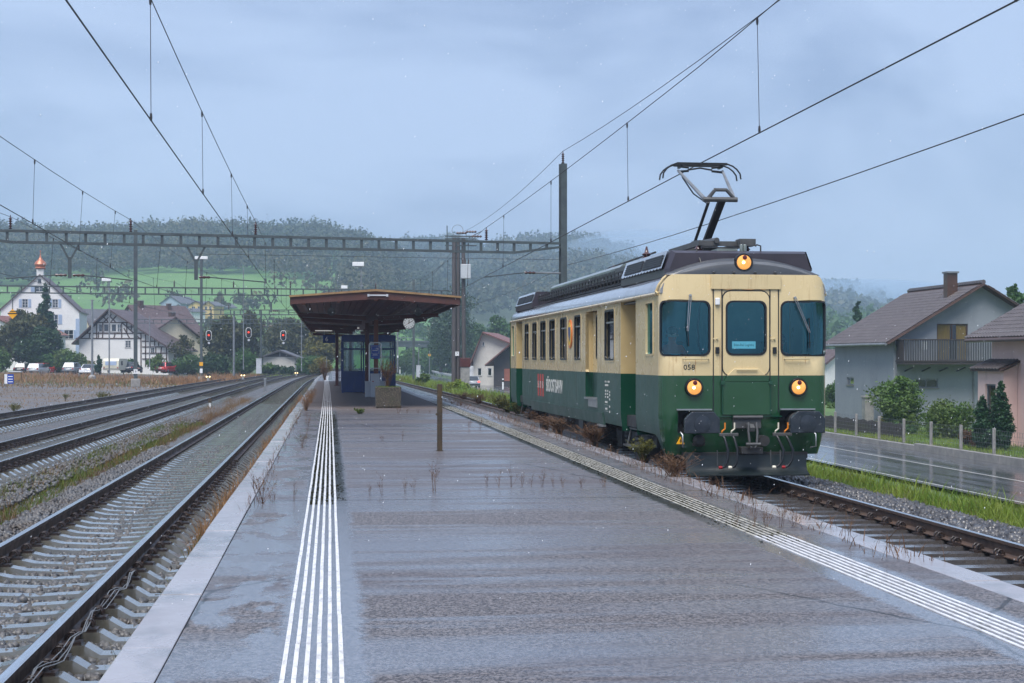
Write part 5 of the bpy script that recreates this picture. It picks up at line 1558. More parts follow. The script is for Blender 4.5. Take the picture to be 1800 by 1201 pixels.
# small fittings along the front of the hood
mb = MB(); mb.box(-.35, .0, .5, .9, 3.86, 3.90); mb.build('hood_lid', 'grid_grey', train)
for x in (.08, .14): MB().lathe([(.03, 3.85), (.03, 3.96), (.02, 3.98)], (x, .55, 0), 'Z', 8).build('roof_knob', 'grid_grey', train, smooth=50)
mb = MB(); mb.tube([(.40, .5, 3.86), (.40, .5, 3.95), (.33, .5, 3.97), (.31, .5, 3.94)], .014, 5); mb.build('roof_hook', 'under', train)
mb = MB(); mb.tube([(-.68, .22, 3.60), (-.70, .30, 3.72), (-.72, .45, 3.87)], .014, 5); mb.build('roof_cable', 'black', train)

# --- pantograph
pt = bpy.data.objects.new('pantograph', None); COL.objects.link(pt); pt.parent = train
b = MB()
for x in (-.42, .42): b.bar((x, 1.35, 4.06), (x, 3.75, 4.06), .07, .09)
for y in (1.4, 2.75, 3.7): b.bar((-.45, y, 4.05), (.45, y, 4.05), .08, .08)
b.box(.22, .5, 1.15, 1.45, 4.0, 4.12); b.box(-.2, .2, 2.6, 3.0, 4.06, 4.20)
b.tube([(-.15, 1.3, 4.1), (-.15, 2.6, 4.14)], .05, 8)
b.build('pantograph_base', 'under_grey', pt)
for x, y in ((-.42, 1.5), (.42, 1.5), (-.42, 3.6), (.42, 3.6)):
 MB().lathe([(.05, 3.84), (.08, 3.88), (.045, 3.92), (.08, 3.96), (.04, 4.02)], (x, y, 0), 'Z', 10).build('base_insulator', 'insulator', pt, smooth=50)
kn = (0, 1.68, 4.86)
l = MB(); l.bar((.02, 2.78, 4.16), (.05, 1.72, 4.84), .13, .09); l.build('lower_arm', 'under', pt, bevel=.015)
l = MB(); l.tube([(-.16, 2.95, 4.14), (-.16, 1.85, 4.82)], .028, 6); l.build('control_rod', 'under', pt)
l = MB(); l.tube([(-.30, 1.70, 4.85), (.32, 1.70, 4.85)], .045, 8)
l.tube([(-.20, 1.72, 4.87), (-.08, 1.70, 5.02), (.12, 1.70, 5.02), (.27, 1.72, 4.87)], .035, 6); l.build('knee_joint', 'under_grey', pt)
for s in (-1, 1):
 MB().tube([(s * .27, 1.70, 4.86), (s * .42, 3.10, 5.52)], [.036, .024], 8).build('upper_arm', 'galv', pt, smooth=50)
l = MB(); l.tube([(-.18, 1.82, 4.78), (-.30, 2.4, 5.02), (-.36, 3.0, 5.38), (-.36, 3.08, 5.48)], .014, 6); l.build('steering_rod', 'black', pt)
l = MB()
for y in (2.98, 3.26): l.bar((-.47, y, 5.635), (.47, y, 5.635), .05, .045)
for x in (-.38, .38): l.bar((x, 2.98, 5.60), (x, 3.26, 5.60), .04, .06)
l.tube([(-.42, 3.12, 5.50), (-.22, 3.12, 5.52), (-.22, 3.12, 5.58), (-.38, 3.12, 5.60)], .022, 6); l.tube([(.42, 3.12, 5.50), (.22, 3.12, 5.52), (.22, 3.12, 5.58), (.38, 3.12, 5.60)], .022, 6)
l.tube([(-.22, 3.12, 5.54), (0, 3.12, 5.575), (.22, 3.12, 5.54)], .016, 6)
l.build('collector_head', 'black', pt)
for s in (-1, 1):
 for y in (2.98, 3.26):
  MB().tube([(s * .47, y, 5.64), (s * .58, y, 5.60), (s * .66, y, 5.54), (s * .72, y, 5.46), (s * .735, y, 5.36)], .015, 6).build('horn', 'black', pt, smooth=60)

# --- running gear
for yb in (3.6, LEN - 3.6):
 for s in (-1, 1):
  fr = MB()
  fr.box(*sorted((s * 1.0, s * 1.12)), yb - 1.9, yb + 1.9, .48, .68)
  for y in (yb - 1.3, yb + 1.3):
   fr.box(*sorted((s * .98, s * 1.17)), y - .22, y + .22, .34, .64)
  for y in (yb - .5, yb + .5): fr.lathe([(.11, .44), (.13, .48), (.11, .52), (.13, .56), (.11, .60), (.13, .64), (.11, .7)], (s * 1.1, y, 0), 'Z', 10)
  fr.build('bogie_frame', 'under', train)
 for y in (yb - 1.3, yb + 1.3):
  w = MB()
  for s in (-1, 1): w.lathe([(.10, s * .62), (.46, s * .64), (.49, s * .69), (.46, s * .70), (.46, s * .80), (.40, s * .81), (.36, s * .78), (.16, s * .78), (.14, s * .84)], (0, y, .46), 'X', 28)
  w.lathe([(.09, -.62), (.09, .62)], (0, y, .46), 'X', 10); w.build('wheelset', 'wheel_steel', train, smooth=40)
u = MB()
for s in (-1, 1):
 u.box(*sorted((s * .55, s * 1.22)), 6.4, 9.0, .42, .95); u.box(*sorted((s * .5, s * 1.18)), 9.4, 12.2, .36, .95); u.box(*sorted((s * .6, s * 1.2)), 12.5, 14.6, .46, .95)
u.box(-1.3, 1.3, .5, LEN - .5, .80, 1.0); u.build('underframe', 'under', train)
u = MB()
for s in (-1, 1): u.prism([(8.55, .80), (9.15, .80), (9.15, .55), (8.95, .30), (8.62, .30)], *sorted((s * 1.24, s * 1.28)), 'X'); u.box(*sorted((s * 1.0, s * 1.28)), 7.2, 8.3, .50, .54)
u.build('underframe_bracket', 'under_grey', train)

# --- cab interior
c = MB(); c.box(-.99, .99, .16, LEN - .3, 1.02, 1.06); c.build('floor', 'cab_floor', train)
c = MB(); c.box(-1.36, 1.36, 2.02, 2.06, 1.06, 3.1); c.box(-1.36, 1.36, 19.3, 19.34, 1.06, 3.1); c.build('bulkhead', 'cab_dark', train)
c = MB(); c.box(-1.3, -.55, .22, .72, 1.75, 2.13); c.box(.55, 1.3, .22, .72, 1.75, 2.10); c.build('desk', 'cab_dark', train, bevel=.02)
c = MB(); c.box(-1.3, 1.3, .2, 2.0, 3.08, 3.1); c.build('cab_ceiling', 'interior_wall', train)
for x in (-.92, .95):
 c = MB(); c.box(x - .24, x + .24, 1.15, 1.62, 1.50, 1.60); c.box(x - .24, x + .24, 1.58, 1.68, 1.6, 2.35); c.lathe([(.05, 1.06), (.05, 1.5)], (x, 1.38, 0), 'Z', 8); c.build('driver_seat', 'seat_green', train, bevel=.03)
c = MB(); c.tube([(-.66, .45, 3.05), (-.70, .42, 2.55), (-.68, .45, 2.25), (-.60, .5, 2.1)], .02, 6); c.build('sun_visor_rail', 'black', train)
c = MB()
for k in range(9):
 y = 4.6 + k * 1.5
 for s in (-1, 1): c.box(*sorted((s * .35, s * 1.2)), y, y + .12, 1.06, 2.2); c.box(*sorted((s * .35, s * 1.2)), y, y + .5, 1.4, 1.5)
c.build('passenger_seats', 'seat_green', train)
c = MB(); c.box(-1.36, 1.36, 2.1, 19.2, 3.05, 3.07); c.build('saloon_ceiling', 'interior_wall', train)

# --- two people in the cab
def person_material(name, cloth):
 m = bpy.data.materials.new(name); m.use_nodes = True
 N, L = m.node_tree.nodes, m.node_tree.links
 b = N['Principled BSDF']; b.inputs['Roughness'].default_value = .7
 t = N.new('ShaderNodeTexCoord'); sp = N.new('ShaderNodeSeparateXYZ'); L.new(t.outputs['Object'], sp.inputs[0])
 r = N.new('ShaderNodeValToRGB'); r.color_ramp.interpolation = 'CONSTANT'
 mr = N.new('ShaderNodeMapRange'); mr.inputs['From Max'].default_value = 1.0; L.new(sp.outputs['Z'], mr.inputs[0]); L.new(mr.outputs[0], r.inputs[0])
 r.color_ramp.elements[0].color = (0.02, 0.025, 0.05, 1); r.color_ramp.elements[1].position = .14; r.color_ramp.elements[1].color = cc(cloth)
 e = r.color_ramp.elements.new(.70); e.color = (.45, .24, .16, 1)
 L.new(r.outputs[0], b.inputs['Base Color']); MATS[name] = m
person_material('person_orange', (.80, .10, .012))
pmat('hair', (.03, .02, .015), rough=.7)
def seated_person(label, loc, rz, mirror=1):
 """hips at the origin, looking along -y"""
 J = {'hip': (0, 0, 0), 'waist': (0, -.01, .18), 'chest': (0, -.03, .40), 'neck': (0, -.02, .56), 'neck2': (0, -.035, .64), 'head': (0, -.05, .74), 'crown': (0, -.04, .84),
         'sl': (-.17, -.02, .50), 'el': (-.25, -.14, .26), 'wl': (-.20, -.36, .24), 'hl': (-.19, -.44, .25), 'sr': (.17, -.02, .50), 'er': (.25, -.14, .26), 'wr': (.20, -.36, .24), 'hr': (.19, -.44, .25),
         'tl': (-.10, -.05, .0), 'kl': (-.12, -.46, .03), 'al': (-.12, -.50, -.42), 'fl': (-.12, -.62, -.45), 'tr': (.10, -.05, .0), 'kr': (.12, -.46, .03), 'ar': (.12, -.50, -.42), 'fr': (.12, -.62, -.45)}
 rad = {'hip': .16, 'waist': .145, 'chest': .165, 'neck': .075, 'neck2': .058, 'head': .098, 'crown': .075, 'sl': .075, 'sr': .075, 'el': .055, 'er': .055, 'wl': .036, 'wr': .036, 'hl': .042, 'hr': .042,
           'tl': .10, 'tr': .10, 'kl': .075, 'kr': .075, 'al': .05, 'ar': .05, 'fl': .045, 'fr': .045}
 E = [('hip', 'waist'), ('waist', 'chest'), ('chest', 'neck'), ('neck', 'neck2'), ('neck2', 'head'), ('head', 'crown'), ('chest', 'sl'), ('sl', 'el'), ('el', 'wl'), ('wl', 'hl'), ('chest', 'sr'), ('sr', 'er'), ('er', 'wr'), ('wr', 'hr'),
         ('hip', 'tl'), ('tl', 'kl'), ('kl', 'al'), ('al', 'fl'), ('hip', 'tr'), ('tr', 'kr'), ('kr', 'ar'), ('ar', 'fr')]
 P = {k: Vector((v[0] * mirror, v[1], v[2])) for k, v in J.items()}
 for h, w in (('hl', 'wl'), ('hr', 'wr')):                  # five fingers
  d = (P[h] - P[w]).normalized()
  for q, (off, ln) in enumerate(((-.030, .055), (-.010, .07), (.010, .065), (.028, .05))):
   P[f'{h}{q}'] = P[h] + Vector((off, 0, 0)) + d * .05; P[f'{h}{q}t'] = P[f'{h}{q}'] + d * ln + Vector((0, 0, -.03))
   E += [(h, f'{h}{q}'), (f'{h}{q}', f'{h}{q}t')]; rad[f'{h}{q}'] = .010; rad[f'{h}{q}t'] = .008
  sx = 1 if P[h].x < 0 else -1
  P[h + 'th'] = P[h] + Vector((sx * .05, -.03, -.01)); rad[h + 'th'] = .011; E.append((h, h + 'th'))
 keys = list(P)
 me = bpy.data.meshes.new('person'); me.from_pydata([P[k] for k in keys], [(keys.index(a), keys.index(b_)) for a, b_ in E], [])
 o = link('person', me, None); o.location = loc; o.rotation_euler = (0, 0, rz)
 me.materials.append(MATS['person_orange'])
 sk = o.modifiers.new('skin', 'SKIN')
 lay = me.skin_vertices[0] if me.skin_vertices else None
 if lay is None:
  bm = bmesh.new(); bm.from_mesh(me); bm.verts.layers.skin.verify(); bm.to_mesh(me); bm.free(); lay = me.skin_vertices[0]
 for i, k in enumerate(keys):
  lay.data[i].radius = (rad[k], rad[k]); lay.data[i].use_root = (k == 'hip')
 ss = o.modifiers.new('sub', 'SUBSURF'); ss.levels = 2; ss.render_levels = 2
 tag(o, label, 'person')
 hc = P['head']
 h = MB(); h.lathe([(.104, hc.z + .01), (.106, hc.z + .06), (.09, hc.z + .11), (.05, hc.z + .14), (.01, hc.z + .15)], (hc.x, hc.y + .012, 0), 'Z', 14); h.build('hair', 'hair', o, smooth=60)
 for s in (-1, 1):
  MB().lathe([(.004, -.10), (.013, -.096), (.013, -.08)], (hc.x + s * .036, hc.y, hc.z + .01), 'Y', 8).build('eye', 'black', o)
  MB().lathe([(.026, -.01), (.02, .012)], (hc.x + s * .098, hc.y + .01, hc.z - .005), 'X', 8).build('ear', 'person_orange', o)
 MB().prism([(-.014, hc.z - .03), (.014, hc.z - .03), (.004, hc.z + .015)], hc.y - .125, hc.y - .09).build('nose', 'person_orange', o)
 return o
def tw(x, y, z):
 a = R(.3); return (6.82 + x * math.cos(a) - y * math.sin(a), 25.23 + y * math.cos(a) + x * math.sin(a), z)
seated_person('person in orange safety jacket seated behind the left cab window', tw(-.95, 1.30, 1.72), 0)
seated_person('person in orange jacket seated behind the right cab window', tw(.95, 1.35, 1.60), R(20))
# ================================================================== station furniture
# --- canopy
CY0, CY1, CXL, CXR, CXM = 51.4, 112.5, -1.27, 4.25, 1.49
can = thing('platform_canopy', 'dark brown wooden platform canopy with shallow gable roof over the island platform', 'canopy', (CXM, CY0, PLAT_Z))
def cz(x): return 3.93 + .16 * (1 - abs(x - CXM) / (CXR - CXM))       # underside height
OFF = (-CXM, -CY0, -PLAT_Z)
def cb(mb, *a, **k): return mb
def cbuild(mb, name, mats, parent=can, **k):
 mb.v = [(x + OFF[0], y + OFF[1], z + OFF[2]) for x, y, z in mb.v]
 return mb.build(name, mats, parent, **k)
NPL = 22
nmod = 5; ml = (CY1 - CY0) / nmod
for m_ in range(nmod):
 ya, yb = CY0 + m_ * ml + .03, CY0 + (m_ + 1) * ml - .03
 for k in range(NPL):
  xa = CXL + .08 + (CXR - CXL - .16) * k / NPL; xb = CXL + .08 + (CXR - CXL - .16) * (k + 1) / NPL - .02
  mb = MB(); q = [(xa, cz(xa)), (xb, cz(xb)), (xb, cz(xb) + .03), (xa, cz(xa) + .03)]
  mb.prism(q, ya, yb, 'Y'); cbuild(mb, 'soffit_board', 'brown_board')
rf = MB()
rf.prism([(CXL - .04, cz(CXL) + .12), (CXM, cz(CXM) + .17), (CXR + .04, cz(CXR) + .12), (CXR + .04, cz(CXR) + .16), (CXM, cz(CXM) + .22), (CXL - .04, cz(CXL) + .16)], CY0 - .02, CY1, 'Y'); cbuild(rf, 'roof', 'roof_sheet')
fz = MB(); fz.prism([(CXL, cz(CXL) - .11), (CXM, cz(CXM) - .09), (CXR, cz(CXR) - .11), (CXR, cz(CXR) + .118), (CXM, cz(CXM) + .168), (CXL, cz(CXL) + .118)], CY0, CY0 + .05, 'Y'); cbuild(fz, 'fascia', 'fascia')
fz = MB(); fz.prism([(CXL - .05, cz(CXL) + .115), (CXM, cz(CXM) + .165), (CXR + .05, cz(CXR) + .115), (CXR + .05, cz(CXR) + .175), (CXM, cz(CXM) + .235), (CXL - .05, cz(CXL) + .175)], CY0 - .06, CY0 - .022, 'Y'); cbuild(fz, 'roof_trim', 'roof_edge')
for x in (CXL, CXR):
 for m_ in range(nmod):
  mb = MB(); mb.box(x - .025, x + .025, CY0 + .06 + m_ * ml, CY0 + (m_ + 1) * ml - .05, cz(x) - .12 - .02 * (m_ % 2), cz(x) + .11); cbuild(mb, 'side_fascia', 'fascia')
for x in (-.86, .28, 1.50, 2.72, 3.86):
 mb = MB(); mb.box(x - .05, x + .05, CY0 + .10, CY1, cz(x) - .13, cz(x) - .005); po = cbuild(mb, 'purlin', 'brown_steel')
 mb = MB(); mb.box(x - .06, x + .06, CY0 + .055, CY0 + .10, cz(x) - .145, cz(x) - .01); mb.v = [(u + OFF[0], v + OFF[1], w + OFF[2]) for u, v, w in mb.v]; mb.build('purlin_end', 'brown_orange', po)
POSTS = [(1.97, 67.6, 'brown_orange'), (1.72, 73.2, 'brown_steel'), (.42, 94.5, 'brown_steel'), (1.4, 108.0, 'brown_steel')]
for x, y, mt in POSTS:
 mb = MB(); mb.box(x - .095, x + .095, y - .095, y + .095, PLAT_Z, 3.72); p_o = cbuild(mb, 'post', mt, bevel=.012)
 mb = MB(); mb.box(x - .17, x + .17, y - .17, y + .17, PLAT_Z, PLAT_Z + .03); mb.v = [(u + OFF[0], v + OFF[1], w + OFF[2]) for u, v, w in mb.v]; mb.build('base_plate', 'brown_steel', p_o)
for y in (67.6, 60.2, 79, 86, 94.5, 108.0):
 for s, xe in ((-1, CXL + .1), (1, CXR - .1)):
  mb = MB(); mb.bar((CXM + .23 * s + .1, y, 3.60), (xe, y, cz(xe) - .20), .10, .16); cbuild(mb, 'cantilever_beam', 'brown_steel')
  mb = MB(); mb.bar((CXM + .2 * s + .1, y - .06, 3.69), (xe, y - .06, cz(xe) - .115), .02, .015); cbuild(mb, 'beam_flange', 'galv')
# lamps and loudspeakers
mb = MB(); mb.box(1.29, 1.82, CY0 - .055, CY0 - .005, 4.10, 4.145); cbuild(mb, 'tube_lamp', 'cabinet')
for x in (1.25, 1.86): mb = MB(); mb.box(x - .035, x + .035, CY0 - .065, CY0 - .002, 4.08, 4.16); cbuild(mb, 'lamp_holder', 'cabinet')
for x in (.05, 3.02):
 mb = MB(); mb.lathe([(.05, 0), (.06, -.10), (.13, -.22), (.14, -.24), (.10, -.22)], (x, 54.2, 3.66), 'Y', 14); mb.bar((x, 54.1, 3.7), (x, 54.1, 3.93), .03); cbuild(mb, 'loudspeaker', 'under_grey', smooth=40)
for px_, d_ in ((569, 92), (615, 84), (684, 88)):
 x, y = at(px_, d_); mb = MB(); mb.box(x - .5, x + .5, y - .05, y + .05, 3.66, 3.72); cbuild(mb, 'tube_lamp', 'lamp_white')
# --- station clock
cxk, cyk = at(719, 62)
ck = thing('station_clock', 'round white station clock hanging under the right canopy edge', 'clock', (cxk, cyk, hz(568, 62)), R(-8))
ck.scale = (.74,) * 3
MB().lathe([(.31, -.07), (.33, -.05), (.33, .05), (.31, .07)], (0, 0, 0), 'Y', 32).build('case', 'galv', ck, smooth=40)
MB().lathe([(.30, -.078), (.30, -.071)], (0, 0, 0), 'Y', 32).build('dial', 'clock_face', ck)
for k in range(12):
 a = k * math.pi / 6
 MB().bar((math.sin(a) * .21, -.081, math.cos(a) * .21), (math.sin(a) * .275, -.081, math.cos(a) * .275), .028, .006, up=(0, 1, 0)).build('hour_mark', 'black', ck)
for name_, a, l_, w_, mt in (('hour_hand', R(5), .17, .036, 'black'), ('minute_hand', R(62), .25, .028, 'black'), ('second_hand', R(235), .19, .012, 'red_lit')):
 MB().bar((-math.sin(a) * .05, -.086, -math.cos(a) * .05), (math.sin(a) * l_, -.086, math.cos(a) * l_), w_, .006, up=(0, 1, 0)).build(name_, 'tail_dark' if mt == 'red_lit' else mt, ck)
MB().tube([(0, 0, .32), (0, 0, .66)], .03, 8).build('hanger', 'galv', ck)
# --- waiting cabin
wx0, wy0 = at(602, 74.7); wx1, _ = at(694.5, 74.7)
wc = thing('waiting_cabin', 'blue framed glass waiting cabin under the canopy', 'cabin', (wx0, wy0 - .12, PLAT_Z))
W_, D_ = wx1 - wx0, 5.2
def frame_face(u0, u1, fn, parent):
 cols = [u0, (u0 + u1) / 2 - .25, u1]
 for a, b in zip(cols[:-1], cols[1:]):
  m2 = MB(); p = [fn(a + .04, .03, .02), fn(b - .04, .03, .02), fn(b - .04, .96, .02), fn(a + .04, .96, .02)]
  m2.add(p, [(0, 1, 2, 3)]); o = m2.build('panel', 'cabin_blue', parent); md = o.modifiers.new('t', 'SOLIDIFY'); md.thickness = .03
  for z0, z1 in ((1.0, 2.06), (2.14, 2.46)):
   m2 = MB(); m2.add([fn(a + .05, z0, .03), fn(b - .05, z0, .03), fn(b - .05, z1, .03), fn(a + .05, z1, .03)], [(0, 1, 2, 3)]); m2.build('pane', 'shelter_glass', parent)
 for u in cols:
  m2 = MB(); m2.bar(fn(u, 0, .02), fn(u, 2.74, .02), .07); m2.build('upright', 'cabin_blue', parent)
 for z in (.98, 2.10): m2 = MB(); m2.bar(fn(u0 + .04, z, .02), fn(u1 - .04, z, .02), .06); m2.build('rail', 'cabin_blue', parent)
 m2 = MB(); m2.bar(fn(u0 - .02, 2.60, .0), fn(u1 + .02, 2.60, .0), .08, .26); m2.build('header', 'sign_blue', parent)
frame_face(0, W_, lambda u, v, w: (u, w, v), wc)
frame_face(0, W_, lambda u, v, w: (u, D_ - w, v), wc)
frame_face(.05, D_ - .05, lambda u, v, w: (w, u, v), wc)
frame_face(.05, D_ - .05, lambda u, v, w: (W_ - w, u, v), wc)
MB().box(.05, W_ - .05, .05, D_ - .05, 2.70, 2.76).build('ceiling', 'sign_blue', wc)
MB().box(.3, W_ - .3, D_ - .6, D_ - .3, .42, .47).build('bench', 'brown_board', wc)
MB().tube([(W_ * .52, .025, 1.62), (W_ * .52, .025, 2.2)], .012, 5).build('door_bar', 'alu', wc)
# --- track number sign
nx_, ny_ = at(576, 93)
ns_ = thing('track_sign', 'dark blue platform sign with a white 6 hanging at the canopy left', 'sign', (nx_, ny_, hz(596, 93)))
MB().box(-.29, .45, -.05, .05, -.24, .24).build('sign_board', 'sign_blue', ns_, bevel=.01)
lettering('6', .36, 'white_paint', 'numeral', ns_, Matrix.Translation((-.06, -.055, -.02)) @ Matrix.Rotation(R(90), 4, 'X'))
for x in (-.2, .38): MB().tube([(x, 0, .24), (x, 0, .72)], .018, 6).build('hanger', 'galv', ns_)
# --- smoking area sign in its bent tube frame
sx_, sy_ = at(659.5, 66)
sf = thing('smoking_sign', 'blue smoking area sign in a white bent tube frame before the cabin', 'sign', (sx_, sy_, PLAT_Z))
arc = [(-.25, 0, 0), (-.25, 0, 2.18)] + [(-.25 + .09 * (1 - math.cos(a)), 0, 2.18 + .12 * math.sin(a)) for a in np.linspace(.3, 1.57, 4)] + [(.25 - .09 * (1 - math.cos(a)), 0, 2.18 + .12 * math.sin(a)) for a in np.linspace(1.57, .3, 4)] + [(.25, 0, 2.18), (.25, 0, 0)]
MB().tube(arc, .024, 8).build('tube_frame', 'white_paint', sf, smooth=60)
MB().tube([(-.25, 0, 1.22), (.25, 0, 1.22)], .018, 6).build('cross_bar', 'white_paint', sf)
MB().box(-.19, .19, -.02, .02, 1.62, 2.20).build('sign_board', 'sign_blue_bright', sf)
pc = MB()
for a, b in (((-.15, 2.16), (.15, 2.16)), ((-.15, 1.85), (.15, 1.85))): pc.bar((a[0], -.022, a[1]), (b[0], -.022, b[1]), .004, .008, up=(0, 0, 1))
for x in (-.15, .15): pc.bar((x, -.022, 1.85), (x, -.022, 2.16), .008, .004)
pc.box(-.11, .10, -.026, -.021, 1.955, 1.985); pc.tube([(.02, -.023, 2.02), (.06, -.023, 2.05), (.09, -.023, 2.03), (.12, -.023, 2.06)], .010, 4); pc.tube([(.11, -.023, 1.99), (.12, -.023, 2.05), (.06, -.023, 2.09)], .009, 4)
for k, w in enumerate((.09, .11)): pc.box(-w, w, -.026, -.021, 1.80 - k * .035, 1.815 - k * .035)
pc.box(-.16, -.07, -.026, -.021, 1.66, 1.672)
pc.build('pictogram', 'white_paint', sf)
# --- grey cabinets at its foot
for px_, d_, w, h, dp, lab in ((646.5, 65.2, .22, .66, .3, 'small white cabinet left of the smoking sign'), (659.5, 65.0, .37, .98, .3, 'tall white bin cabinet in front of the smoking sign'), (673, 65.6, .24, .66, .3, 'small white cabinet right of the smoking sign, behind the planter')):
 x, y = at(px_, d_)
 c_ = thing('cabinet', lab, 'cabinet', (x, y, PLAT_Z), 0, 'white cabinets below the smoking sign')
 MB().box(-w / 2, w / 2, 0, dp, .03, h).build('casing', 'cabinet', c_, bevel=.012)
 MB().box(-w / 2 - .01, w / 2 + .01, -.01, dp + .01, h, h + .025).build('lid', 'cabinet', c_, bevel=.008)
 MB().box(-w / 2 + .02, w / 2 - .02, .02, dp - .02, 0, .03).build('plinth', 'concrete', c_)
 if h > .9: MB().box(-.12, -.06, -.006, .004, .66, .70).build('red_label', 'hose_red', c_)
# --- planter
px_, py_ = at(682, 51.8)
pl_ = thing('planter', 'square exposed-concrete planter with moss and dry twigs on the platform', 'planter', (px_, py_, PLAT_Z))
p = MB(); sec = [(.385, 0), (.405, .06), (.42, .60), (.425, .69), (.36, .69), (.35, .60)]
for w, z in sec: p.v += [(-w, -w, z), (w, -w, z), (w, w, z), (-w, w, z)]
for j in range(5):
 for i in range(4): p.f.append((j * 4 + i, j * 4 + (i + 1) % 4, j * 4 + 4 + (i + 1) % 4, j * 4 + 4 + i)); p.m.append(0)
p.f.append((0, 1, 2, 3)); p.m.append(0)
p.build('tub', 'planter', pl_, bevel=.012)
MB().box(-.355, .355, -.355, .355, .55, .62).build('soil', 'soil', pl_)
o = blades('grass_tuft', np.stack([rng.uniform(-.35, .35, 900), rng.uniform(-.35, .35, 900), np.full(900, .61)], 1), .11, .008, 'moss_green', .6, pl_)
tw_ = weed_mesh('twigs', 1.15, 26, .36, 'leaf_rust', .03, 24, 61, r=.008); o = link('twigs', tw_, pl_, loc=(-.02, .05, .6))
# --- rusty post standing alone on the platform
px_, py_ = at(772.8, 27.6)
rp = thing('steel_post', 'rusty square steel post standing alone on the wet platform', 'post', (px_, py_, PLAT_Z), R(6))
MB().box(-.042, .042, -.042, .042, 0, 1.18).build('shaft', 'post_rust', rp, bevel=.006)
MB().box(-.07, -.042, -.02, .02, .63, .665).build('lug', 'post_rust', rp)
MB().box(-.06, .06, -.06, .06, 0, .012).build('foot_plate', 'post_rust', rp)
# --- stair railing beyond the post
x, y = at(598, 96)
rl = thing('stair_railing', 'dark steel stair railing at the left of the waiting cabin', 'railing', (x, y, PLAT_Z))
r_ = MB(); 
for k in range(4): MB().bar((-.16 + k * .11, k * .9, 0), (-.16 + k * .11, k * .9, 1.0), .03).build('baluster', 'black', rl)
for z in (.45, 1.0): MB().bar((-.16, 0, z), (.17, 2.7, z), .035).build('handrail', 'black', rl)
# platform lamps / posts beyond
def pole(name, label, px, d, y_top, y_base, w, mat_, cat='pole', extras=(), group='poles of the yard', z0=None):
 x, y = at(px, d); zb = hz(y_base, d) if z0 is None else z0
 t = thing(name, label, cat, (x, y, zb), 0, group)
 h = hz(y_top, d) - zb
 MB().tube([(0, 0, 0), (0, 0, h)], [w / 2, w / 2 * .8], 8).build('shaft', mat_, t, smooth=50)
 for e in extras:
  k = e[0]
  if k == 'flood':
   MB().cbox((e[1], -.05, h - .12), (e[2], .32, .34), 0).build('lamp_housing', 'white_paint', t, bevel=.03)
  if k == 'plate':
   z = hz(e[1], d) - zb; MB().box(-e[2] / 2, e[2] / 2, -w / 2 - .03, -w / 2 - .005, z - e[3] / 2, z + e[3] / 2).build('plate', e[4], t)
  if k == 'arm':
   z = hz(e[1], d) - zb; MB().bar((-e[2] / 2, 0, z), (e[2] / 2, 0, z), .07).build('cross_arm', mat_, t)
  if k == 'foot':
   MB().lathe([(w * 1.6, -.2), (w * 1.5, .12), (w * .8, .3)], (0, 0, 0), 'Z', 8).build('footing', 'concrete', t)
 return t
pole('concrete_pole', 'thick grey pole before the half-timbered gable, between white car and house', 162, 168, 527, 664, .26, 'galv', extras=(('arm', 528, .5), ('foot',)))
pole('lamp_pole', 'slim floodlight pole in front of the half-timbered gable ridge', 192, 176, 490, 657, .17, 'galv', 'lamp', extras=(('flood', -.3, 1.0),))
pole('yard_pole', 'slim grey pole with a yellow tag right of the gable window', 238, 172, 553, 651, .15, 'galv', extras=(('plate', 631, .22, .2, 'sign_yellow'),))
pole('yard_pole', 'slim grey pole before the right half-timbered wall', 263, 172, 556, 651, .14, 'galv', extras=(('plate', 648, .14, .3, 'white_paint'),))
pole('concrete_pole', 'light grey pole between the left and middle red signals', 411, 166, 556, 661, .24, 'galv')
pole('yard_pole', 'slim pole just left of the middle red signal', 428, 172, 470, 650, .12, 'galv')
pole('yard_pole', 'dark pole between the middle and right red signals', 459, 164, 546, 656, .20, 'mast_steel')
pole('yard_pole', 'slim grey pole right of the low shed', 530, 190, 560, 653, .13, 'galv', extras=(('arm', 591, .5),))
pole('lamp_pole', 'tall floodlight mast rising behind the canopy ridge', 635, 128, 462, 655, .12, 'galv', 'lamp', extras=(('flood', -.25, .95), ('arm', 502, .4)))
pole('lamp_pole', 'small floodlight behind the canopy roof left of its ridge', 610, 175, 503, 655, .12, 'galv', 'lamp', extras=(('flood', -.3, .7),))
pole('lamp_post', 'small globe lamp pole at the far end of the platform', 574, 150, 627, 655, .07, 'galv', 'lamp')
pole('yard_pole', 'thin grey pole seen right of the waiting cabin', 699, 150, 583, 655, .15, 'galv', extras=(('plate', 627, .14, .2, 'white_paint'),))
pole('yard_pole', 'thin grey pole carrying a yellow round board by the far road', 736, 200, 612, 655, .12, 'galv')
# relay cabinet right of the signals and one by the road
for px_, d_, w, h, yb, lab in ((455, 160, .55, 1.5, 657, 'tall white relay cabinet between the middle and right signals'), (735.5, 150, .38, 1.25, 666, 'narrow grey relay cabinet by the far road bend')):
 x, y = at(px_, d_); c_ = thing('relay_cabinet', lab, 'cabinet', (x, y, hz(yb, d_)))
 MB().box(-w / 2, w / 2, 0, .4, 0, h).build('casing', 'cabinet', c_, bevel=.02); MB().box(-w / 2 - .02, w / 2 + .02, -.02, .42, h, h + .06).build('lid', 'cabinet', c_); MB().box(w / 2 - .08, w / 2 - .05, -.02, 0, h * .5, h * .6).build('handle', 'black', c_)

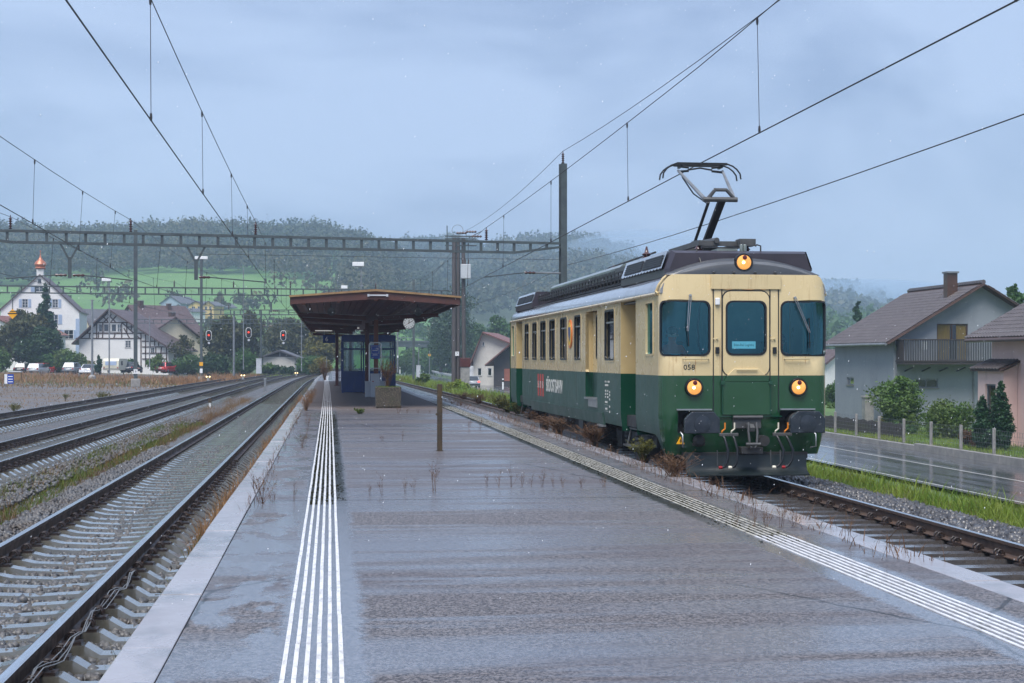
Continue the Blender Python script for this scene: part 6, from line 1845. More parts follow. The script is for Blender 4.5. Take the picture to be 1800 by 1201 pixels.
# ================================================================== overhead line gantries
def insulator_stack(t, p, h, r=.10, name='insulator'):
 n = 5; pr = []
 for k in range(n):
  z = h * k / n; pr += [(r * .45, z), (r, z + h / n * .35), (r * .45, z + h / n * .7)]
 pr.append((r * .3, h)); pr.append((r * .15, h * 1.2))
 return MB().lathe(pr, p, 'Z', 10).build(name, 'insulator', t, smooth=50)
def gantry(label, L, Rr, zb, dep, pitch, masts, hangers, stacks, taper=(0, 0), w=.16, group='catenary gantries across the tracks', lamps=()):
 Lv, Rv = Vector((L[0], L[1], 0)), Vector((Rr[0], Rr[1], 0))
 ln = (Rv - Lv).length; ang = math.atan2(Rv.y - Lv.y, Rv.x - Lv.x)
 t = thing('catenary_gantry', label, 'gantry', (L[0], L[1], 0), ang, group)
 def lx(X): return (X - L[0]) / (Rr[0] - L[0]) * ln
 zt = zb + dep
 MB().bar((0, 0, zt), (ln, 0, zt), w, .09).build('top_chord', 'mast_steel', t)
 b0, b1 = taper[0], ln - taper[1]
 lo = MB(); lo.bar((b0, 0, zb), (b1, 0, zb), w, .09)
 if taper[0]: lo.bar((0, 0, zt - .13), (b0, 0, zb), w, .09)
 if taper[1]: lo.bar((b1, 0, zb), (ln, 0, zt - .13), w, .09)
 lo.build('bottom_chord', 'mast_steel', t)
 n = int(ln / pitch)
 for k in range(1, n):
  x = ln * k / n
  z0 = zb + .045
  if x < b0: z0 = zb + (zt - .13 - zb) * (1 - x / b0) + .04
  if x > b1: z0 = zb + (zt - .13 - zb) * ((x - b1) / taper[1]) + .04
  if zt - z0 > .12: MB().bar((x, 0, z0), (x, 0, zt - .045), .10, .07, up=(0, 1, 0)).build('strut', 'mast_steel', t)
 for X, ztop, mw, zfoot in masts:
  m = MB(); x = lx(X)
  for s in (-1, 1): m.box(x - mw / 2, x + mw / 2, s * mw / 2 - .012, s * mw / 2 + .012, zfoot, ztop)
  m.box(x - .01, x + .01, -mw / 2 + .01, mw / 2 - .01, zfoot, ztop - .01)
  mo = m.build('mast', 'mast_steel', t)
  MB().box(x - .32, x + .32, -.32, .32, zfoot - .3, zfoot + .3).build('footing', 'concrete', mo, bevel=.04)
 for X, side, clen in hangers:
  x = lx(X); h = MB()
  h.bar((x - .32, 0, zb - .03), (x - .05, 0, zb - .55), .07); h.bar((x + .32, 0, zb - .03), (x + .05, 0, zb - .55), .07)
  h.bar((x, 0, zb - .50), (x, 0, zb - 1.25), .13, .10, up=(0, 1, 0)); ho = h.build('hanger', 'mast_steel', t)
  for s in side:
   MB().lathe([(.03, s * .10), (.055, s * .16), (.03, s * .22), (.06, s * .30), (.03, s * .38), (.055, s * .46), (.025, s * .52)], (x, 0, zb - 1.15), 'X', 8).build('rod_insulator', 'insulator', ho, smooth=50)
   MB().tube([(x + s * .5, 0, zb - 1.15), (x + s * clen, 0, zb - 1.30)], .022, 6).build('steady_arm', 'mast_steel', ho)
 for X in stacks:
  insulator_stack(t, (lx(X), 0, zt + .06), .42, .075)
 for X, zl in lamps:
  x = lx(X); l = MB(); l.tube([(x, 0, zt), (x, 0, zl)], .05, 6)
  for q in (.25, .5, .75): l.bar((x - .22, 0, zt + (zl - zt) * q), (x + .22, 0, zt + (zl - zt) * q), .04)
  lo = l.build('lamp_mast', 'mast_steel', t); MB().cbox((x + .1, -.05, zl), (1.1, .3, .28)).build('lamp_housing', 'white_paint', lo, bevel=.03)
 return t, lx, ang
# front gantry
G1L, G1R = (-13.4, 57.0), (9.15, 61.2)
g1, lx1, a1 = gantry('front steel gantry whose beam crosses the picture to the mast behind the railcar', G1L, G1R, 6.20, .40, .67,
 [(9.15, 9.75, .25, -.5), (-13.4, 9.6, .25, -.4)], [(-9.3, (-1, 1), 2.2), (-4.9, (1,), 2.6)], [-11.3, -7.2, -2.75, 6.05], taper=(2.1, 2.0), w=.14)
insulator_stack(g1, (lx1(9.15), 0, 9.76), .42, .07)
x9 = lx1(9.15)
MB().tube([(x9 - .1, 0, 5.42), (x9 - 1.15, 0, 5.42)], .04, 6).build('cantilever', 'galv', g1)
MB().lathe([(.03, -.45), (.06, -.38), (.03, -.30), (.06, -.22), (.03, -.14), (.06, -.06), (.03, 0)], (x9 - 1.15, 0, 5.42), 'X', 8).build('rod_insulator', 'insulator', g1, smooth=50)
MB().tube([(x9 - 1.6, 0, 5.42), (x9 - 3.25, 0, 5.22)], .022, 6).build('steady_arm', 'mast_steel', g1)
# second gantry with the feeder switch poles
G2L, G2R = (-32.0, 112.5), (9.3, 118.2)
g2, lx2, a2 = gantry('second gantry behind the canopy, its right end at the pole cluster with transformer', G2L, G2R, 6.70, .48, .93,
 [(-13.9, 11.3, .27, .3), (-32, 9.5, .25, .2)], [(-23.4, (), 0), (-4.3, (1,), 2)], [-11.2, -7.0, -2.9, 3.4], taper=(0, 0), w=.16, lamps=((-24.0, 9.9),))
x2 = lx2(-13.9)
MB().box(x2 - .14, x2 + .14, -.19, -.165, .95, 1.28).build('number_plate', 'white_paint', g2)
lettering('9', .22, 'print_black', 'numeral', g2, Matrix.Translation((x2, -.195, 1.11)) @ Matrix.Rotation(R(90), 4, 'X'))
# yellow diamond board on its hanger
dm_ = thing('speed_board', 'yellow diamond board with black bars hanging from the second gantry', 'sign', (*at(22, 116), hz(552, 116)))
MB().prism([(0, -.38), (.36, 0), (0, .38), (-.36, 0)], -.02, .02).build('board', 'sign_yellow', dm_)
MB().box(-.35, .35, -.03, -.021, -.01, .07).build('black_bar', 'black', dm_); MB().box(-.2, .2, -.03, -.021, .17, .22).build('black_bar', 'black', dm_)
MB().bar((.0, .03, .3), (.0, .03, 1.2), .06).build('hanger', 'mast_steel', dm_)
# pole cluster
pcx, pcy = at(803, 119)
pcl = thing('pole_cluster', 'three tall dark poles with a grey transformer box right of the canopy', 'pole', (pcx, pcy, hz(680, 119)))
zb_ = hz(680, 119); H_ = hz(418, 119) - zb_
for x, w in ((-.22, .38), (.12, .30), (.55, .34)):
 MB().tube([(x, 0, 0), (x * .9, 0, H_)], [w / 2, w / 2 * .85], 10).build('shaft', 'wood_pole', pcl, smooth=50)
MB().box(.25, .95, -.45, .15, -.2, 1.5).build('concrete_foot', 'concrete', pcl, bevel=.03); MB().box(.2, 1.0, -.5, .2, 1.5, 2.2).build('switch_drive', 'brown_steel', pcl, bevel=.03)
zt_ = hz(478, 119) - zb_
MB().box(.25, 1.0, -.75, -.2, zt_ - .55, zt_ + .55).build('transformer', 'cabinet', pcl, bevel=.04)
for x in (.4, .62, .85): insulator_stack(pcl, (x, -.5, zt_ + .55), .35, .05)
MB().cbox((.0, -.22, hz(622, 119) - zb_), (.28, .03, .32)).build('number_plate', 'white_paint', pcl)
lettering('7', .24, 'print_black', 'numeral', pcl, Matrix.Translation((.0, -.24, hz(622, 119) - zb_)) @ Matrix.Rotation(R(90), 4, 'X'))
top = MB(); 
for z in (H_ - .1, H_ - .6, H_ + .1): top.bar((-.9, -.1, z), (1.5, -.1, z), .09)
top.bar((-.75, -.1, H_ - 1.0), (-.75, -.1, H_ + .9), .07); top.bar((.9, -.1, H_), (1.9, -.1, H_ + .5), .06); top.build('switch_frame', 'mast_steel', pcl)
for x, z in ((.35, H_ + .35), (1.1, H_ + .45), (1.5, H_ + .1)): MB().lathe([(.05, -.4), (.1, -.3), (.05, -.2), (.1, -.1), (.05, 0), (.1, .1), (.05, .2), (.1, .3), (.04, .4)], (x, -.1, z), 'X', 8).build('switch_insulator', 'insulator', pcl, smooth=50)
lp = [( .05 + .42 * math.cos(a), -.1, H_ + .55 + .42 * math.sin(a)) for a in np.linspace(0, 6.283, 20)]
MB().tube(lp, .02, 5, caps=False).build('wire_loop', 'galv', pcl)
# third gantry carrying the signals, fourth far behind
G3L, G3R = (*at(354, 160),), (*at(727, 161.5),)
g3, lx3, a3 = gantry('third gantry carrying the three red signals, far behind the canopy', G3L, G3R, 6.55, .48, .98,
 [(G3L[0], 12.3, .24, -.1), (G3R[0], 10.2, .24, -.5)], [(at(470, 160)[0], (-1, 1), 1.5)], [at(p_, 160)[0] for p_ in (402, 465, 680)], w=.18)
MB().cbox((lx3(G3L[0]), -.05, 12.35), (1.3, .3, .3)).build('lamp_housing', 'white_paint', g3, bevel=.03)
MB().cbox((0, -.16, hz(640, 160)), (.36, .02, .38)).build('yellow_plate', 'sign_yellow', g3); MB().cbox((0, -.16, hz(652, 160)), (.28, .02, .45)).build('number_plate', 'white_paint', g3)
G4L, G4R = (*at(240, 214),), (*at(620, 216),)
gantry('fourth gantry, thin and hazy, beyond the red signals', G4L, G4R, 6.9, .5, 1.1, [(at(411, 214)[0], 8.6, .22, -.1), (G4R[0], 8.6, .22, -.1)], [], [at(440, 214)[0]], w=.18)
# --- signals
for k, (px_, yc, lab) in enumerate(((367, 590, 'red light signal left of the light grey pole, hung at the gantry mast'), (437, 585, 'middle red light signal hung from the third gantry, highest of the three'), (498, 590, 'red light signal nearest the canopy, rightmost of the three'))):
 x, y = at(px_, 158.5); z = hz(yc, 158.5)
 s = thing('light_signal', lab, 'signal', (x, y, z), 0, 'red signals hung over the tracks')
 s.scale = (.88,) * 3
 MB().prism(rrect(-.32, .32, -.60, .60, .29, 5), -.05, .0).build('border', 'white_paint', s)
 MB().prism(rrect(-.27, .27, -.55, .55, .25, 5), -.085, -.051).build('screen', 'black', s)
 for j, z2 in enumerate((.30, .04, -.22, -.42)):
  MB().lathe([(.10, -.088), (.105, -.16), (.09, -.16)], (0, 0, z2), 'Y', 12).build('lamp_hood', 'black', s)
  if j == 1: MB().lathe([(.11, -.10), (.11, -.165), (.04, -.175)], (0, 0, z2), 'Y', 14).build('lit_lamp', 'red_lit', s, smooth=50)
 MB().lathe([(.14, -.06), (.14, -.03)], (.02, 0, -.85), 'Y', 16).build('round_plate', 'cabinet', s); MB().bar((.02, -.02, -.95), (.02, -.02, -.6), .05).build('plate_arm', 'mast_steel', s)
 if k:
  for xx in (-.22, .22): MB().bar((xx, .05, .5), (xx, .05, hz(551, 158.5) - z + .2), .05).build('hanger', 'mast_steel', s)
  for q in range(6): MB().bar((.0, .05, .75 + q * .26), (.22, .05, .75 + q * .26), .035).build('rung', 'mast_steel', s)
 else:
  MB().bar((-.75, .1, -.2), (-.1, .05, -.2), .06).build('bracket', 'mast_steel', s)
for px_, d_, yb, lab in ((366, 137, 670, 'low shunting signal with two lamps beside the gantry mast'), (427, 150, 667, 'low shunting signal with two warm lamps at the track curve'), (521, 196, 661, 'low shunting signal by the green patch near the platform end')):
 x, y = at(px_, d_); s = thing('shunting_signal', lab, 'signal', (x, y, hz(yb, d_)), 0, 'low shunting signals between the tracks')
 MB().box(-.1, .1, -.1, .1, 0, .3).build('foot', 'concrete', s); MB().prism([(-.26, .28), (.26, .28), (.2, .62), (-.05, .68)], -.08, .08).build('head', 'black', s, bevel=.02)
 for xx, zz in ((-.13, .38), (.13, .38)): MB().lathe([(.06, -.09), (.07, -.11), (.03, -.12)], (xx, 0, zz), 'Y', 10).build('lamp', 'lamp_warm', s, smooth=50)
# small blue notice board and wooden box at the left margin
x, y = at(16, 112)
nb = thing('notice_board', 'small blue and white board standing at the left margin of the yard', 'sign', (x, y, hz(676, 112)))
MB().box(-.32, -.12, -.03, .03, .05, .74).build('white_strip', 'white_paint', nb); MB().box(-.12, .32, -.03, .03, .05, .74).build('blue_panel', 'sign_blue_bright', nb)
for q in range(3): MB().box(-.06, .26, -.036, -.031, .16 + q * .19, .22 + q * .19).build('white_bar', 'white_paint', nb)
for xx in (-.25, .25): MB().bar((xx, .05, -.3), (xx, .05, .7), .04).build('leg', 'galv', nb)
x, y = at(26, 128)
wb = thing('wooden_box', 'wooden slatted box with pale lid at the left margin of the yard', 'box', (x, y, hz(668, 128)))
for k in range(9): MB().box(-.46 + k * .105, -.46 + k * .105 + .085, -.02, .02, 0, .62).build('slat', 'roof_edge', wb)
MB().box(-.45, .45, .02, .5, 0, .6).build('body', 'straw_brown', wb); MB().box(-.52, .52, -.06, .55, .62, .72).build('lid', 'cabinet', wb, bevel=.02)
x, y = at(497 / 6 + 383, 92)
px_, d_ = 466, 118
x, y = at(px_, d_)
mk_ = thing('marker_post', 'short grey marker post between the left tracks', 'post', (x, y, -.45))
MB().box(-.09, .09, -.05, .05, 0, .95).build('shaft', 'galv', mk_); MB().box(-.1, .1, -.06, .06, .95, 1.0).build('cap', 'cabinet', mk_)
x, y = at(418 / 6 + 300 - 0, 76)
mp_ = thing('marker_stone', 'small white track marker in the weed strip between left tracks', 'post', (*at(369, 76), -.45))
MB().box(-.05, .05, -.04, .04, 0, .42).build('shaft', 'white_paint', mp_, bevel=.01); MB().box(-.08, .08, -.06, .06, .36, .56).build('cap', 'post_rust', mp_)

# ================================================================== wires
def wire_pts(P, n=10, sag=0.0):
 out = []
 for a, b in zip(P[:-1], P[1:]):
  for k in range(n):
   t = k / n; p = Vector(a).lerp(Vector(b), t); L_ = (Vector(b) - Vector(a)).length
   p.z -= sag * 4 * t * (1 - t) * (L_ / 60) ** 2
   out.append(p)
 out.append(Vector(P[-1])); return out
def interp(pts, y):
 for a, b in zip(pts[:-1], pts[1:]):
  if a[1] <= y <= b[1]: return a.lerp(b, (y - a[1]) / (b[1] - a[1]) if b[1] > a[1] else 0)
 return pts[0] if y < pts[0][1] else pts[-1]
def overhead(label, cpts, mpts, dys, rc=.011, rm=.009, sag=.5):
 t = thing('overhead_line', label, 'wire', (0, 0, 0), 0, 'overhead contact lines')
 c = wire_pts(cpts, 6, .02); m = wire_pts(mpts, 12, sag)
 MB().tube(c, rc, 5).build('contact_wire', 'wire', t); MB().tube(m, rm, 5).build('messenger_wire', 'wire', t)
 for y in dys:
  a, b = interp(c, y), interp(m, y)
  d = MB(); d.tube([a, b], .0055 if y < 65 else .009, 4); do = d.build('dropper', 'wire', t)
  k = MB(); 
  for p in (a, b): k.lathe([(.016, -.06), (.022, 0), (.016, .06)], (p.x, p.y, p.z + (.05 if p is a else -.05)), 'Z', 6)
  k.build('clamp', 'wire', do)
overhead('overhead line above the near left track', [(-2.9, -8, 6.0), (-2.75, 16, 5.82), (-2.7, 59.2, 5.36), (-2.9, 116.6, 5.3), (cx1(160), 160, 5.3), (cx1(214), 214, 5.4)],
         [(-2.75, -2, 8.6), (-2.75, 59.2, 7.15), (-2.9, 116.6, 7.6), (cx1(160), 160, 7.6), (cx1(214), 214, 7.8)], [4, 14, 24.6, 34.4, 44.5, 53, 68, 80, 92, 104, 126, 138, 150], sag=.35)
overhead('overhead line above the middle left track', [(-7.3, -8, 5.5), (-7.2, 34, 5.46), (-7.4, 58.5, 5.05), (-7.0, 116.2, 5.3), (cx2(160), 160, 5.3)],
         [(-7.2, -8, 7.9), (-7.2, 58.4, 7.10), (-7.0, 116.2, 7.6), (cx2(160), 160, 7.6)], [30, 39.5, 47, 54, 68, 80, 92, 104, 126, 140, 150], sag=.4)
overhead('overhead line above the far left track', [(-11.6, -8, 5.5), (-11.5, 57.7, 5.05), (-11.0, 115.7, 5.3), (cx3(160), 160, 5.3)],
         [(-11.4, -8, 7.9), (-11.3, 57.6, 7.10), (-11.2, 115.7, 7.6), (cx3(160), 160, 7.6)], [44, 51, 66, 78, 90, 102, 126, 140], sag=.4)
overhead('overhead line touched by the railcar pantograph', [(6.85, -4, 5.60), (6.82, 28.35, 5.672), (5.95, 60.9, 5.22), (6.0, 118, 5.3), (cx4(160), 160, 5.3)],
         [(6.85, -4, 8.1), (6.78, 28.35, 7.45), (6.0, 60.6, 7.12), (6.0, 117.6, 7.6), (cx4(160), 160, 7.6)], [5, 15, 24.4, 34.6, 45, 55.2, 68, 80, 92, 104], sag=.25)
def wire(label, P, r=.009, sag=.4, n=14):
 o = MB().tube(wire_pts(P, n, sag), r, 5).build('feeder_wire', 'wire'); return tag(o, label, 'wire', 'single feeder wires')
wire('feeder wire running from the tall mast top towards the upper right', [(8.6, -6, 9.3), (9.15, 61.2, 10.25), (pcx, pcy, hz(412, 119))], .010, .5)
wire('feeder wire on the side of the mast behind the railcar, passing low on the right', [(9.5, -6, 5.75), (9.32, 61.2, 5.75), (9.6, 118, 5.9)], .010, .3)
wire('wire drooping from the transformer poles down behind the canopy', [(pcx - .3, pcy, hz(440, 119)), (at(727, 161)[0], at(727, 161)[1], hz(500, 161))], .012, 1.2)
wire('thin stay wire from the canopy edge up to the near contact line', [(-1.2, 53.5, 4.0), (-2.75, 88, 4.6)], .008, .2)
wire('cross wire under the front gantry beam', [(-4.9, 58.5, 5.9), (9.0, 61.1, 5.95)], .008, .1)
# ================================================================== houses
def wall_plaster(name, c1, c2, **k): pmat(name, c1, c2, ns=1.1, rough=.75, bump=.1, bs=50, world=True, **k)
wall_plaster('wall_white', (0.72, 0.71, 0.70), (0.66, 0.65, 0.645))
wall_plaster('wall_cream', (0.66, 0.58, 0.42), (0.60, 0.53, 0.39))
wall_plaster('wall_blue', (0.27, 0.29, 0.32), (0.245, 0.265, 0.295), stain=((0.19, 0.205, 0.225), .8, .55, .8, (1, 1, .4)))
wall_plaster('wall_pink', (0.70, 0.50, 0.455), (0.65, 0.46, 0.42), stain=((0.46, 0.32, 0.30), .9, .55, .8, (1, 1, .4)))
wall_plaster('wall_barn', (0.52, 0.50, 0.46), (0.45, 0.435, 0.40))
wall_plaster('wall_yellow', (0.60, 0.43, 0.17), (0.55, 0.39, 0.15))
wall_plaster('wall_bluish', (0.30, 0.36, 0.44), (0.26, 0.32, 0.40))
def roof_material(name, c1, c2, period=.33):
 m = pmat(name, c1, c2, ns=2.2, rough=.45, rough2=.65, stain=(tuple(c * .6 for c in c2), 1.1, .55, .75, (1, 1, 1)), detail=6)
 N, L = m.node_tree.nodes, m.node_tree.links
 b = [n for n in N if n.type == 'BSDF_PRINCIPLED'][0]
 t = N.new('ShaderNodeTexCoord'); w = N.new('ShaderNodeTexWave'); w.wave_type = 'BANDS'; w.bands_direction = 'Z'; w.wave_profile = 'SAW'
 w.inputs['Scale'].default_value = 1 / period / 3.3; w.inputs['Distortion'].default_value = 0.0
 L.new(t.outputs['Object'], w.inputs['Vector'])
 bp = N.new('ShaderNodeBump'); bp.inputs['Strength'].default_value = .8; bp.inputs['Distance'].default_value = .05
 L.new(w.outputs['Fac'], bp.inputs['Height']); L.new(bp.outputs[0], b.inputs['Normal'])
roof_material('roof_brown', (0.105, 0.070, 0.068), (0.078, 0.054, 0.055))
roof_material('roof_red', (0.20, 0.080, 0.062), (0.15, 0.062, 0.05))
roof_material('roof_greyish', (0.105, 0.105, 0.12), (0.085, 0.085, 0.095))
pmat('tile_brown', (0.10, 0.086, 0.086), (0.068, 0.058, 0.06), ns=5, rough=.32, rough2=.5, rnd=.16, coat=.25, stain=((0.06, 0.05, 0.05), 3, .55, .7, (1, 1, 1)))
pmat('timber', (0.075, 0.040, 0.030), (0.05, 0.028, 0.022), ns=3, rough=.7)
pmat('wood_dark', (0.045, 0.036, 0.036), (0.03, 0.025, 0.026), ns=3, rough=.7, stretch=(8, 8, .6))
pmat('brick_red', (0.28, 0.095, 0.06), (0.22, 0.075, 0.05), ns=4, rough=.8)
pmat('shutter_blue', (0.34, 0.42, 0.56), (0.30, 0.38, 0.52), ns=3, rough=.5)
pmat('copper', (0.48, 0.17, 0.09), (0.40, 0.14, 0.075), ns=3, rough=.35, metal=.3)
pmat('curtain', (0.20, 0.15, 0.04), (0.12, 0.08, 0.03), ns=4, rough=.8, stretch=(12, 12, .3))
pmat('window_frame', (0.70, 0.70, 0.70), rough=.5)
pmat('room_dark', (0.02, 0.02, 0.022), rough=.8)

def house_window(parent, fn, u0, u1, v0, v1, frame='window_frame', shutters=None, muntins=(1, 1), depth=.14, sill=True, fw=.06):
 """frame, bars, pane and sill of one window; fn(u, v, w) gives wall coordinates"""
 m = MB(); ring(m, rrect(u0, u1, v0, v1), rrect(u0 + fw, u1 - fw, v0 + fw, v1 - fw), fn, depth * .5, depth * .9)
 for k in range(1, muntins[0] + 1):
  u = u0 + (u1 - u0) * k / (muntins[0] + 1); m.bar(fn(u, v0 + fw, depth * .65), fn(u, v1 - fw, depth * .65), fw * .8)
 for k in range(1, muntins[1] + 1):
  v = v0 + (v1 - v0) * k / (muntins[1] + 1); m.bar(fn(u0 + fw, v, depth * .65), fn(u1 - fw, v, depth * .65), fw * .6)
 w = m.build('window', frame, parent)
 p = MB(); p.add([fn(u, v, depth * .8) for u, v in rrect(u0 + .02, u1 - .02, v0 + .02, v1 - .02)], [(0, 1, 2, 3)]); p.build('pane', 'house_glass', w)
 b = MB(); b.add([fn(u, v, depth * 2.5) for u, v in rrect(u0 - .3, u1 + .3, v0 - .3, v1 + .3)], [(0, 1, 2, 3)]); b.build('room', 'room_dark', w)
 if sill:
  s = MB(); q = [fn(u0 - .06, v0, -.06), fn(u1 + .06, v0, -.06), fn(u1 + .06, v0, depth * .5), fn(u0 - .06, v0, depth * .5)]
  s.add(q + [(a, b_, c - .06) for a, b_, c in q], [(0, 1, 2, 3), (4, 5, 6, 7), (0, 1, 5, 4), (1, 2, 6, 5), (2, 3, 7, 6), (3, 0, 4, 7)]); s.build('sill', 'kerb', w)
 if shutters:
  ww = (u1 - u0) * .5
  for ua in ((u0 - ww - .03, u0 - .03), (u1 + .03, u1 + ww + .03)):
   s = MB(); q = [fn(u, v, -.05) for u, v in rrect(ua[0], ua[1], v0, v1)] + [fn(u, v, -.005) for u, v in rrect(ua[0], ua[1], v0, v1)]
   s.add(q, [(0, 1, 2, 3), (4, 5, 6, 7), (0, 1, 5, 4), (1, 2, 6, 5), (2, 3, 7, 6), (3, 0, 4, 7)])
   for q_ in range(1, 7):
    v = v0 + (v1 - v0) * q_ / 7; s.bar(fn(ua[0] + .05, v, -.06), fn(ua[1] - .05, v, -.06), .03)
   s.build('shutter', shutters, w)
 return w

def house(name, label, loc, rz, xl, xr, L, zl, zr, zt, wallm, roofm, wins=(), over=.45, eave_over=.5, fascia='timber', chimneys=(), cat='house', group=None, thick=.18, xt=0.0, room=False):
 """gabled house: front gable in the plane y=0, ridge at x=xt height zt, eaves at xl/xr; wins: (face, u0, u1, v0, v1, shutters, muntins)"""
 t = thing(name, label, cat, loc, rz, group)
 faces = {'F': (lambda u, v, w: (u, w, v), [(xl, -.4), (xr, -.4), (xr, zr), (xt, zt), (xl, zl)]),
             'B': (lambda u, v, w: (u, L - w, v), [(xl, -.4), (xr, -.4), (xr, zr), (xt, zt), (xl, zl)]),
             'L': (lambda u, v, w: (xl + w, u, v), [(0, -.4), (L, -.4), (L, zl), (0, zl)]),
             'R': (lambda u, v, w: (xr - w, u, v), [(0, -.4), (L, -.4), (L, zr), (0, zr)])}
 for k, (fn, out) in faces.items():
  hs = [rrect(u0, u1, v0, v1) for f, u0, u1, v0, v1, *_ in wins if f == k]
  m = panel(MB(), out, hs, fn, .14); w = m.build('wall', wallm, t)
  for f, u0, u1, v0, v1, shut, mun in [q for q in wins if q[0] == k]: house_window(t, fn, u0, u1, v0, v1, shutters=shut, muntins=mun)
 for sx, xe, ze in ((-1, xl, zl), (1, xr, zr)):
  dx, dz = xe - xt, ze - zt; ln = math.hypot(dx, dz); ux, uz = dx / ln, dz / ln; e = ln + eave_over
  nx_, nz_ = (-uz, ux) if ux > 0 else (uz, -ux)
  q = [(xt, zt), (xt + ux * e, zt + uz * e), (xt + ux * e + nx_ * thick, zt + uz * e + nz_ * thick), (xt, zt + thick * 1.15)]
  m = MB(); m.prism(q, -over, L + over, 'Y'); r_ = m.build('roof', roofm, t)
  m = MB(); m.bar((xt, -over - .02, zt + .02), (xt + ux * e, -over - .02, zt + uz * e + .02), .05, .22, up=(0, 1, 0)); m.build('verge_board', fascia, r_)
  m = MB(); m.tube([(xt + ux * e + sx * .06, -over, zt + uz * e + .02), (xt + ux * e + sx * .06, L + over, zt + uz * e + .02)], .07, 6); m.build('gutter', 'galv', r_)
 for cx_, cy_, cw, z0, z1 in chimneys:
  c = MB(); c.box(cx_ - cw / 2, cx_ + cw / 2, cy_ - cw / 2, cy_ + cw / 2, z0, z1); co = c.build('chimney', 'brick_red' if roofm == 'roof_red' else 'sash_brown', t)
  MB().box(cx_ - cw / 2 - .06, cx_ + cw / 2 + .06, cy_ - cw / 2 - .06, cy_ + cw / 2 + .06, z1, z1 + .1).build('chimney_cap', 'concrete', co)
 return t

def beams(parent, segs, y=-.03, w=.22, name='timber'):
 for a, b in segs:
  MB().bar((a[0], y, a[1]), (b[0], y, b[1]), .10, w, up=(0, 0, 1) if abs(b[0] - a[0]) > abs(b[1] - a[1]) * .3 else (1, 0, 0)).build(name, 'timber', parent)

# --- big white house with the copper onion turret
D = 262; X0, Y0 = at(70, D); Z0 = hz(648, D); k_ = D / FPX
def wz(y): return hz(y, D) - Z0
def wx(p): return (p - 70) * k_
W1 = house('manor_house', 'tall white gabled house with blue shutters and a copper onion turret', (X0, Y0, Z0), R(4), wx(4), wx(137), 16, wz(545), wz(547), wz(484), 'wall_white', 'roof_brown',
 [('F', wx(40), wx(50), wz(541), wz(526), 'shutter_blue', (1, 2)), ('F', wx(91), wx(101), wz(541), wz(526), 'shutter_blue', (1, 2)), ('F', wx(66), wx(73), wz(499), wz(490), None, (0, 0)),
     ('F', wx(88), wx(101), wz(570), wz(553), 'shutter_blue', (1, 1)), ('F', wx(88), wx(101), wz(597), wz(580), 'shutter_blue', (1, 1)), ('F', wx(111), wx(127), wz(596), wz(580), 'shutter_blue', (1, 1)), ('F', wx(62), wx(76), wz(513), wz(503), 'shutter_blue', (1, 1)),
     ('F', wx(40), wx(50), wz(570), wz(553), 'shutter_blue', (1, 2)), ('F', wx(40), wx(50), wz(597), wz(580), 'shutter_blue', (1, 2))], over=.15, eave_over=.25)
tz = wz(484)
MB().box(-.55, .55, .3, 1.4, tz - .4, tz + 1.1).build('turret_base', 'wall_white', W1)
MB().lathe([(.75, tz + 1.05), (.95, tz + 1.25), (.75, tz + 1.45), (.85, tz + 1.55), (1.02, tz + 1.85), (.85, tz + 2.25), (.45, tz + 2.6), (.18, tz + 3.0), (.08, tz + 3.5), (.04, tz + 3.9)], (0, .85, 0), 'Z', 16).build('onion_dome', 'copper', W1, smooth=40)
MB().lathe([(.02, tz + 3.85), (.14, tz + 4.05), (.02, tz + 4.25)], (0, .85, 0), 'Z', 8).build('finial', 'copper', W1, smooth=60)
MB().box(wx(131), wx(137) + .05, -.08, -.01, 0, wz(560)).build('corner_quoin', 'shutter_blue', W1)
# red roof peeping out left of it
house('house', 'house with a red tiled roof showing above the trees at the left margin', (*at(-12, 250), hz(648, 250)), R(-20), -6, 6, 12, 5.5, 5.5, 8.3, 'wall_white', 'roof_red', over=.3)

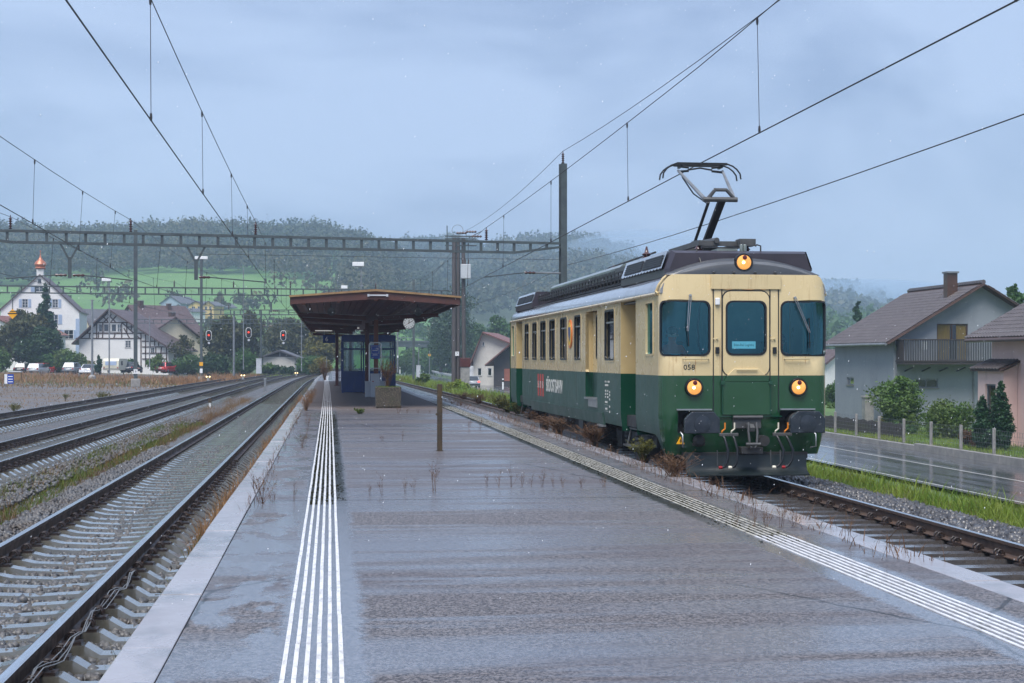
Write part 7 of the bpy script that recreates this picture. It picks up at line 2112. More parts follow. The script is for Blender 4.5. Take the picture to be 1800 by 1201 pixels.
# --- half-timbered house
D = 222; X0, Y0 = at(193, D); Z0 = hz(656, D); k_ = D / FPX
def wz(y): return hz(y, D) - Z0
def wx(p): return (p - 193) * k_
TH_ = house('timbered_house', 'white half-timbered house with wide brown roof behind the parked cars', (X0, Y0, Z0), R(-7), wx(139), wx(296), 15, wz(597) , wz(611), wz(545), 'wall_white', 'roof_brown',
 [('F', wx(173), wx(180), wz(583), wz(570), None, (0, 0)), ('F', wx(182), wx(191), wz(583), wz(570), None, (0, 0)), ('F', wx(195.5), wx(204.5), wz(583), wz(570), None, (0, 0)), ('F', wx(206), wx(213), wz(584), wz(570), None, (1, 1)),
     ('F', wx(220), wx(230), wz(611), wz(599), None, (1, 2)), ('F', wx(265), wx(272), wz(622), wz(611), None, (1, 0))], over=.9, eave_over=1.0)
def P(px, py): return (wx(px), wz(py))
beams(TH_, [(P(133, 595), P(248, 595)), (P(150, 586), P(240, 586)), (P(160, 567), P(225, 567)), (P(173, 584), P(173, 595)), (P(181, 584), P(180, 595)), (P(203, 585), P(200, 595)), (P(214, 585), P(214, 595)),
   (P(218, 577), P(228, 595)), (P(214, 567), P(214, 585)), (P(170, 567), P(170, 595)), (P(181, 567), P(181, 585)), (P(193, 567), P(193, 585)), (P(180, 555), P(190, 566)), (P(205, 555), P(195, 566)),
   (P(190, 553), P(203, 566)), (P(196, 553), P(183, 566)), (P(193, 547), P(152, 586)), (P(214, 567), P(247, 596)), (P(152, 586), P(142, 595)), (P(158, 587), P(157, 595)),
   (P(223, 566), P(223, 586)), (P(231, 571), P(231, 580)), (P(240, 578), P(240, 610)), (P(223, 575), P(240, 575)), (P(240, 586), P(256, 586)), (P(256, 588), P(256, 640)), (P(264, 592), P(264, 612)), (P(272, 597), P(272, 608)), (P(279, 602), P(279, 608)),
   (P(250, 600), P(275, 600)), (P(250, 610), P(295, 610)), (P(250, 621), P(295, 621)), (P(250, 631), P(293, 631)), (P(284, 611), P(281, 640)), (P(293, 611), P(293, 645)), (P(248, 586), P(248, 650)), (P(256, 611), P(256, 645)), (P(274, 611), P(274, 622))], w=.14)
for px_ in (279, 284): MB().box(wx(px_), wx(px_) + .22, .0, .05, wz(600) - .3, wz(600) + .4)
# houses behind it
D = 246; X0, Y0 = at(230, D); Z0 = hz(650, D)
H2 = house('house', 'house with a long brown roof rising behind the half-timbered house', (X0, Y0, Z0), R(-52), -5.0, 6.5, 9.5, hz(583, D) - Z0, hz(596, D) - Z0, hz(538, D) - Z0, 'wall_white', 'roof_brown', [], over=.5, chimneys=((.4, 1.5, .7, hz(545, D) - Z0, hz(529, D) - Z0), (.6, 6.5, .6, hz(545, D) - Z0, hz(533, D) - Z0)))
D = 236; X0, Y0 = at(306, D); Z0 = hz(652, D)
H3 = house('house', 'cream gabled house with dark verge and skylights right of the half-timbered house', (X0, Y0, Z0), R(36), -6.8, 6.0, 11, hz(606, D) - Z0, hz(608, D) - Z0, hz(559, D) - Z0, 'wall_cream', 'roof_brown', [('F', 1.2, 2.2, 1.6, 3.0, None, (1, 1))], over=.5, chimneys=((.5, 1.5, .8, hz(560, D) - Z0, hz(549, D) - Z0),))
zt_, zl_ = hz(559, D) - Z0, hz(606, D) - Z0
for q in range(4): MB().add([(-6.8 * f - .12, 1.5 + q * 1.2 + dy, zt_ + (zl_ - zt_) * f + .24) for f, dy in ((.42, 0), (.62, 0), (.62, .6), (.42, .6))], [(0, 1, 2, 3)]).build('skylight', 'cabinet', H3)
D = 300; X0, Y0 = at(150, D); Z0 = hz(645, D)
house('house', 'grey roofed house seen between the white and the timbered house', (X0, Y0, Z0), R(-60), -5, 5, 12, hz(590, D) - Z0, hz(590, D) - Z0, hz(545, D) - Z0, 'wall_cream', 'roof_greyish')
# low shed by the bushes
D = 226; X0, Y0 = at(492, D); Z0 = hz(646, D)
sh_ = house('shed', 'low pale shed with a wide shallow roof left of the canopy', (X0, Y0, Z0), R(-5), -2.4, 2.2, 6, hz(628, D) - Z0, hz(628, D) - Z0, hz(617.5, D) - Z0, 'wall_barn', 'roof_greyish', over=.5, eave_over=.7, fascia='wood_dark', cat='shed')
MB().add([(-2.3, -.03, hz(627.5, D) - Z0), (2.1, -.03, hz(627.5, D) - Z0), (0, -.03, hz(618.5, D) - Z0)], [(0, 1, 2)]).build('gable_boards', 'wood_dark', sh_)
MB().box(-.06, .06, -.06, -.035, hz(628, D) - Z0, hz(619, D) - Z0).build('gable_post', 'galv', sh_)
# far houses at the foot of the meadow
for px_, d_, yb, ye, yt, w, wl_, rf_, lab, rz_ in ((300, 520, 545, 533, 521, 8, 'wall_bluish', 'roof_greyish', 'large pale blue house on the slope below the meadow', -30), (313, 470, 558, 545, 536, 4, 'wall_white', 'roof_greyish', 'small white gabled house below the pale blue one', 0),
  (345, 505, 547, 537, 530, 7, 'wall_yellow', 'roof_greyish', 'yellow house with grey roof on the slope', -40), (366, 500, 547, 537, 530, 3.6, 'wall_yellow', 'roof_greyish', 'yellow gabled house right of the other yellow one', 5),
  (289, 540, 540, 535, 529, 3, 'wall_white', 'roof_red', 'tiny house with a red roof on the slope', -60), (380, 540, 545, 540, 534, 5, 'wall_bluish', 'roof_greyish', 'bluish house half hidden by trees on the slope', -50), (430, 540, 590, 583, 577, 7, 'wall_white', 'roof_greyish', 'white house behind the bushes right of the signals', -30), (330, 495, 553, 548, 543, 4, 'wall_white', 'roof_greyish', 'low white house left of the yellow houses', -50)):
 X0, Y0 = at(px_, d_); z0 = hz(yb, d_) - 2
 h0 = 2
 house('house', lab, (X0, Y0, z0), R(rz_), -w / 2, w / 2, w * 1.3, h0 + hz(ye, d_) - hz(yb, d_), h0 + hz(ye, d_) - hz(yb, d_), h0 + hz(yt, d_) - hz(yb, d_), wl_, rf_,
          [('F', -w * .3, -w * .08, h0 + .4, h0 + 1.5, None, (1, 0)), ('F', w * .08, w * .3, h0 + .4, h0 + 1.5, None, (1, 0))], over=.3, group='houses on the slope below the meadow')

# --- barn house by the road
D = 214; X0, Y0 = at(851, D); Z0 = hz(673, D); k_ = D / FPX
BN = house('barn_house', 'white farmhouse with red tiled roof by the road behind the railcar', (X0, Y0, Z0), R(-14), -1.5, 7.0, 14, hz(632, D) - Z0, hz(622, D) - Z0, hz(586, D) - Z0, 'wall_barn', 'roof_red',
 [('F', -.9, -.35, .95, 2.0, None, (0, 0)), ('F', .5, 1.05, .95, 2.0, None, (0, 0)), ('F', -.3, .05, hz(601, D) - Z0 - .6, hz(601, D) - Z0, None, (0, 0))], over=.8, eave_over=.9, xt=-.1)
D2 = 205; X1, Y1 = at(889, D2); Z1 = hz(674, D2)
AN = house('barn', 'dark timber barn annex with brick base beside the white farmhouse', (X1, Y1, Z1), R(-14), -1.6, 6.0, 9, hz(633, D2) - Z1, hz(633, D2) - Z1, hz(606, D2) - Z1, 'wood_dark', 'roof_red', over=1.2, eave_over=1.2, xt=.8, cat='barn')
MB().box(-.2, 3.5, -.06, -.01, .3, 1.9).build('brick_panel', 'brick_red', AN)

# ================================================================== blue house and pink house across the road
def tile_mesh():
 m = MB(); n = 6
 for y in (0, .40):
  for k in range(n + 1):
   u = k / n; x = u * .30 - .15
   z = .045 * math.sin(math.pi * min(1, u / .62)) if u < .62 else -.012 * math.sin(math.pi * (u - .62) / .38)
   m.v.append((x, y, z + (.028 if y == 0 else 0)))
 for k in range(n): m.f.append((k, k + 1, n + 1 + k + 1, n + 1 + k)); m.m.append(0)
 b = len(m.v)
 for k in range(n + 1): v = m.v[k]; m.v.append((v[0], v[1], v[2] - .03))
 for k in range(n): m.f.append((k, k + 1, b + k + 1, b + k)); m.m.append(0)
 me = bpy.data.meshes.new('roof_tile'); me.from_pydata(m.v, [], m.f); me.materials.append(MATS['tile_brown']); me.update()
 return me
TILE = tile_mesh()
tile_np = (np.array([v.co[:] for v in TILE.vertices]), [tuple(p.vertices) for p in TILE.polygons])
def tile_roof(parent, origin, ex, ey, nx, ny, limit=300, test=None, sx=.285, sy=.34):
 """rows of interlocking tiles; origin at the eave corner, ex along the eave, ey up the slope (unit vectors)"""
 ex, ey, origin = Vector(ex), Vector(ey), Vector(origin); ez = ex.cross(ey).normalized()
 M0 = Matrix((( ex.x, ey.x, ez.x, 0), (ex.y, ey.y, ez.y, 0), (ex.z, ey.z, ez.z, 0), (0, 0, 0, 1)))
 cnt = 0; rest = MB()
 for j in range(ny):
  for i in range(nx):
   u, v = (i + .5) * sx, j * sy - .04
   if test and not test(u, v): continue
   p = origin + ex * (u + random.uniform(-.004, .004)) + ey * v + ez * random.uniform(0, .004)
   if cnt < limit:
    o = link('roof_tile', TILE, parent); o.matrix_local = Matrix.Translation(p) @ M0; cnt += 1
   else:
    Mm = Matrix.Translation(p) @ M0
    rest.add([Mm @ Vector(q) for q in tile_np[0]], tile_np[1])
 if rest.v:
  me = bpy.data.meshes.new('roof_tiles'); me.from_pydata(rest.v, [], rest.f); me.materials.append(MATS['tile_brown']); me.update()
  o = link('roof_tiles', me, parent); o['kind'] = 'stuff'
BX, BY = at(1571, 82); BZ = ground_z(BX, BY) - .05
bh = thing('blue_house', 'blue-grey house with brown tiled roof and dark balcony across the road', 'house', (BX, BY, BZ))
bw, bl = 9.4, 9.6; ez_ = hz(598, 82) - BZ + .05; rz_ = hz(499, 82.5) - BZ - .12
def lz(y, d): return hz(y, d) - BZ
ff = lambda u, v, w: (u, w, v); fl = lambda u, v, w: (w, u, v)
door_b = (2.35, 4.05, lz(634, 82), lz(569, 82)); win_b = (1.15, 2.42, lz(682, 82), lz(666, 82))
panel(MB(), [(0, -1), (bw, -1), (bw, ez_), (bw / 2, rz_), (0, ez_)], [rrect(*door_b), rrect(*win_b)], ff, .2).build('front_wall', 'wall_blue', bh)
winl = (6.3, 7.5, lz(677, 88), lz(664, 88)); vent = (6.2, 7.2, lz(752, 88), lz(748, 88))
panel(MB(), [(0, -1), (bl, -1), (bl, ez_), (0, ez_)], [rrect(*winl), rrect(*vent)], fl, .2).build('side_wall', 'wall_blue', bh)
panel(MB(), [(0, -1), (bl, -1), (bl, ez_), (0, ez_)], [], lambda u, v, w: (bw, u, v)).build('side_wall', 'wall_blue', bh)
panel(MB(), [(0, -1), (bw, -1), (bw, ez_), (bw / 2, rz_), (0, ez_)], [], lambda u, v, w: (u, bl, v)).build('rear_wall', 'wall_blue', bh)
house_window(bh, ff, *win_b, frame='galv', muntins=(1, 0)); house_window(bh, fl, *winl, frame='galv', muntins=(0, 0)); house_window(bh, fl, *vent, frame='galv', muntins=(0, 0), sill=False)
dw = house_window(bh, ff, *door_b, frame='sash_brown', muntins=(1, 0), sill=False)
for a, b in ((2.42, 3.1), (3.45, 3.98)): MB().add([ff(u, v, .10) for u, v in rrect(a, b, door_b[2] + .06, door_b[3] - .05)], [(0, 1, 2, 3)]).build('curtain', 'curtain', dw)
# roof
for s in (-1, 1):
 dx, dz = bw / 2, rz_ - ez_; ln = math.hypot(dx, dz); ux, uz = dx / ln, dz / ln; ov = .62
 x0, z0 = (0 - ux * ov, ez_ - uz * ov) if s < 0 else (bw + ux * ov, ez_ - uz * ov)
 m = MB(); q = [(x0, z0), (bw / 2, rz_), (bw / 2, rz_ + .13), (x0 - .0, z0 + .13)]; m.prism(q, -.55, bl + .55, 'Y'); ro = m.build('roof', 'timber', bh)
 L_ = ln + ov; ny = int(L_ / .34); nx = int((bl + 1.1) / .285)
 if s < 0: tile_roof(ro, (x0, bl + .55, z0 + .15), (0, -1, 0), (ux, 0, uz), nx, ny)
 else: tile_roof(ro, (x0, -.55, z0 + .15), (0, 1, 0), (-ux, 0, uz), nx, ny, limit=0)
 m = MB(); m.bar((x0, -.58, z0 + .05), (bw / 2, -.58, rz_ + .05), .04, .20, up=(0, 1, 0)); m.build('verge_board', 'timber', ro)
 m = MB(); m.tube([(x0 - s * -.07, -.5, z0 + .05), (x0 - s * -.07, bl + .5, z0 + .05)], .075, 7); m.build('gutter', 'galv', ro)
rd_ = MB()
for k in range(34):
 y = -.5 + k * .315; rd_.tube([(bw / 2, y, rz_ + .20), (bw / 2, y + .33, rz_ + .17)], [.13, .10], 7)
rd_.build('ridge_tiles', 'tile_brown', bh)['kind'] = 'stuff'
chx = bw / 2 - 1.0
ch = MB().box(chx - .28, chx + .28, 1.2, 1.75, rz_ - .8, lz(481, 84)).build('chimney', 'sash_brown', bh); MB().box(chx - .34, chx + .34, 1.12, 1.83, lz(481, 84), lz(478, 84)).build('chimney_cap', 'galv', ch)
# balcony
b0, b1 = lz(636, 81), lz(597, 80.5)
bal = MB().box(.1, 4.75, -1.25, -.0, b0 - .14, b0).build('balcony', 'wood_dark', bh)
for k in range(36):
 x = .15 + k * .13; MB().box(x, x + .09, -1.26, -1.235, b0 + .06, b1 - .03).build('baluster', 'roof_dark', bal)
for k in range(9):
 y = -1.15 + k * .13; MB().box(.1, .125, y, y + .09, b0 + .06, b1 - .03).build('baluster', 'wood_dark', bal); 
for z in (b0 + .03, b1): MB().bar((.1, -1.25, z), (4.75, -1.25, z), .06).build('handrail', 'wood_dark', bal); MB().bar((.11, -1.25, z), (.11, 0, z), .06).build('handrail', 'wood_dark', bal)
for k in range(5): MB().bar((.6 + k * .95, -1.1, b0 - .3), (.6 + k * .95, 0, b0 - .5), .06).build('bracket', 'black', bal)
MB().box(1.05, 1.38, -1.24, -1.22, b0 + .62, b1 - .1).build('notice', 'cabinet', bal)
dp = MB(); dp.tube([(-.05, -.35, ez_ - .3), (.12, -.06, ez_ - .65), (.12, -.06, 0)], .045, 7); dp.build('downpipe', 'galv', bh)
dp = MB(); dp.tube([(4.3, -.9, b0 - .1), (4.35, -.06, b0 - .5), (4.35, -.06, 0)], .045, 7); dp.build('downpipe', 'galv', bh)
# garden steps and fence to the right: pink house
PX, PY = 27.5, 62.7; PZ = ground_z(PX, PY) - .05
ph = thing('pink_house', 'pink plastered house with brown tiled roof at the right margin', 'house', (PX, PY, PZ), R(-90))
def lz(y, d): return hz(y, d) - PZ
# local x runs along the road towards the camera, local y away from the road
pw, pd = 11.0, 8.6; pe = lz(580, 63.5); sl = .56
fw_ = lambda u, v, w: (u, w, v)
win_p = (4.6, 5.9, 2.5, 3.8)
panel(MB(), [(0, -1), (pw, -1), (pw, pe), (0, pe)], [rrect(*win_p)], fw_, .2).build('road_wall', 'wall_pink', ph)
house_window(ph, fw_, *win_p)
for x in (0, pw): MB().add([(x, 0, -1), (x, pd, -1), (x, pd, pe), (x, pd / 2, pe + sl * pd / 2), (x, 0, pe)], [(0, 1, 2, 3, 4)]).build('gable_wall', 'wall_pink', ph)
MB().add([(0, pd, -1), (pw, pd, -1), (pw, pd, pe), (0, pd, pe)], [(0, 1, 2, 3)]).build('rear_wall', 'wall_pink', ph)
MB().box(-.03, pw + .03, -.05, -.004, -1, .22).build('plinth', 'brick_red', ph)
MB().box(-.5, pw + .5, -.5, -.01, pe - .12, pe - .06).build('soffit', 'white_paint', ph)
ov = .8; za = math.atan(sl); ca, sa = math.cos(za), math.sin(za); Ls = (pd / 2 + ov) / ca
for s in (0, 1):
 y0 = -ov if s == 0 else pd + ov
 m = MB(); z0 = pe - sl * ov; m.prism([(y0, z0), (pd / 2, pe + sl * pd / 2), (pd / 2, pe + sl * pd / 2 + .14), (y0, z0 + .14)], -.85, pw + .55, 'X'); ro = m.build('roof', 'timber', ph)
 if s == 0: tile_roof(ro, (-.85, y0, z0 + .16), (1, 0, 0), (0, ca, sa), int((pw + 1.4) / .285), int(Ls / .34) + 1)
 else: tile_roof(ro, (pw + .55, y0, z0 + .16), (-1, 0, 0), (0, -ca, sa), int((pw + 1.1) / .285), int(Ls / .34) + 1, limit=0)
 m = MB(); m.tube([(-.55, y0 + (-.08 if s == 0 else .08), z0 + .04), (pw + .55, y0 + (-.08 if s == 0 else .08), z0 + .04)], .085, 8); m.build('gutter', 'sash_brown', ro)
m = MB(); m.tube([(-.55, pd / 2, pe + sl * pd / 2 + .2), (pw + .55, pd / 2, pe + sl * pd / 2 + .2)], .13, 7); m.build('ridge_tiles', 'tile_brown', ph)
# porch at the far end of the road wall
pz = lz(652, 64); door_p = (.75, 1.75, .15, lz(676, 63))
panel(MB(), [(0, -1), (2.5, -1), (2.5, pz), (0, pz)], [rrect(*door_p)], lambda u, v, w: (u, -.6 + w, v), .2).build('porch_wall', 'wall_pink', ph)
house_window(ph, lambda u, v, w: (u, -.6 + w, v), *door_p, frame='galv', muntins=(0, 1))
for x in (0, 2.5): MB().add([(x, -.6, -1), (x, -.01, -1), (x, -.01, pz + .25), (x, -.6, pz)], [(0, 1, 2, 3)]).build('porch_wall', 'wall_pink', ph)
m = MB(); m.prism([(-.85, pz - .02), (-.0, pz + .34), (-.0, pz + .42), (-.85, pz + .06)], -.2, 2.75, 'X'); pr = m.build('porch_roof', 'timber', ph)
c2, s2 = math.cos(R(22.9)), math.sin(R(22.9)); tile_roof(pr, (-.2, -.87, pz + .08), (1, 0, 0), (0, c2, s2), 10, 3)
# --- garden wall, wire fence, pickets, gate posts
gwx = 23.2
gw = thing('garden_wall', 'low concrete garden wall along the far side of the road', 'wall', (gwx, 40, ROAD_Z))
for k in range(12): MB().box(-.11, .11, k * 4 + .01, k * 4 + 3.99, -.2, .20 + (.08 if k < 5 else 0)).build('wall_block', 'concrete', gw, bevel=.015)
wf = thing('wire_fence', 'wire mesh fence on pale posts above the garden wall', 'fence', (gwx, 44, ROAD_Z + .28))
pmat('mesh_wire', (0.12, 0.13, 0.13), rough=.4, metal=.5)
for k in range(13):
 MB().box(-.05, .05, k * 2.9 - .05, k * 2.9 + .05, -.05, .92).build('post', 'concrete', wf, bevel=.01)
ms = MB()
for z in np.linspace(.05, .85, 6): ms.tube([(0, 0, z), (0, 35, z)], .004, 3)
for k in range(176):
 ms.bar((0, k * .2, .05), (0, k * .2 + .25, .85), .004); ms.bar((0, k * .2 + .25, .05), (0, k * .2, .85), .004)
ms.build('wire_mesh', 'mesh_wire', wf)['kind'] = 'stuff'
pf = thing('picket_fence', 'dark wooden picket fence in front of the blue house bushes', 'fence', (24.9, 66, ROAD_Z + .1))
for k in range(84): MB().box(-.012, .012, k * .19, k * .19 + .11, .05, .68 + .03 * math.sin(k)).build('picket', 'wood_dark', pf)
for z in (.2, .52): MB().box(  .012, .05, 0, 16, z - .04, z + .04).build('fence_rail', 'wood_dark', pf)
for k, (px_, d_, h, lab) in enumerate(((1525.5, 84, 1.55, 'stone gate post between the picket fence and dark fence'), (1481, 93, 1.2, 'concrete fence post behind the railcar corner'))):
 x, y = at(px_, d_); g = thing('gate_post', lab, 'post', (x, y, ROAD_Z)); MB().box(-.25, .25, -.25, .25, -.2, h).build('shaft', 'concrete', g, bevel=.02); MB().box(-.3, .3, -.3, .3, h, h + .1).build('cap', 'concrete', g, bevel=.02)
x, y = at(1500, 90)
df = thing('board_fence', 'dark grey board fence behind the railcar corner by the blue house', 'fence', (23.6, 84, ROAD_Z))
for k in range(30): MB().box(-.02, .02, k * .5 + .01, k * .5 + .48, .0, .72).build('board', 'roof_dark', df)
# ================================================================== vehicles
def paint(name, c): pmat(name, c, rough=.25, coat=.8, metal=.2)
paint('car_grey', (0.19, 0.21, 0.24)); paint('car_dark', (0.012, 0.014, 0.018)); paint('car_white', (0.72, 0.73, 0.75)); paint('car_blue', (0.02, 0.028, 0.05)); paint('car_silver', (0.33, 0.35, 0.38)); paint('car_red', (0.5, 0.03, 0.03))
pmat('tyre', (0.015, 0.015, 0.016), rough=.7); pmat('plate', (0.65, 0.65, 0.62), rough=.4)
def car(label, loc, rz, paint_, h=1.46, w=1.76, ln=4.2, hatch=True, lit=False, group=None, cat='car'):
 """passenger car, rear end at y=0 facing -y"""
 t = thing('parked_car' if not lit else 'car', label, cat, loc, rz, group)
 S = [(0, .38, .62, .84), (.06, .32, .72, .94), (.5, .30, .80, 1.0), (1.3, .30, .83, 1.0), (2.6, .30, .82, 1.0), (3.2, .30, .78, .98), (3.9, .32, .66, .90), (ln, .40, .56, .70)]
 m = MB()
 for y, z0, z1, q in S:
  z1 = z1 * h / 1.46 + .08; hw = w / 2 * q
  m.v += [(-hw * .94, y, z0 - .08), (hw * .94, y, z0 - .08), (hw, y, z0 + .18), (hw * .985, y, z1 - .08), (hw * .93, y, z1), (-hw * .93, y, z1), (-hw * .985, y, z1 - .08), (-hw, y, z0 + .18)]
 for j in range(len(S) - 1):
  for i in range(8): m.f.append((j * 8 + i, j * 8 + (i + 1) % 8, j * 8 + 8 + (i + 1) % 8, j * 8 + 8 + i)); m.m.append(0)
 m.f.append(tuple(range(8))); m.m.append(0); m.f.append(tuple(8 * (len(S) - 1) + i for i in range(8))); m.m.append(0)
 m.build('body', paint_, t, smooth=50)
 zb = .80 * h / 1.46 + .08
 r0, r1, f1, f0 = (.10, .45, 2.0, 2.9) if hatch else (.55, 1.05, 2.1, 2.95)
 g = MB(); a, b = w / 2 * .90, w / 2 * .70
 g.add([(-a, r0, zb - .02), (a, r0, zb - .02), (a, f0, zb - .02), (-a, f0, zb - .02), (-b, r1, h), (b, r1, h), (b, f1, h), (-b, f1, h)], [(4, 5, 6, 7), (0, 1, 5, 4), (1, 2, 6, 5), (2, 3, 7, 6), (3, 0, 4, 7)])
 g.build('cabin', paint_, t, bevel=.06)
 def lp(p, q, k): return tuple(p[i] + (q[i] - p[i]) * k for i in range(3))
 def glass(A, B, C, D_, n):
  c = [sum(v[i] for v in (A, B, C, D_)) / 4 for i in range(3)]
  o = [lp(c, v, .84) for v in (A, B, C, D_)]
  nn = (Vector(B) - Vector(A)).cross(Vector(D_) - Vector(A)).normalized()
  if nn.dot(Vector(n)) < 0: nn = -nn
  MB().add([tuple(Vector(v) + nn * .035) for v in o], [(0, 1, 2, 3)]).build('window', 'car_glass_dark', t)
 V = g.v
 glass(V[0], V[1], V[5], V[4], (0, -1, 0)); glass(V[2], V[3], V[7], V[6], (0, 1, 0)); glass(V[1], V[2], V[6], V[5], (1, 0, 0)); glass(V[3], V[0], V[4], V[7], (-1, 0, 0))
 for s in (-1, 1):
  MB().box(*sorted((s * w * .30, s * w * .43)), -.02, .08, .66, .82).build('tail_lamp', 'tail_red' if lit else 'tail_dark', t, bevel=.02)
  for y in (.75, ln - .85):
   wh = MB(); wh.lathe([(.30, s * (w / 2 - .20)), (.31, s * (w / 2 - .02)), (.20, s * (w / 2 - .01))], (0, y, .31), 'X', 16); wo = wh.build('wheel', 'tyre', t, smooth=40)
   MB().lathe([(.20, s * (w / 2 - .012)), (.19, s * (w / 2 + .0)), (.05, s * (w / 2 + .01))], (0, y, .31), 'X', 12).build('rim', 'alu', wo)
  MB().box(*sorted((s * (w / 2 - .02), s * (w / 2 + .14))), 2.75, 2.85, zb - .02, zb + .12).build('mirror', paint_, t)
  MB().box(*sorted((s * w * .28, s * w * .42)), ln - .10, ln + .01, .55, .68).build('headlamp', 'lamp_clear', t)
 MB().box(-.26, .26, -.015, .02, .62, .74).build('number_plate', 'plate', t); MB().box(-w * .46, w * .46, -.05, .10, .30, .48).build('bumper', 'tyre' if paint_ != 'car_white' else paint_, t, bevel=.03)
 return t
pmat('car_glass_dark', (0.02, 0.025, 0.03), rough=.06, spec=.9, coat=.6)
def park(px, d, yb, *a, rz=0, label='', **k):
 x, y = at(px, d); return car(label, (x, y, hz(yb, d)), R(rz), *a, **k)
G_ = 'cars parked in front of the houses'
park(33, 205, 658, 'car_dark', rz=-14, label='black parked car under the broad tree, leftmost of the row', group=G_)
park(57, 200, 659, 'car_silver', rz=-12, label='silver hatchback under the conifer with a red car beside it', group=G_)
park(66, 206, 658, 'car_red', rz=-16, label='red parked car mostly hidden by the silver hatchback', group=G_)
park(119, 200, 658.5, 'car_grey', rz=-14, label='grey parked estate car beside the green bush', h=1.55, group=G_)
park(150, 199, 659, 'car_white', rz=-9, label='white low saloon parked beside the thick grey pole', hatch=False, h=1.36, w=1.8, ln=4.5, group=G_)
park(223, 202, 656, 'car_blue', rz=-12, label='dark blue parked car right of the caravan', hatch=False, group=G_)
park(281, 209, 656, 'car_red', rz=-20, label='small red and white car before the half-timbered wall', group=G_)
rc_ = lambda y: min(RC, key=lambda p: abs(p[1] - y))[0]
x, y = at(833, 196); car('silver car with lit brake lamps driving away on the wet road', (x, y, road_z(y)), R(3), 'car_silver', lit=True)
# delivery van
x, y = at(830, 232)
vn = thing('delivery_van', 'white delivery van parked on the road verge beyond the silver car', 'van', (x, y, road_z(y)), R(-2))
m = MB(); sec = [(-.98, .42), (.98, .42), (1.02, .9), (1.0, 1.6), (.92, 2.45), (.80, 2.56), (-.80, 2.56), (-.92, 2.45), (-1.0, 1.6), (-1.02, .9)]
for yy, q in ((0, 1), (3.6, 1), (4.3, .97)): m.v += [(u * q, yy, v) for u, v in sec]
m.v += [(u * .93, 5.2, min(v, 1.15)) for u, v in sec]
for j in range(3):
 for i in range(10): m.f.append((j * 10 + i, j * 10 + (i + 1) % 10, j * 10 + 10 + (i + 1) % 10, j * 10 + 10 + i)); m.m.append(0)
m.f.append(tuple(range(10))); m.m.append(0); m.f.append(tuple(30 + i for i in range(10))); m.m.append(0)
m.build('body', 'car_white', vn, smooth=30)
for s in (-1, 1):
 MB().box(*sorted((s * .84, s * 1.0)), -.03, .02, 1.05, 1.55).build('tail_lamp', 'tail_dark', vn)
 for yy in (.9, 4.3):
  wh = MB(); wh.lathe([(.34, s * .72), (.35, s * .96), (.22, s * .97)], (0, yy, .35), 'X', 16); wh.build('wheel', 'tyre', vn)
 MB().add([(s * .10, -.02, 1.62), (s * .80, -.02, 1.62), (s * .72, -.02, 2.2), (s * .10, -.02, 2.2)], [(0, 1, 2, 3)]).build('rear_window', 'cabinet', vn)
MB().box(-.012, .012, -.02, .0, .55, 2.45).build('door_seam', 'tyre', vn); MB().box(-1.0, 1.0, -.10, .05, .40, .62).build('bumper', 'tyre', vn); MB().box(.2, .3, -.04, 0, 1.15, 1.3).build('handle', 'tyre', vn); MB().box(-.75, -.3, -.03, .0, .72, .84).build('number_plate', 'plate', vn)
# caravan
x, y = at(195, 199)
cv = thing('caravan', 'cream caravan parked in front of the half-timbered house', 'caravan', (x, y, hz(656, 199)), R(-8))
m = MB(); m.prism([(0, .35), (4.2, .35), (4.4, .9), (4.2, 1.7), (3.9, 1.86), (.25, 1.86), (.0, 1.55), (-.08, .9)], -1.02, 1.02, 'X'); m.build('body', 'wall_cream_light', cv, bevel=.05) if 'wall_cream_light' in MATS else None
if 'wall_cream_light' not in MATS:
 pmat('wall_cream_light', (0.62, 0.60, 0.48), (0.55, 0.53, 0.42), ns=2, rough=.5); m.build('body', 'wall_cream_light', cv, bevel=.05)
MB().box(-.72, .72, -.10, -.03, .98, 1.50).build('rear_window', 'shutter_blue', cv, bevel=.03); MB().box(-1.03, 1.03, -.05, .0, .5, .6).build('trim_strip', 'concrete', cv)
MB().box(1.02, 1.035, 1.0, 1.8, 1.0, 1.5).build('side_window', 'car_glass_dark', cv)
for s in (-1, 1): MB().lathe([(.28, s * .80), (.28, s * 1.0)], (0, 2.2, .28), 'X', 14).build('wheel', 'tyre', cv); MB().box(*sorted((s * .78, s * .95)), -.06, .0, .62, .74).build('tail_lamp', 'tail_dark', cv)
MB().bar((0, 4.3, .4), (0, 5.6, .4), .08).build('drawbar', 'galv', cv)

# --- roadside things by the far bend
grl = thing('guard_rail', 'galvanised guard rail on the outside of the far road bend', 'guard rail', (0, 0, 0))
gp_ = [p for p in RC if 215 <= p[1] <= 400]
offp = []
for i, p in enumerate(gp_):
 a = Vector(gp_[min(i + 1, len(gp_) - 1)]) - Vector(gp_[max(i - 1, 0)]); n = Vector((a.y, -a.x)).normalized(); q = Vector(p) + n * 4.0; offp.append((q.x, q.y, road_z(p[1])))
m = MB()
for z in (.55, .75): m.tube([(x_, y_, z_ + z) for x_, y_, z_ in offp], .12, 5)
m.build('rail', 'cabinet', grl)
for q in offp[::2]: MB().box(q[0] - .06, q[0] + .06, q[1] - .06, q[1] + .06, q[2] - .2, q[2] + .8).build('post', 'galv', grl)
x, y = at(755, 330)
ys_ = thing('road_sign', 'yellow round road board seen below the viaduct', 'sign', (x, y, road_z(330)))
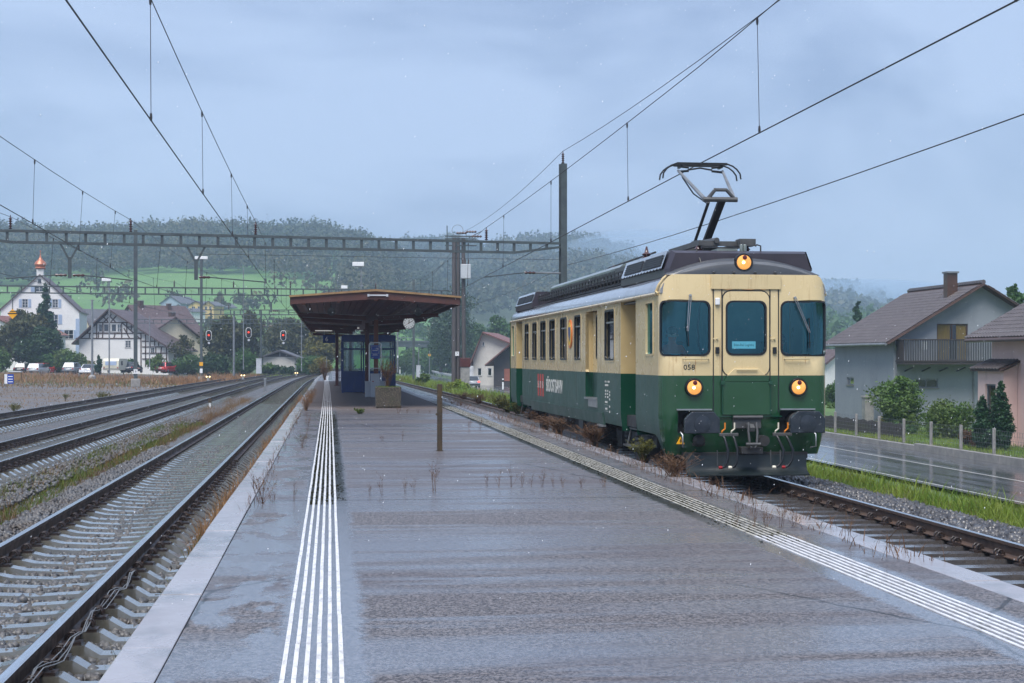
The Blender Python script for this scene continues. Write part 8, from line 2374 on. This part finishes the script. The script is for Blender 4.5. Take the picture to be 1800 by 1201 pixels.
MB().tube([(0, 0, 0), (0, 0, hz(617, 330) - road_z(330))], .08, 6).build('pole', 'galv', ys_); MB().lathe([(.30, -.06), (.30, -.02)], (0, 0, hz(624, 330) - road_z(330)), 'Y', 16).build('disc', 'sign_yellow', ys_); MB().box(-.2, .2, -.075, -.061, hz(624, 330) - road_z(330) - .05, hz(624, 330) - road_z(330) + .05).build('black_bar', 'black', ys_)
for k, (px_, d_, yb, lab) in enumerate(((884, 150, 683, 'white and black reflector post at the forecourt'), (703, 260, 656, 'reflector post on the left of the far road bend'))):
 x, y = at(px_, d_); g = thing('reflector_post', lab, 'post', (x, y, hz(yb, d_) - .1)); MB().box(-.07, .07, -.05, .05, 0, .72).build('shaft', 'white_paint', g); MB().box(-.072, .072, -.055, .055, .72, .92).build('black_band', 'black', g); MB().box(-.07, .07, -.05, .05, .92, 1.05).build('tip', 'white_paint', g)
# viaduct crossing the valley
vx0, vy0 = at(655, 420); vx1, vy1 = at(845, 430)
vd = thing('viaduct', 'grey road viaduct crossing the valley behind the far road bend', 'bridge', (vx0, vy0, 0), math.atan2(vy1 - vy0, vx1 - vx0))
vl = math.hypot(vx1 - vx0, vy1 - vy0)
MB().box(0, vl, 0, 6, hz(610, 425), hz(602, 425)).build('deck', 'viaduct', vd); MB().box(0, vl, -.3, -.05, hz(602, 425), hz(599, 425)).build('parapet', 'viaduct', vd)
for k in range(7): MB().box(vl * (k + .5) / 7 - .5, vl * (k + .5) / 7 + .5, 1.5, 4.5, -2, hz(610, 425)).build('pier', 'viaduct', vd)
for k in range(22): MB().bar((vl * (k + .5) / 22, -.2, hz(599, 425)), (vl * (k + .5) / 22, -.2, hz(594, 425)), .1).build('railing_post', 'galv', vd)
MB().bar((0, -.2, hz(594, 425)), (vl, -.2, hz(594, 425)), .12).build('railing_bar', 'galv', vd)

# ================================================================== trees and bushes
tree('conifer_tree', 'dark conifer in front of the white house with the onion turret', 80, 222, 655, 497, 62, 'conifer', 12000, .26, 3, 110, .08, 'cone')
tree('broad_tree', 'broad dark tree at the left margin before the white house', 34, 218, 655, 545, 105, 'leaf_autumn', 9000, .30, 4, 34, .25)
tree('broad_tree', 'dense dark tree low between the two left trees', 70, 214, 657, 575, 80, 'leaf_dark', 5500, .28, 44, 24, .2)
bush('bush', 'light green bush at the left margin', -2, 200, 658, 600, 50, 'leaf_light', 3000, .22, 5)
bush('bush', 'rounded bright green bush between the conifer and the grey car', 122, 212, 655, 606, 60, 'leaf_light', 4200, .22, 6, 16)
bush('bush', 'dark green bush behind the silver hatchback', 96, 213, 657, 612, 60, 'leaf_mid', 3600, .22, 46, 14)
bush('hedge', 'low olive hedge left of the caravan', 158, 215, 655, 630, 34, 'leaf_yellow', 1600, .18, 7, cat='hedge')
tree('small_conifer', 'small dark conifer beside the thick grey pole', 173, 199, 655, 624, 17, 'conifer', 1800, .16, 8, 18, .05, 'flame')
bush('bush', 'green bush in front of the plain white wall', 227, 212, 655, 622, 34, 'leaf_mid', 2200, .18, 9)
bush('bush', 'light green shrub before the right half-timbered wall', 276, 210, 653, 617, 36, 'leaf_light', 1300, .2, 10)
bush('bush', 'dark bush right of the half-timbered house', 297, 212, 655, 634, 30, 'leaf_mid', 1800, .18, 11)
tree('small_tree', 'bare thin tree before the cream house', 320, 216, 655, 590, 52, 'leaf_autumn', 1100, .22, 12, 20, .3)
bush('bush', 'wide dark bush below the cream house', 330, 214, 656, 618, 60, 'leaf_mid', 4000, .2, 13, 16)
tree('broad_tree', 'autumn tree behind the middle red signal', 400, 222, 657, 556, 80, 'leaf_autumn', 9000, .26, 14, 30, .12)
tree('broad_tree', 'rounded tree right of the middle signal', 437, 232, 657, 545, 62, 'leaf_autumn', 6000, .26, 15, 24, .15)
bush('bush', 'dark bush below the autumn tree left of the white relay cabinet', 430, 205, 657, 612, 62, 'leaf_mid', 4200, .2, 16, 16)
bush('bush', 'dark bush below the left red signal', 380, 208, 657, 616, 60, 'leaf_dark', 3800, .2, 17, 16)
tree('broad_tree', 'big rounded autumn tree behind the low shed', 505, 262, 655, 560, 100, 'leaf_autumn', 11000, .30, 18, 36, .12)
tree('broad_tree', 'round tree behind the canopy left end', 562, 255, 655, 565, 72, 'leaf_yellow', 7000, .28, 19, 26, .12)
bush('bush', 'green bush right of the low shed', 545, 222, 656, 622, 56, 'leaf_mid', 3600, .2, 20, 14)
bush('bush', 'yellowish bush beside the platform end', 565, 214, 655, 630, 50, 'leaf_yellow', 2600, .2, 21, 12)
bush('bush', 'low dark hedge in front of the shed', 487, 214, 656, 643, 70, 'leaf_dark', 2600, .18, 22, 16)
bush('bush', 'pale green shrub at the left corner of the shed', 470, 212, 655, 633, 24, 'leaf_light', 900, .18, 23, 8)
tree('birch_tree', 'tall drooping birch behind the pole cluster', 803, 268, 662, 497, 88, 'willow', 7000, .24, 24, 70, .12, 'column')
tree('broad_tree', 'large hazy tree left of the birch', 775, 300, 655, 545, 60, 'willow', 5000, .3, 25, 24, .1)
tree('broad_tree', 'green tree behind the farmhouse roof', 872, 285, 655, 553, 60, 'leaf_mid', 5500, .3, 26, 24, .15)
tree('broad_tree', 'darker tree behind the farmhouse next to the birch', 838, 300, 655, 566, 60, 'leaf_mid', 4500, .3, 27, 22, .15)
bush('bush', 'round bush at the far road bend', 752, 345, 650, 602, 90, 'leaf_mid', 5200, .3, 28, 20)
bush('bush', 'dark bush row above the far road', 800, 330, 650, 612, 80, 'leaf_dark', 4200, .3, 29, 18)
bush('bush', 'green bush on the left side of the far road', 708, 330, 655, 612, 50, 'leaf_mid', 3600, .28, 30, 14)
tree('broad_tree', 'tree above the viaduct behind the canopy', 725, 500, 640, 560, 70, 'leaf_mid', 4000, .45, 47, 22, .1)
tree('broad_tree', 'yellowing tree above the viaduct by the birch', 760, 520, 640, 575, 70, 'leaf_yellow', 4000, .45, 48, 22, .1)
bush('bush', 'leafy bush at the foot of the pole cluster', 803, 116, 684, 668, 44, 'grass', 2200, .12, 31, 12)
bush('bush', 'leafy weed bush beside the narrow relay cabinet', 742, 146, 672, 655, 26, 'leaf_light', 900, .14, 32, 8)
# right: gardens
x_, y_ = at(1579, 74)
tree('garden_tree', 'loose young tree in front of the blue house balcony', 1582, 74, 770, 662, 105, 'leaf_light', 7500, .085, 33, 34, .10, trunk_r=.05)
bush('bush', 'grey-green feathery bush right of the garden tree', 1672, 70, 775, 690, 100, 'leaf_light', 11000, .07, 34, 22)
bush('bush', 'small yellow-brown shrub below the blue house wall', 1550, 76, 770, 722, 40, 'leaf_yellow', 3000, .07, 35, 9)
bush('bush', 'small olive shrub at the foot of the garden tree', 1585, 73, 772, 738, 60, 'leaf_mid', 4500, .07, 49, 10)
bush('bush', 'rusty brown shrub left of the thuja pair', 1705, 62, 785, 748, 40, 'leaf_rust', 3000, .06, 36, 9)
tree('thuja', 'tall dark thuja in front of the pink porch', 1759, 60.5, 790, 670, 50, 'conifer', 13000, .055, 37, 90, .02, 'flame')
tree('thuja', 'shorter thuja left of the tall one', 1727, 61, 788, 695, 42, 'conifer', 10000, .055, 38, 80, .02, 'flame')
tree('poplar', 'slender dark conifer rising left of the blue house roof', 1508, 170, 640, 529, 20, 'conifer', 3500, .22, 39, 26, .05, 'column')
tree('garden_tree', 'green tree behind the roof gap between the blue and pink houses', 1785, 100, 640, 500, 62, 'leaf_mid', 3600, .14, 40, 22, .3)
bush('hedge', 'mixed green hedge beyond the blue house at the railcar corner', 1462, 120, 735, 640, 60, 'leaf_mid', 4200, .14, 41, 14, cat='hedge')
bush('bush', 'yellow-green bush beyond the railcar corner', 1460, 112, 745, 690, 40, 'leaf_light', 2200, .12, 42, 10)
fringe('grass', 23.5, 29.2, 52, 96, 26000, .16, 'grass', 'garden lawn behind the wire fence', zf=lambda x, y: ROAD_Z + .12, w=.012)
pmat('lawn', (0.06, 0.12, 0.025), (0.09, 0.15, 0.03), ns=1, rough=.8, world=True)
sheet('lawn', [23.3, 26, 30, 45], [40, 60, 80, 100, 130], lambda x, y: ROAD_Z + .10, 'lawn')
D = 190; X0, Y0 = at(1476, D); Z0 = hz(690, D)
house('house', 'small white gabled house far behind the railcar corner', (X0, Y0, Z0), R(20), -2, 3, 6, hz(637, D) - Z0, hz(637, D) - Z0, hz(617, D) - Z0, 'wall_white', 'roof_brown')

# ================================================================== hills with forest and meadow
def az_of(px): return math.atan((px - 900) / FPX) + TH
def tab(px, T):
 if px <= T[0][0]: return T[0][1]
 for a, b in zip(T[:-1], T[1:]):
  if px <= b[0]:
   t = (px - a[0]) / (b[0] - a[0]); t = t * t * (3 - 2 * t); return a[1] + (b[1] - a[1]) * t
 return T[-1][1]
SK1 = [(-900, 400), (-300, 380), (0, 388), (100, 396), (200, 396), (330, 388), (470, 390), (560, 392), (620, 402), (680, 424), (740, 460), (800, 520), (860, 600), (940, 640)]
SK2 = [(300, 470), (560, 450), (700, 424), (780, 416), (850, 424), (950, 416), (1040, 416), (1090, 430), (1140, 452), (1220, 500), (1320, 560), (1400, 620)]
SK3 = [(700, 520), (1000, 505), (1200, 505), (1330, 505), (1450, 500), (1490, 500), (1540, 512), (1600, 540), (1700, 580), (1900, 600), (2600, 590)]
def hill(name, SK, d0, d1, px0, px1, nx, ny, mat_, zoff):
 v = []; 
 for j in range(ny + 3):
  t = j / ny
  for i in range(nx + 1):
   px = px0 + (px1 - px0) * i / nx
   a = az_of(px); zr = max(0.0, (HORIZON - tab(px, SK)) * d1 / FPX) + CAMZ - zoff
   rr = (d0 + (d1 - d0) * t) / math.cos(a - TH)
   if t <= 1: z = -1 + (zr + 1) * (t * 1.0 if t < .8 else .8 + .2 * (1 - (1 - (t - .8) / .2) ** 1.6))
   else: z = zr * (1 - (t - 1) * 2.5)
   v.append((rr * math.sin(a), rr * math.cos(a), z))
 f = [[j * (nx + 1) + i, j * (nx + 1) + i + 1, (j + 1) * (nx + 1) + i + 1, (j + 1) * (nx + 1) + i] for j in range(ny + 2) for i in range(nx)]
 o = link(name, npmesh(name, v, f, mat_, True)); o['kind'] = 'structure'
 def zat(px, d):
  t = (d - d0) / (d1 - d0); zr = max(0.0, (HORIZON - tab(px, SK)) * d1 / FPX) + CAMZ - zoff
  if t <= 1: return -1 + (zr + 1) * (t if t < .8 else .8 + .2 * (1 - (1 - (t - .8) / .2) ** 1.6))
  return zr * (1 - (t - 1) * 2.5)
 return zat
pmat('meadow', (0.070, 0.175, 0.030), (0.10, 0.20, 0.038), ns=.02, rough=.8, world=True, stain=((0.07, 0.15, 0.035), .05, .5, .7, (1, 1, 1)))
pmat('forest_floor', (0.035, 0.055, 0.025), (0.05, 0.065, 0.03), ns=.02, rough=.9, world=True)
z1 = hill('hill', SK1, 395, 900, -900, 940, 46, 20, 'meadow', 12)
z2 = hill('hill', SK2, 560, 1380, 300, 1400, 30, 12, 'forest_floor', 13)
z3 = hill('hill', SK3, 800, 1850, 700, 2600, 30, 10, 'forest_floor', 13)
# forest crowns: clumps of leaf-like facets, every tree its own shape
def forest(name, label, pts, h0, h1, mat_, nleaf, seed, size):
 r_ = np.random.default_rng(seed); V, Fc = [], []; off = 0
 n = len(pts)
 hh = h0 + (h1 - h0) * 1.25 * r_.random(n) ** 1.6; ww = hh * r_.uniform(.28, .50, n)
 conif = r_.random(n) < .16
 P_ = np.asarray(pts, float)
 k = nleaf
 d = r_.normal(size=(n, k, 3)); d /= np.linalg.norm(d, axis=2)[..., None]
 d[..., 2] = np.abs(d[..., 2]) * 1.0 - .35 * r_.random((n, k))
 lump = .80 + .35 * np.sin(d[..., 0] * 5 + r_.uniform(0, 6, (n, 1))) * np.cos(d[..., 1] * 4 + r_.uniform(0, 6, (n, 1)))
 c = d * lump[..., None] * np.stack([ww, ww, hh * .52], 1)[:, None, :]
 tz = (c[..., 2] / (hh[:, None] * .52) + .35) / 1.35
 shrink = np.where(conif[:, None], np.clip(1.05 - tz, .08, 1), 1.0)
 c[..., 0] *= shrink; c[..., 1] *= shrink
 c[..., 2] += (hh * .48)[:, None]
 c += P_[:, None, :]
 a = r_.normal(size=(n, k, 3)) * .6 + d; a /= np.linalg.norm(a, axis=2)[..., None]
 t = np.cross(a, r_.normal(size=(n, k, 3))); t /= np.linalg.norm(t, axis=2)[..., None] + 1e-9
 b = np.cross(a, t); s = size * r_.uniform(.6, 1.4, (n, k, 1))
 v = np.stack([c - t * s, c + b * s * .7, c + t * s, c - b * s * .7], 2).reshape(-1, 3)
 f = np.arange(len(v)).reshape(-1, 4)
 o = link(name, npmesh(name, v, f, mat_)); tag(o, label, 'forest', None, 'stuff'); return o
def spread(n, px0, px1, d0, d1, zf, ok=None, seed=0, dpow=1.0):
 r_ = np.random.default_rng(seed); out = []
 while len(out) < n:
  px = px0 + (px1 - px0) * r_.random(); d = d0 + (d1 - d0) * r_.random() ** dpow
  z = zf(px, d)
  py = HORIZON - (z - CAMZ) * FPX / d
  if ok and not ok(px, d, py, r_): continue
  x, y = at(px, d); out.append((x, y, z - 1.0))
 return out
def ok1(px, d, py, r_):
 if py > 560: return False
 top = tab(px, [(-400, 500), (0, 506), (60, 505), (120, 490), (200, 486), (300, 480), (420, 484), (520, 492), (570, 500), (600, 640)])     # upper border of the meadow
 low = tab(px, [(-400, 545), (0, 530), (60, 532), (130, 548), (280, 545), (420, 540), (500, 525), (560, 505), (600, 400)])
 if top < py < low: return r_.random() < .004
 if py >= low and px < 600: return r_.random() < .10
 return True
forest('forest', 'mixed autumn forest covering the left hill above the meadow', spread(3000, -260, 900, 470, 925, z1, ok1, 1, .75), 9, 15, 'forest', 110, 2, .72)
forest('forest', 'hazy forest on the middle hill behind the station', spread(1800, 560, 1390, 720, 1400, z2, None, 3, .8), 12, 19, 'forest', 80, 4, 1.15)
forest('forest', 'pale misty forest on the far right hill', spread(1300, 1000, 1960, 1000, 1870, z3, None, 5, .8), 14, 22, 'forest', 34, 6, 2.6)
# lower belt of trees at the valley floor in front of the hills
def zflat(px, d): return ground_z(*at(px, d)) - .5
forest('forest', 'belt of trees along the valley behind the station', spread(260, 560, 1150, 430, 640, lambda px, d: max(zflat(px, d), z2(px, d) if d > 560 else -1), None, 7), 8, 14, 'leaf_mid', 110, 8, .75)
forest('forest', 'scattered trees among the houses below the meadow', spread(120, 130, 620, 300, 470, lambda px, d: max(zflat(px, d), z1(px, d)), None, 9), 5, 10, 'leaf_autumn', 120, 10, .6)
forest('forest', 'dark wooded slope beyond the blue house', spread(240, 1380, 1900, 420, 800, lambda px, d: -1.5 + (d - 420) * .05, None, 11), 9, 15, 'leaf_mid', 60, 12, 1.1)

# ================================================================== rain and haze
nr = 8000
dr = 9 + 46 * rng.random(nr) ** .8
pxr = rng.uniform(-350, 2150, nr); pyr = rng.uniform(-250, 1150, nr)
pos = np.array([(*at(p, d), hz(q, d)) for p, d, q in zip(pxr, dr, pyr)])
pos = pos[pos[:, 2] > .5]; n = len(pos)
ln = rng.uniform(.004, .009, n); wd = rng.uniform(.0018, .0036, n)
oct_ = np.array([[1, 0, 0], [0, 1, 0], [-1, 0, 0], [0, -1, 0], [0, 0, 1], [0, 0, -1]], float)
v = pos[:, None, :] + oct_[None] * np.stack([wd, wd, ln], 1)[:, None, :]
v[:, 4, 0] += .2 * ln; v[:, 5, 0] -= .2 * ln
fo = np.array([[0, 1, 4], [1, 2, 4], [2, 3, 4], [3, 0, 4], [1, 0, 5], [2, 1, 5], [3, 2, 5], [0, 3, 5]])
f = (fo[None] + (np.arange(n) * 6)[:, None, None]).reshape(-1, 3)
pmat('raindrop', (0.85, 0.88, 0.92), rough=.25, spec=1.0)
rain = link('rain', npmesh('rain', v.reshape(-1, 3), f, 'raindrop')); tag(rain, 'falling raindrops in the air over the station', 'rain', None, 'stuff')

hm = bpy.data.materials.new('haze'); hm.use_nodes = True
N, L = hm.node_tree.nodes, hm.node_tree.links; N.clear()
ho = N.new('ShaderNodeOutputMaterial'); hv = N.new('ShaderNodeVolumePrincipled')
hv.inputs['Color'].default_value = (0.62, 0.80, 1.0, 1); hv.inputs['Density'].default_value = 0.00048; hv.inputs['Anisotropy'].default_value = 0.2
L.new(hv.outputs[0], ho.inputs['Volume'])
MATS['haze'] = hm
mm = hm.copy(); mm.name = 'mist'; mm.node_tree.nodes['Principled Volume'].inputs['Density'].default_value = .009; MATS['mist'] = mm
ms_ = MB()
for px_, py_, d_, rx, rz_m in ((1085, 455, 1200, 60, 18), (1125, 440, 1260, 62, 17), (1165, 462, 1230, 80, 18), (1040, 472, 1180, 55, 11), (1210, 470, 1300, 70, 14), (1500, 522, 1600, 120, 18)):
 x, y = at(px_, d_); n0 = len(ms_.v)
 ms_.lathe([(rx * math.sin(a), hz(py_, d_) - rz_m * math.cos(a)) for a in np.linspace(.05, 3.09, 9)], (x, y, 0), 'Z', 18)
mo_ = ms_.build('mist', 'mist', smooth=80); tag(mo_, 'low mist drifting before the middle hill and the far right hill', 'mist', None, 'stuff')
hz_o = MB().box(-2600, 2600, -420, 2450, -4, 150).build('haze', 'haze'); tag(hz_o, 'pale rain haze filling the valley air', 'haze', None, 'stuff')
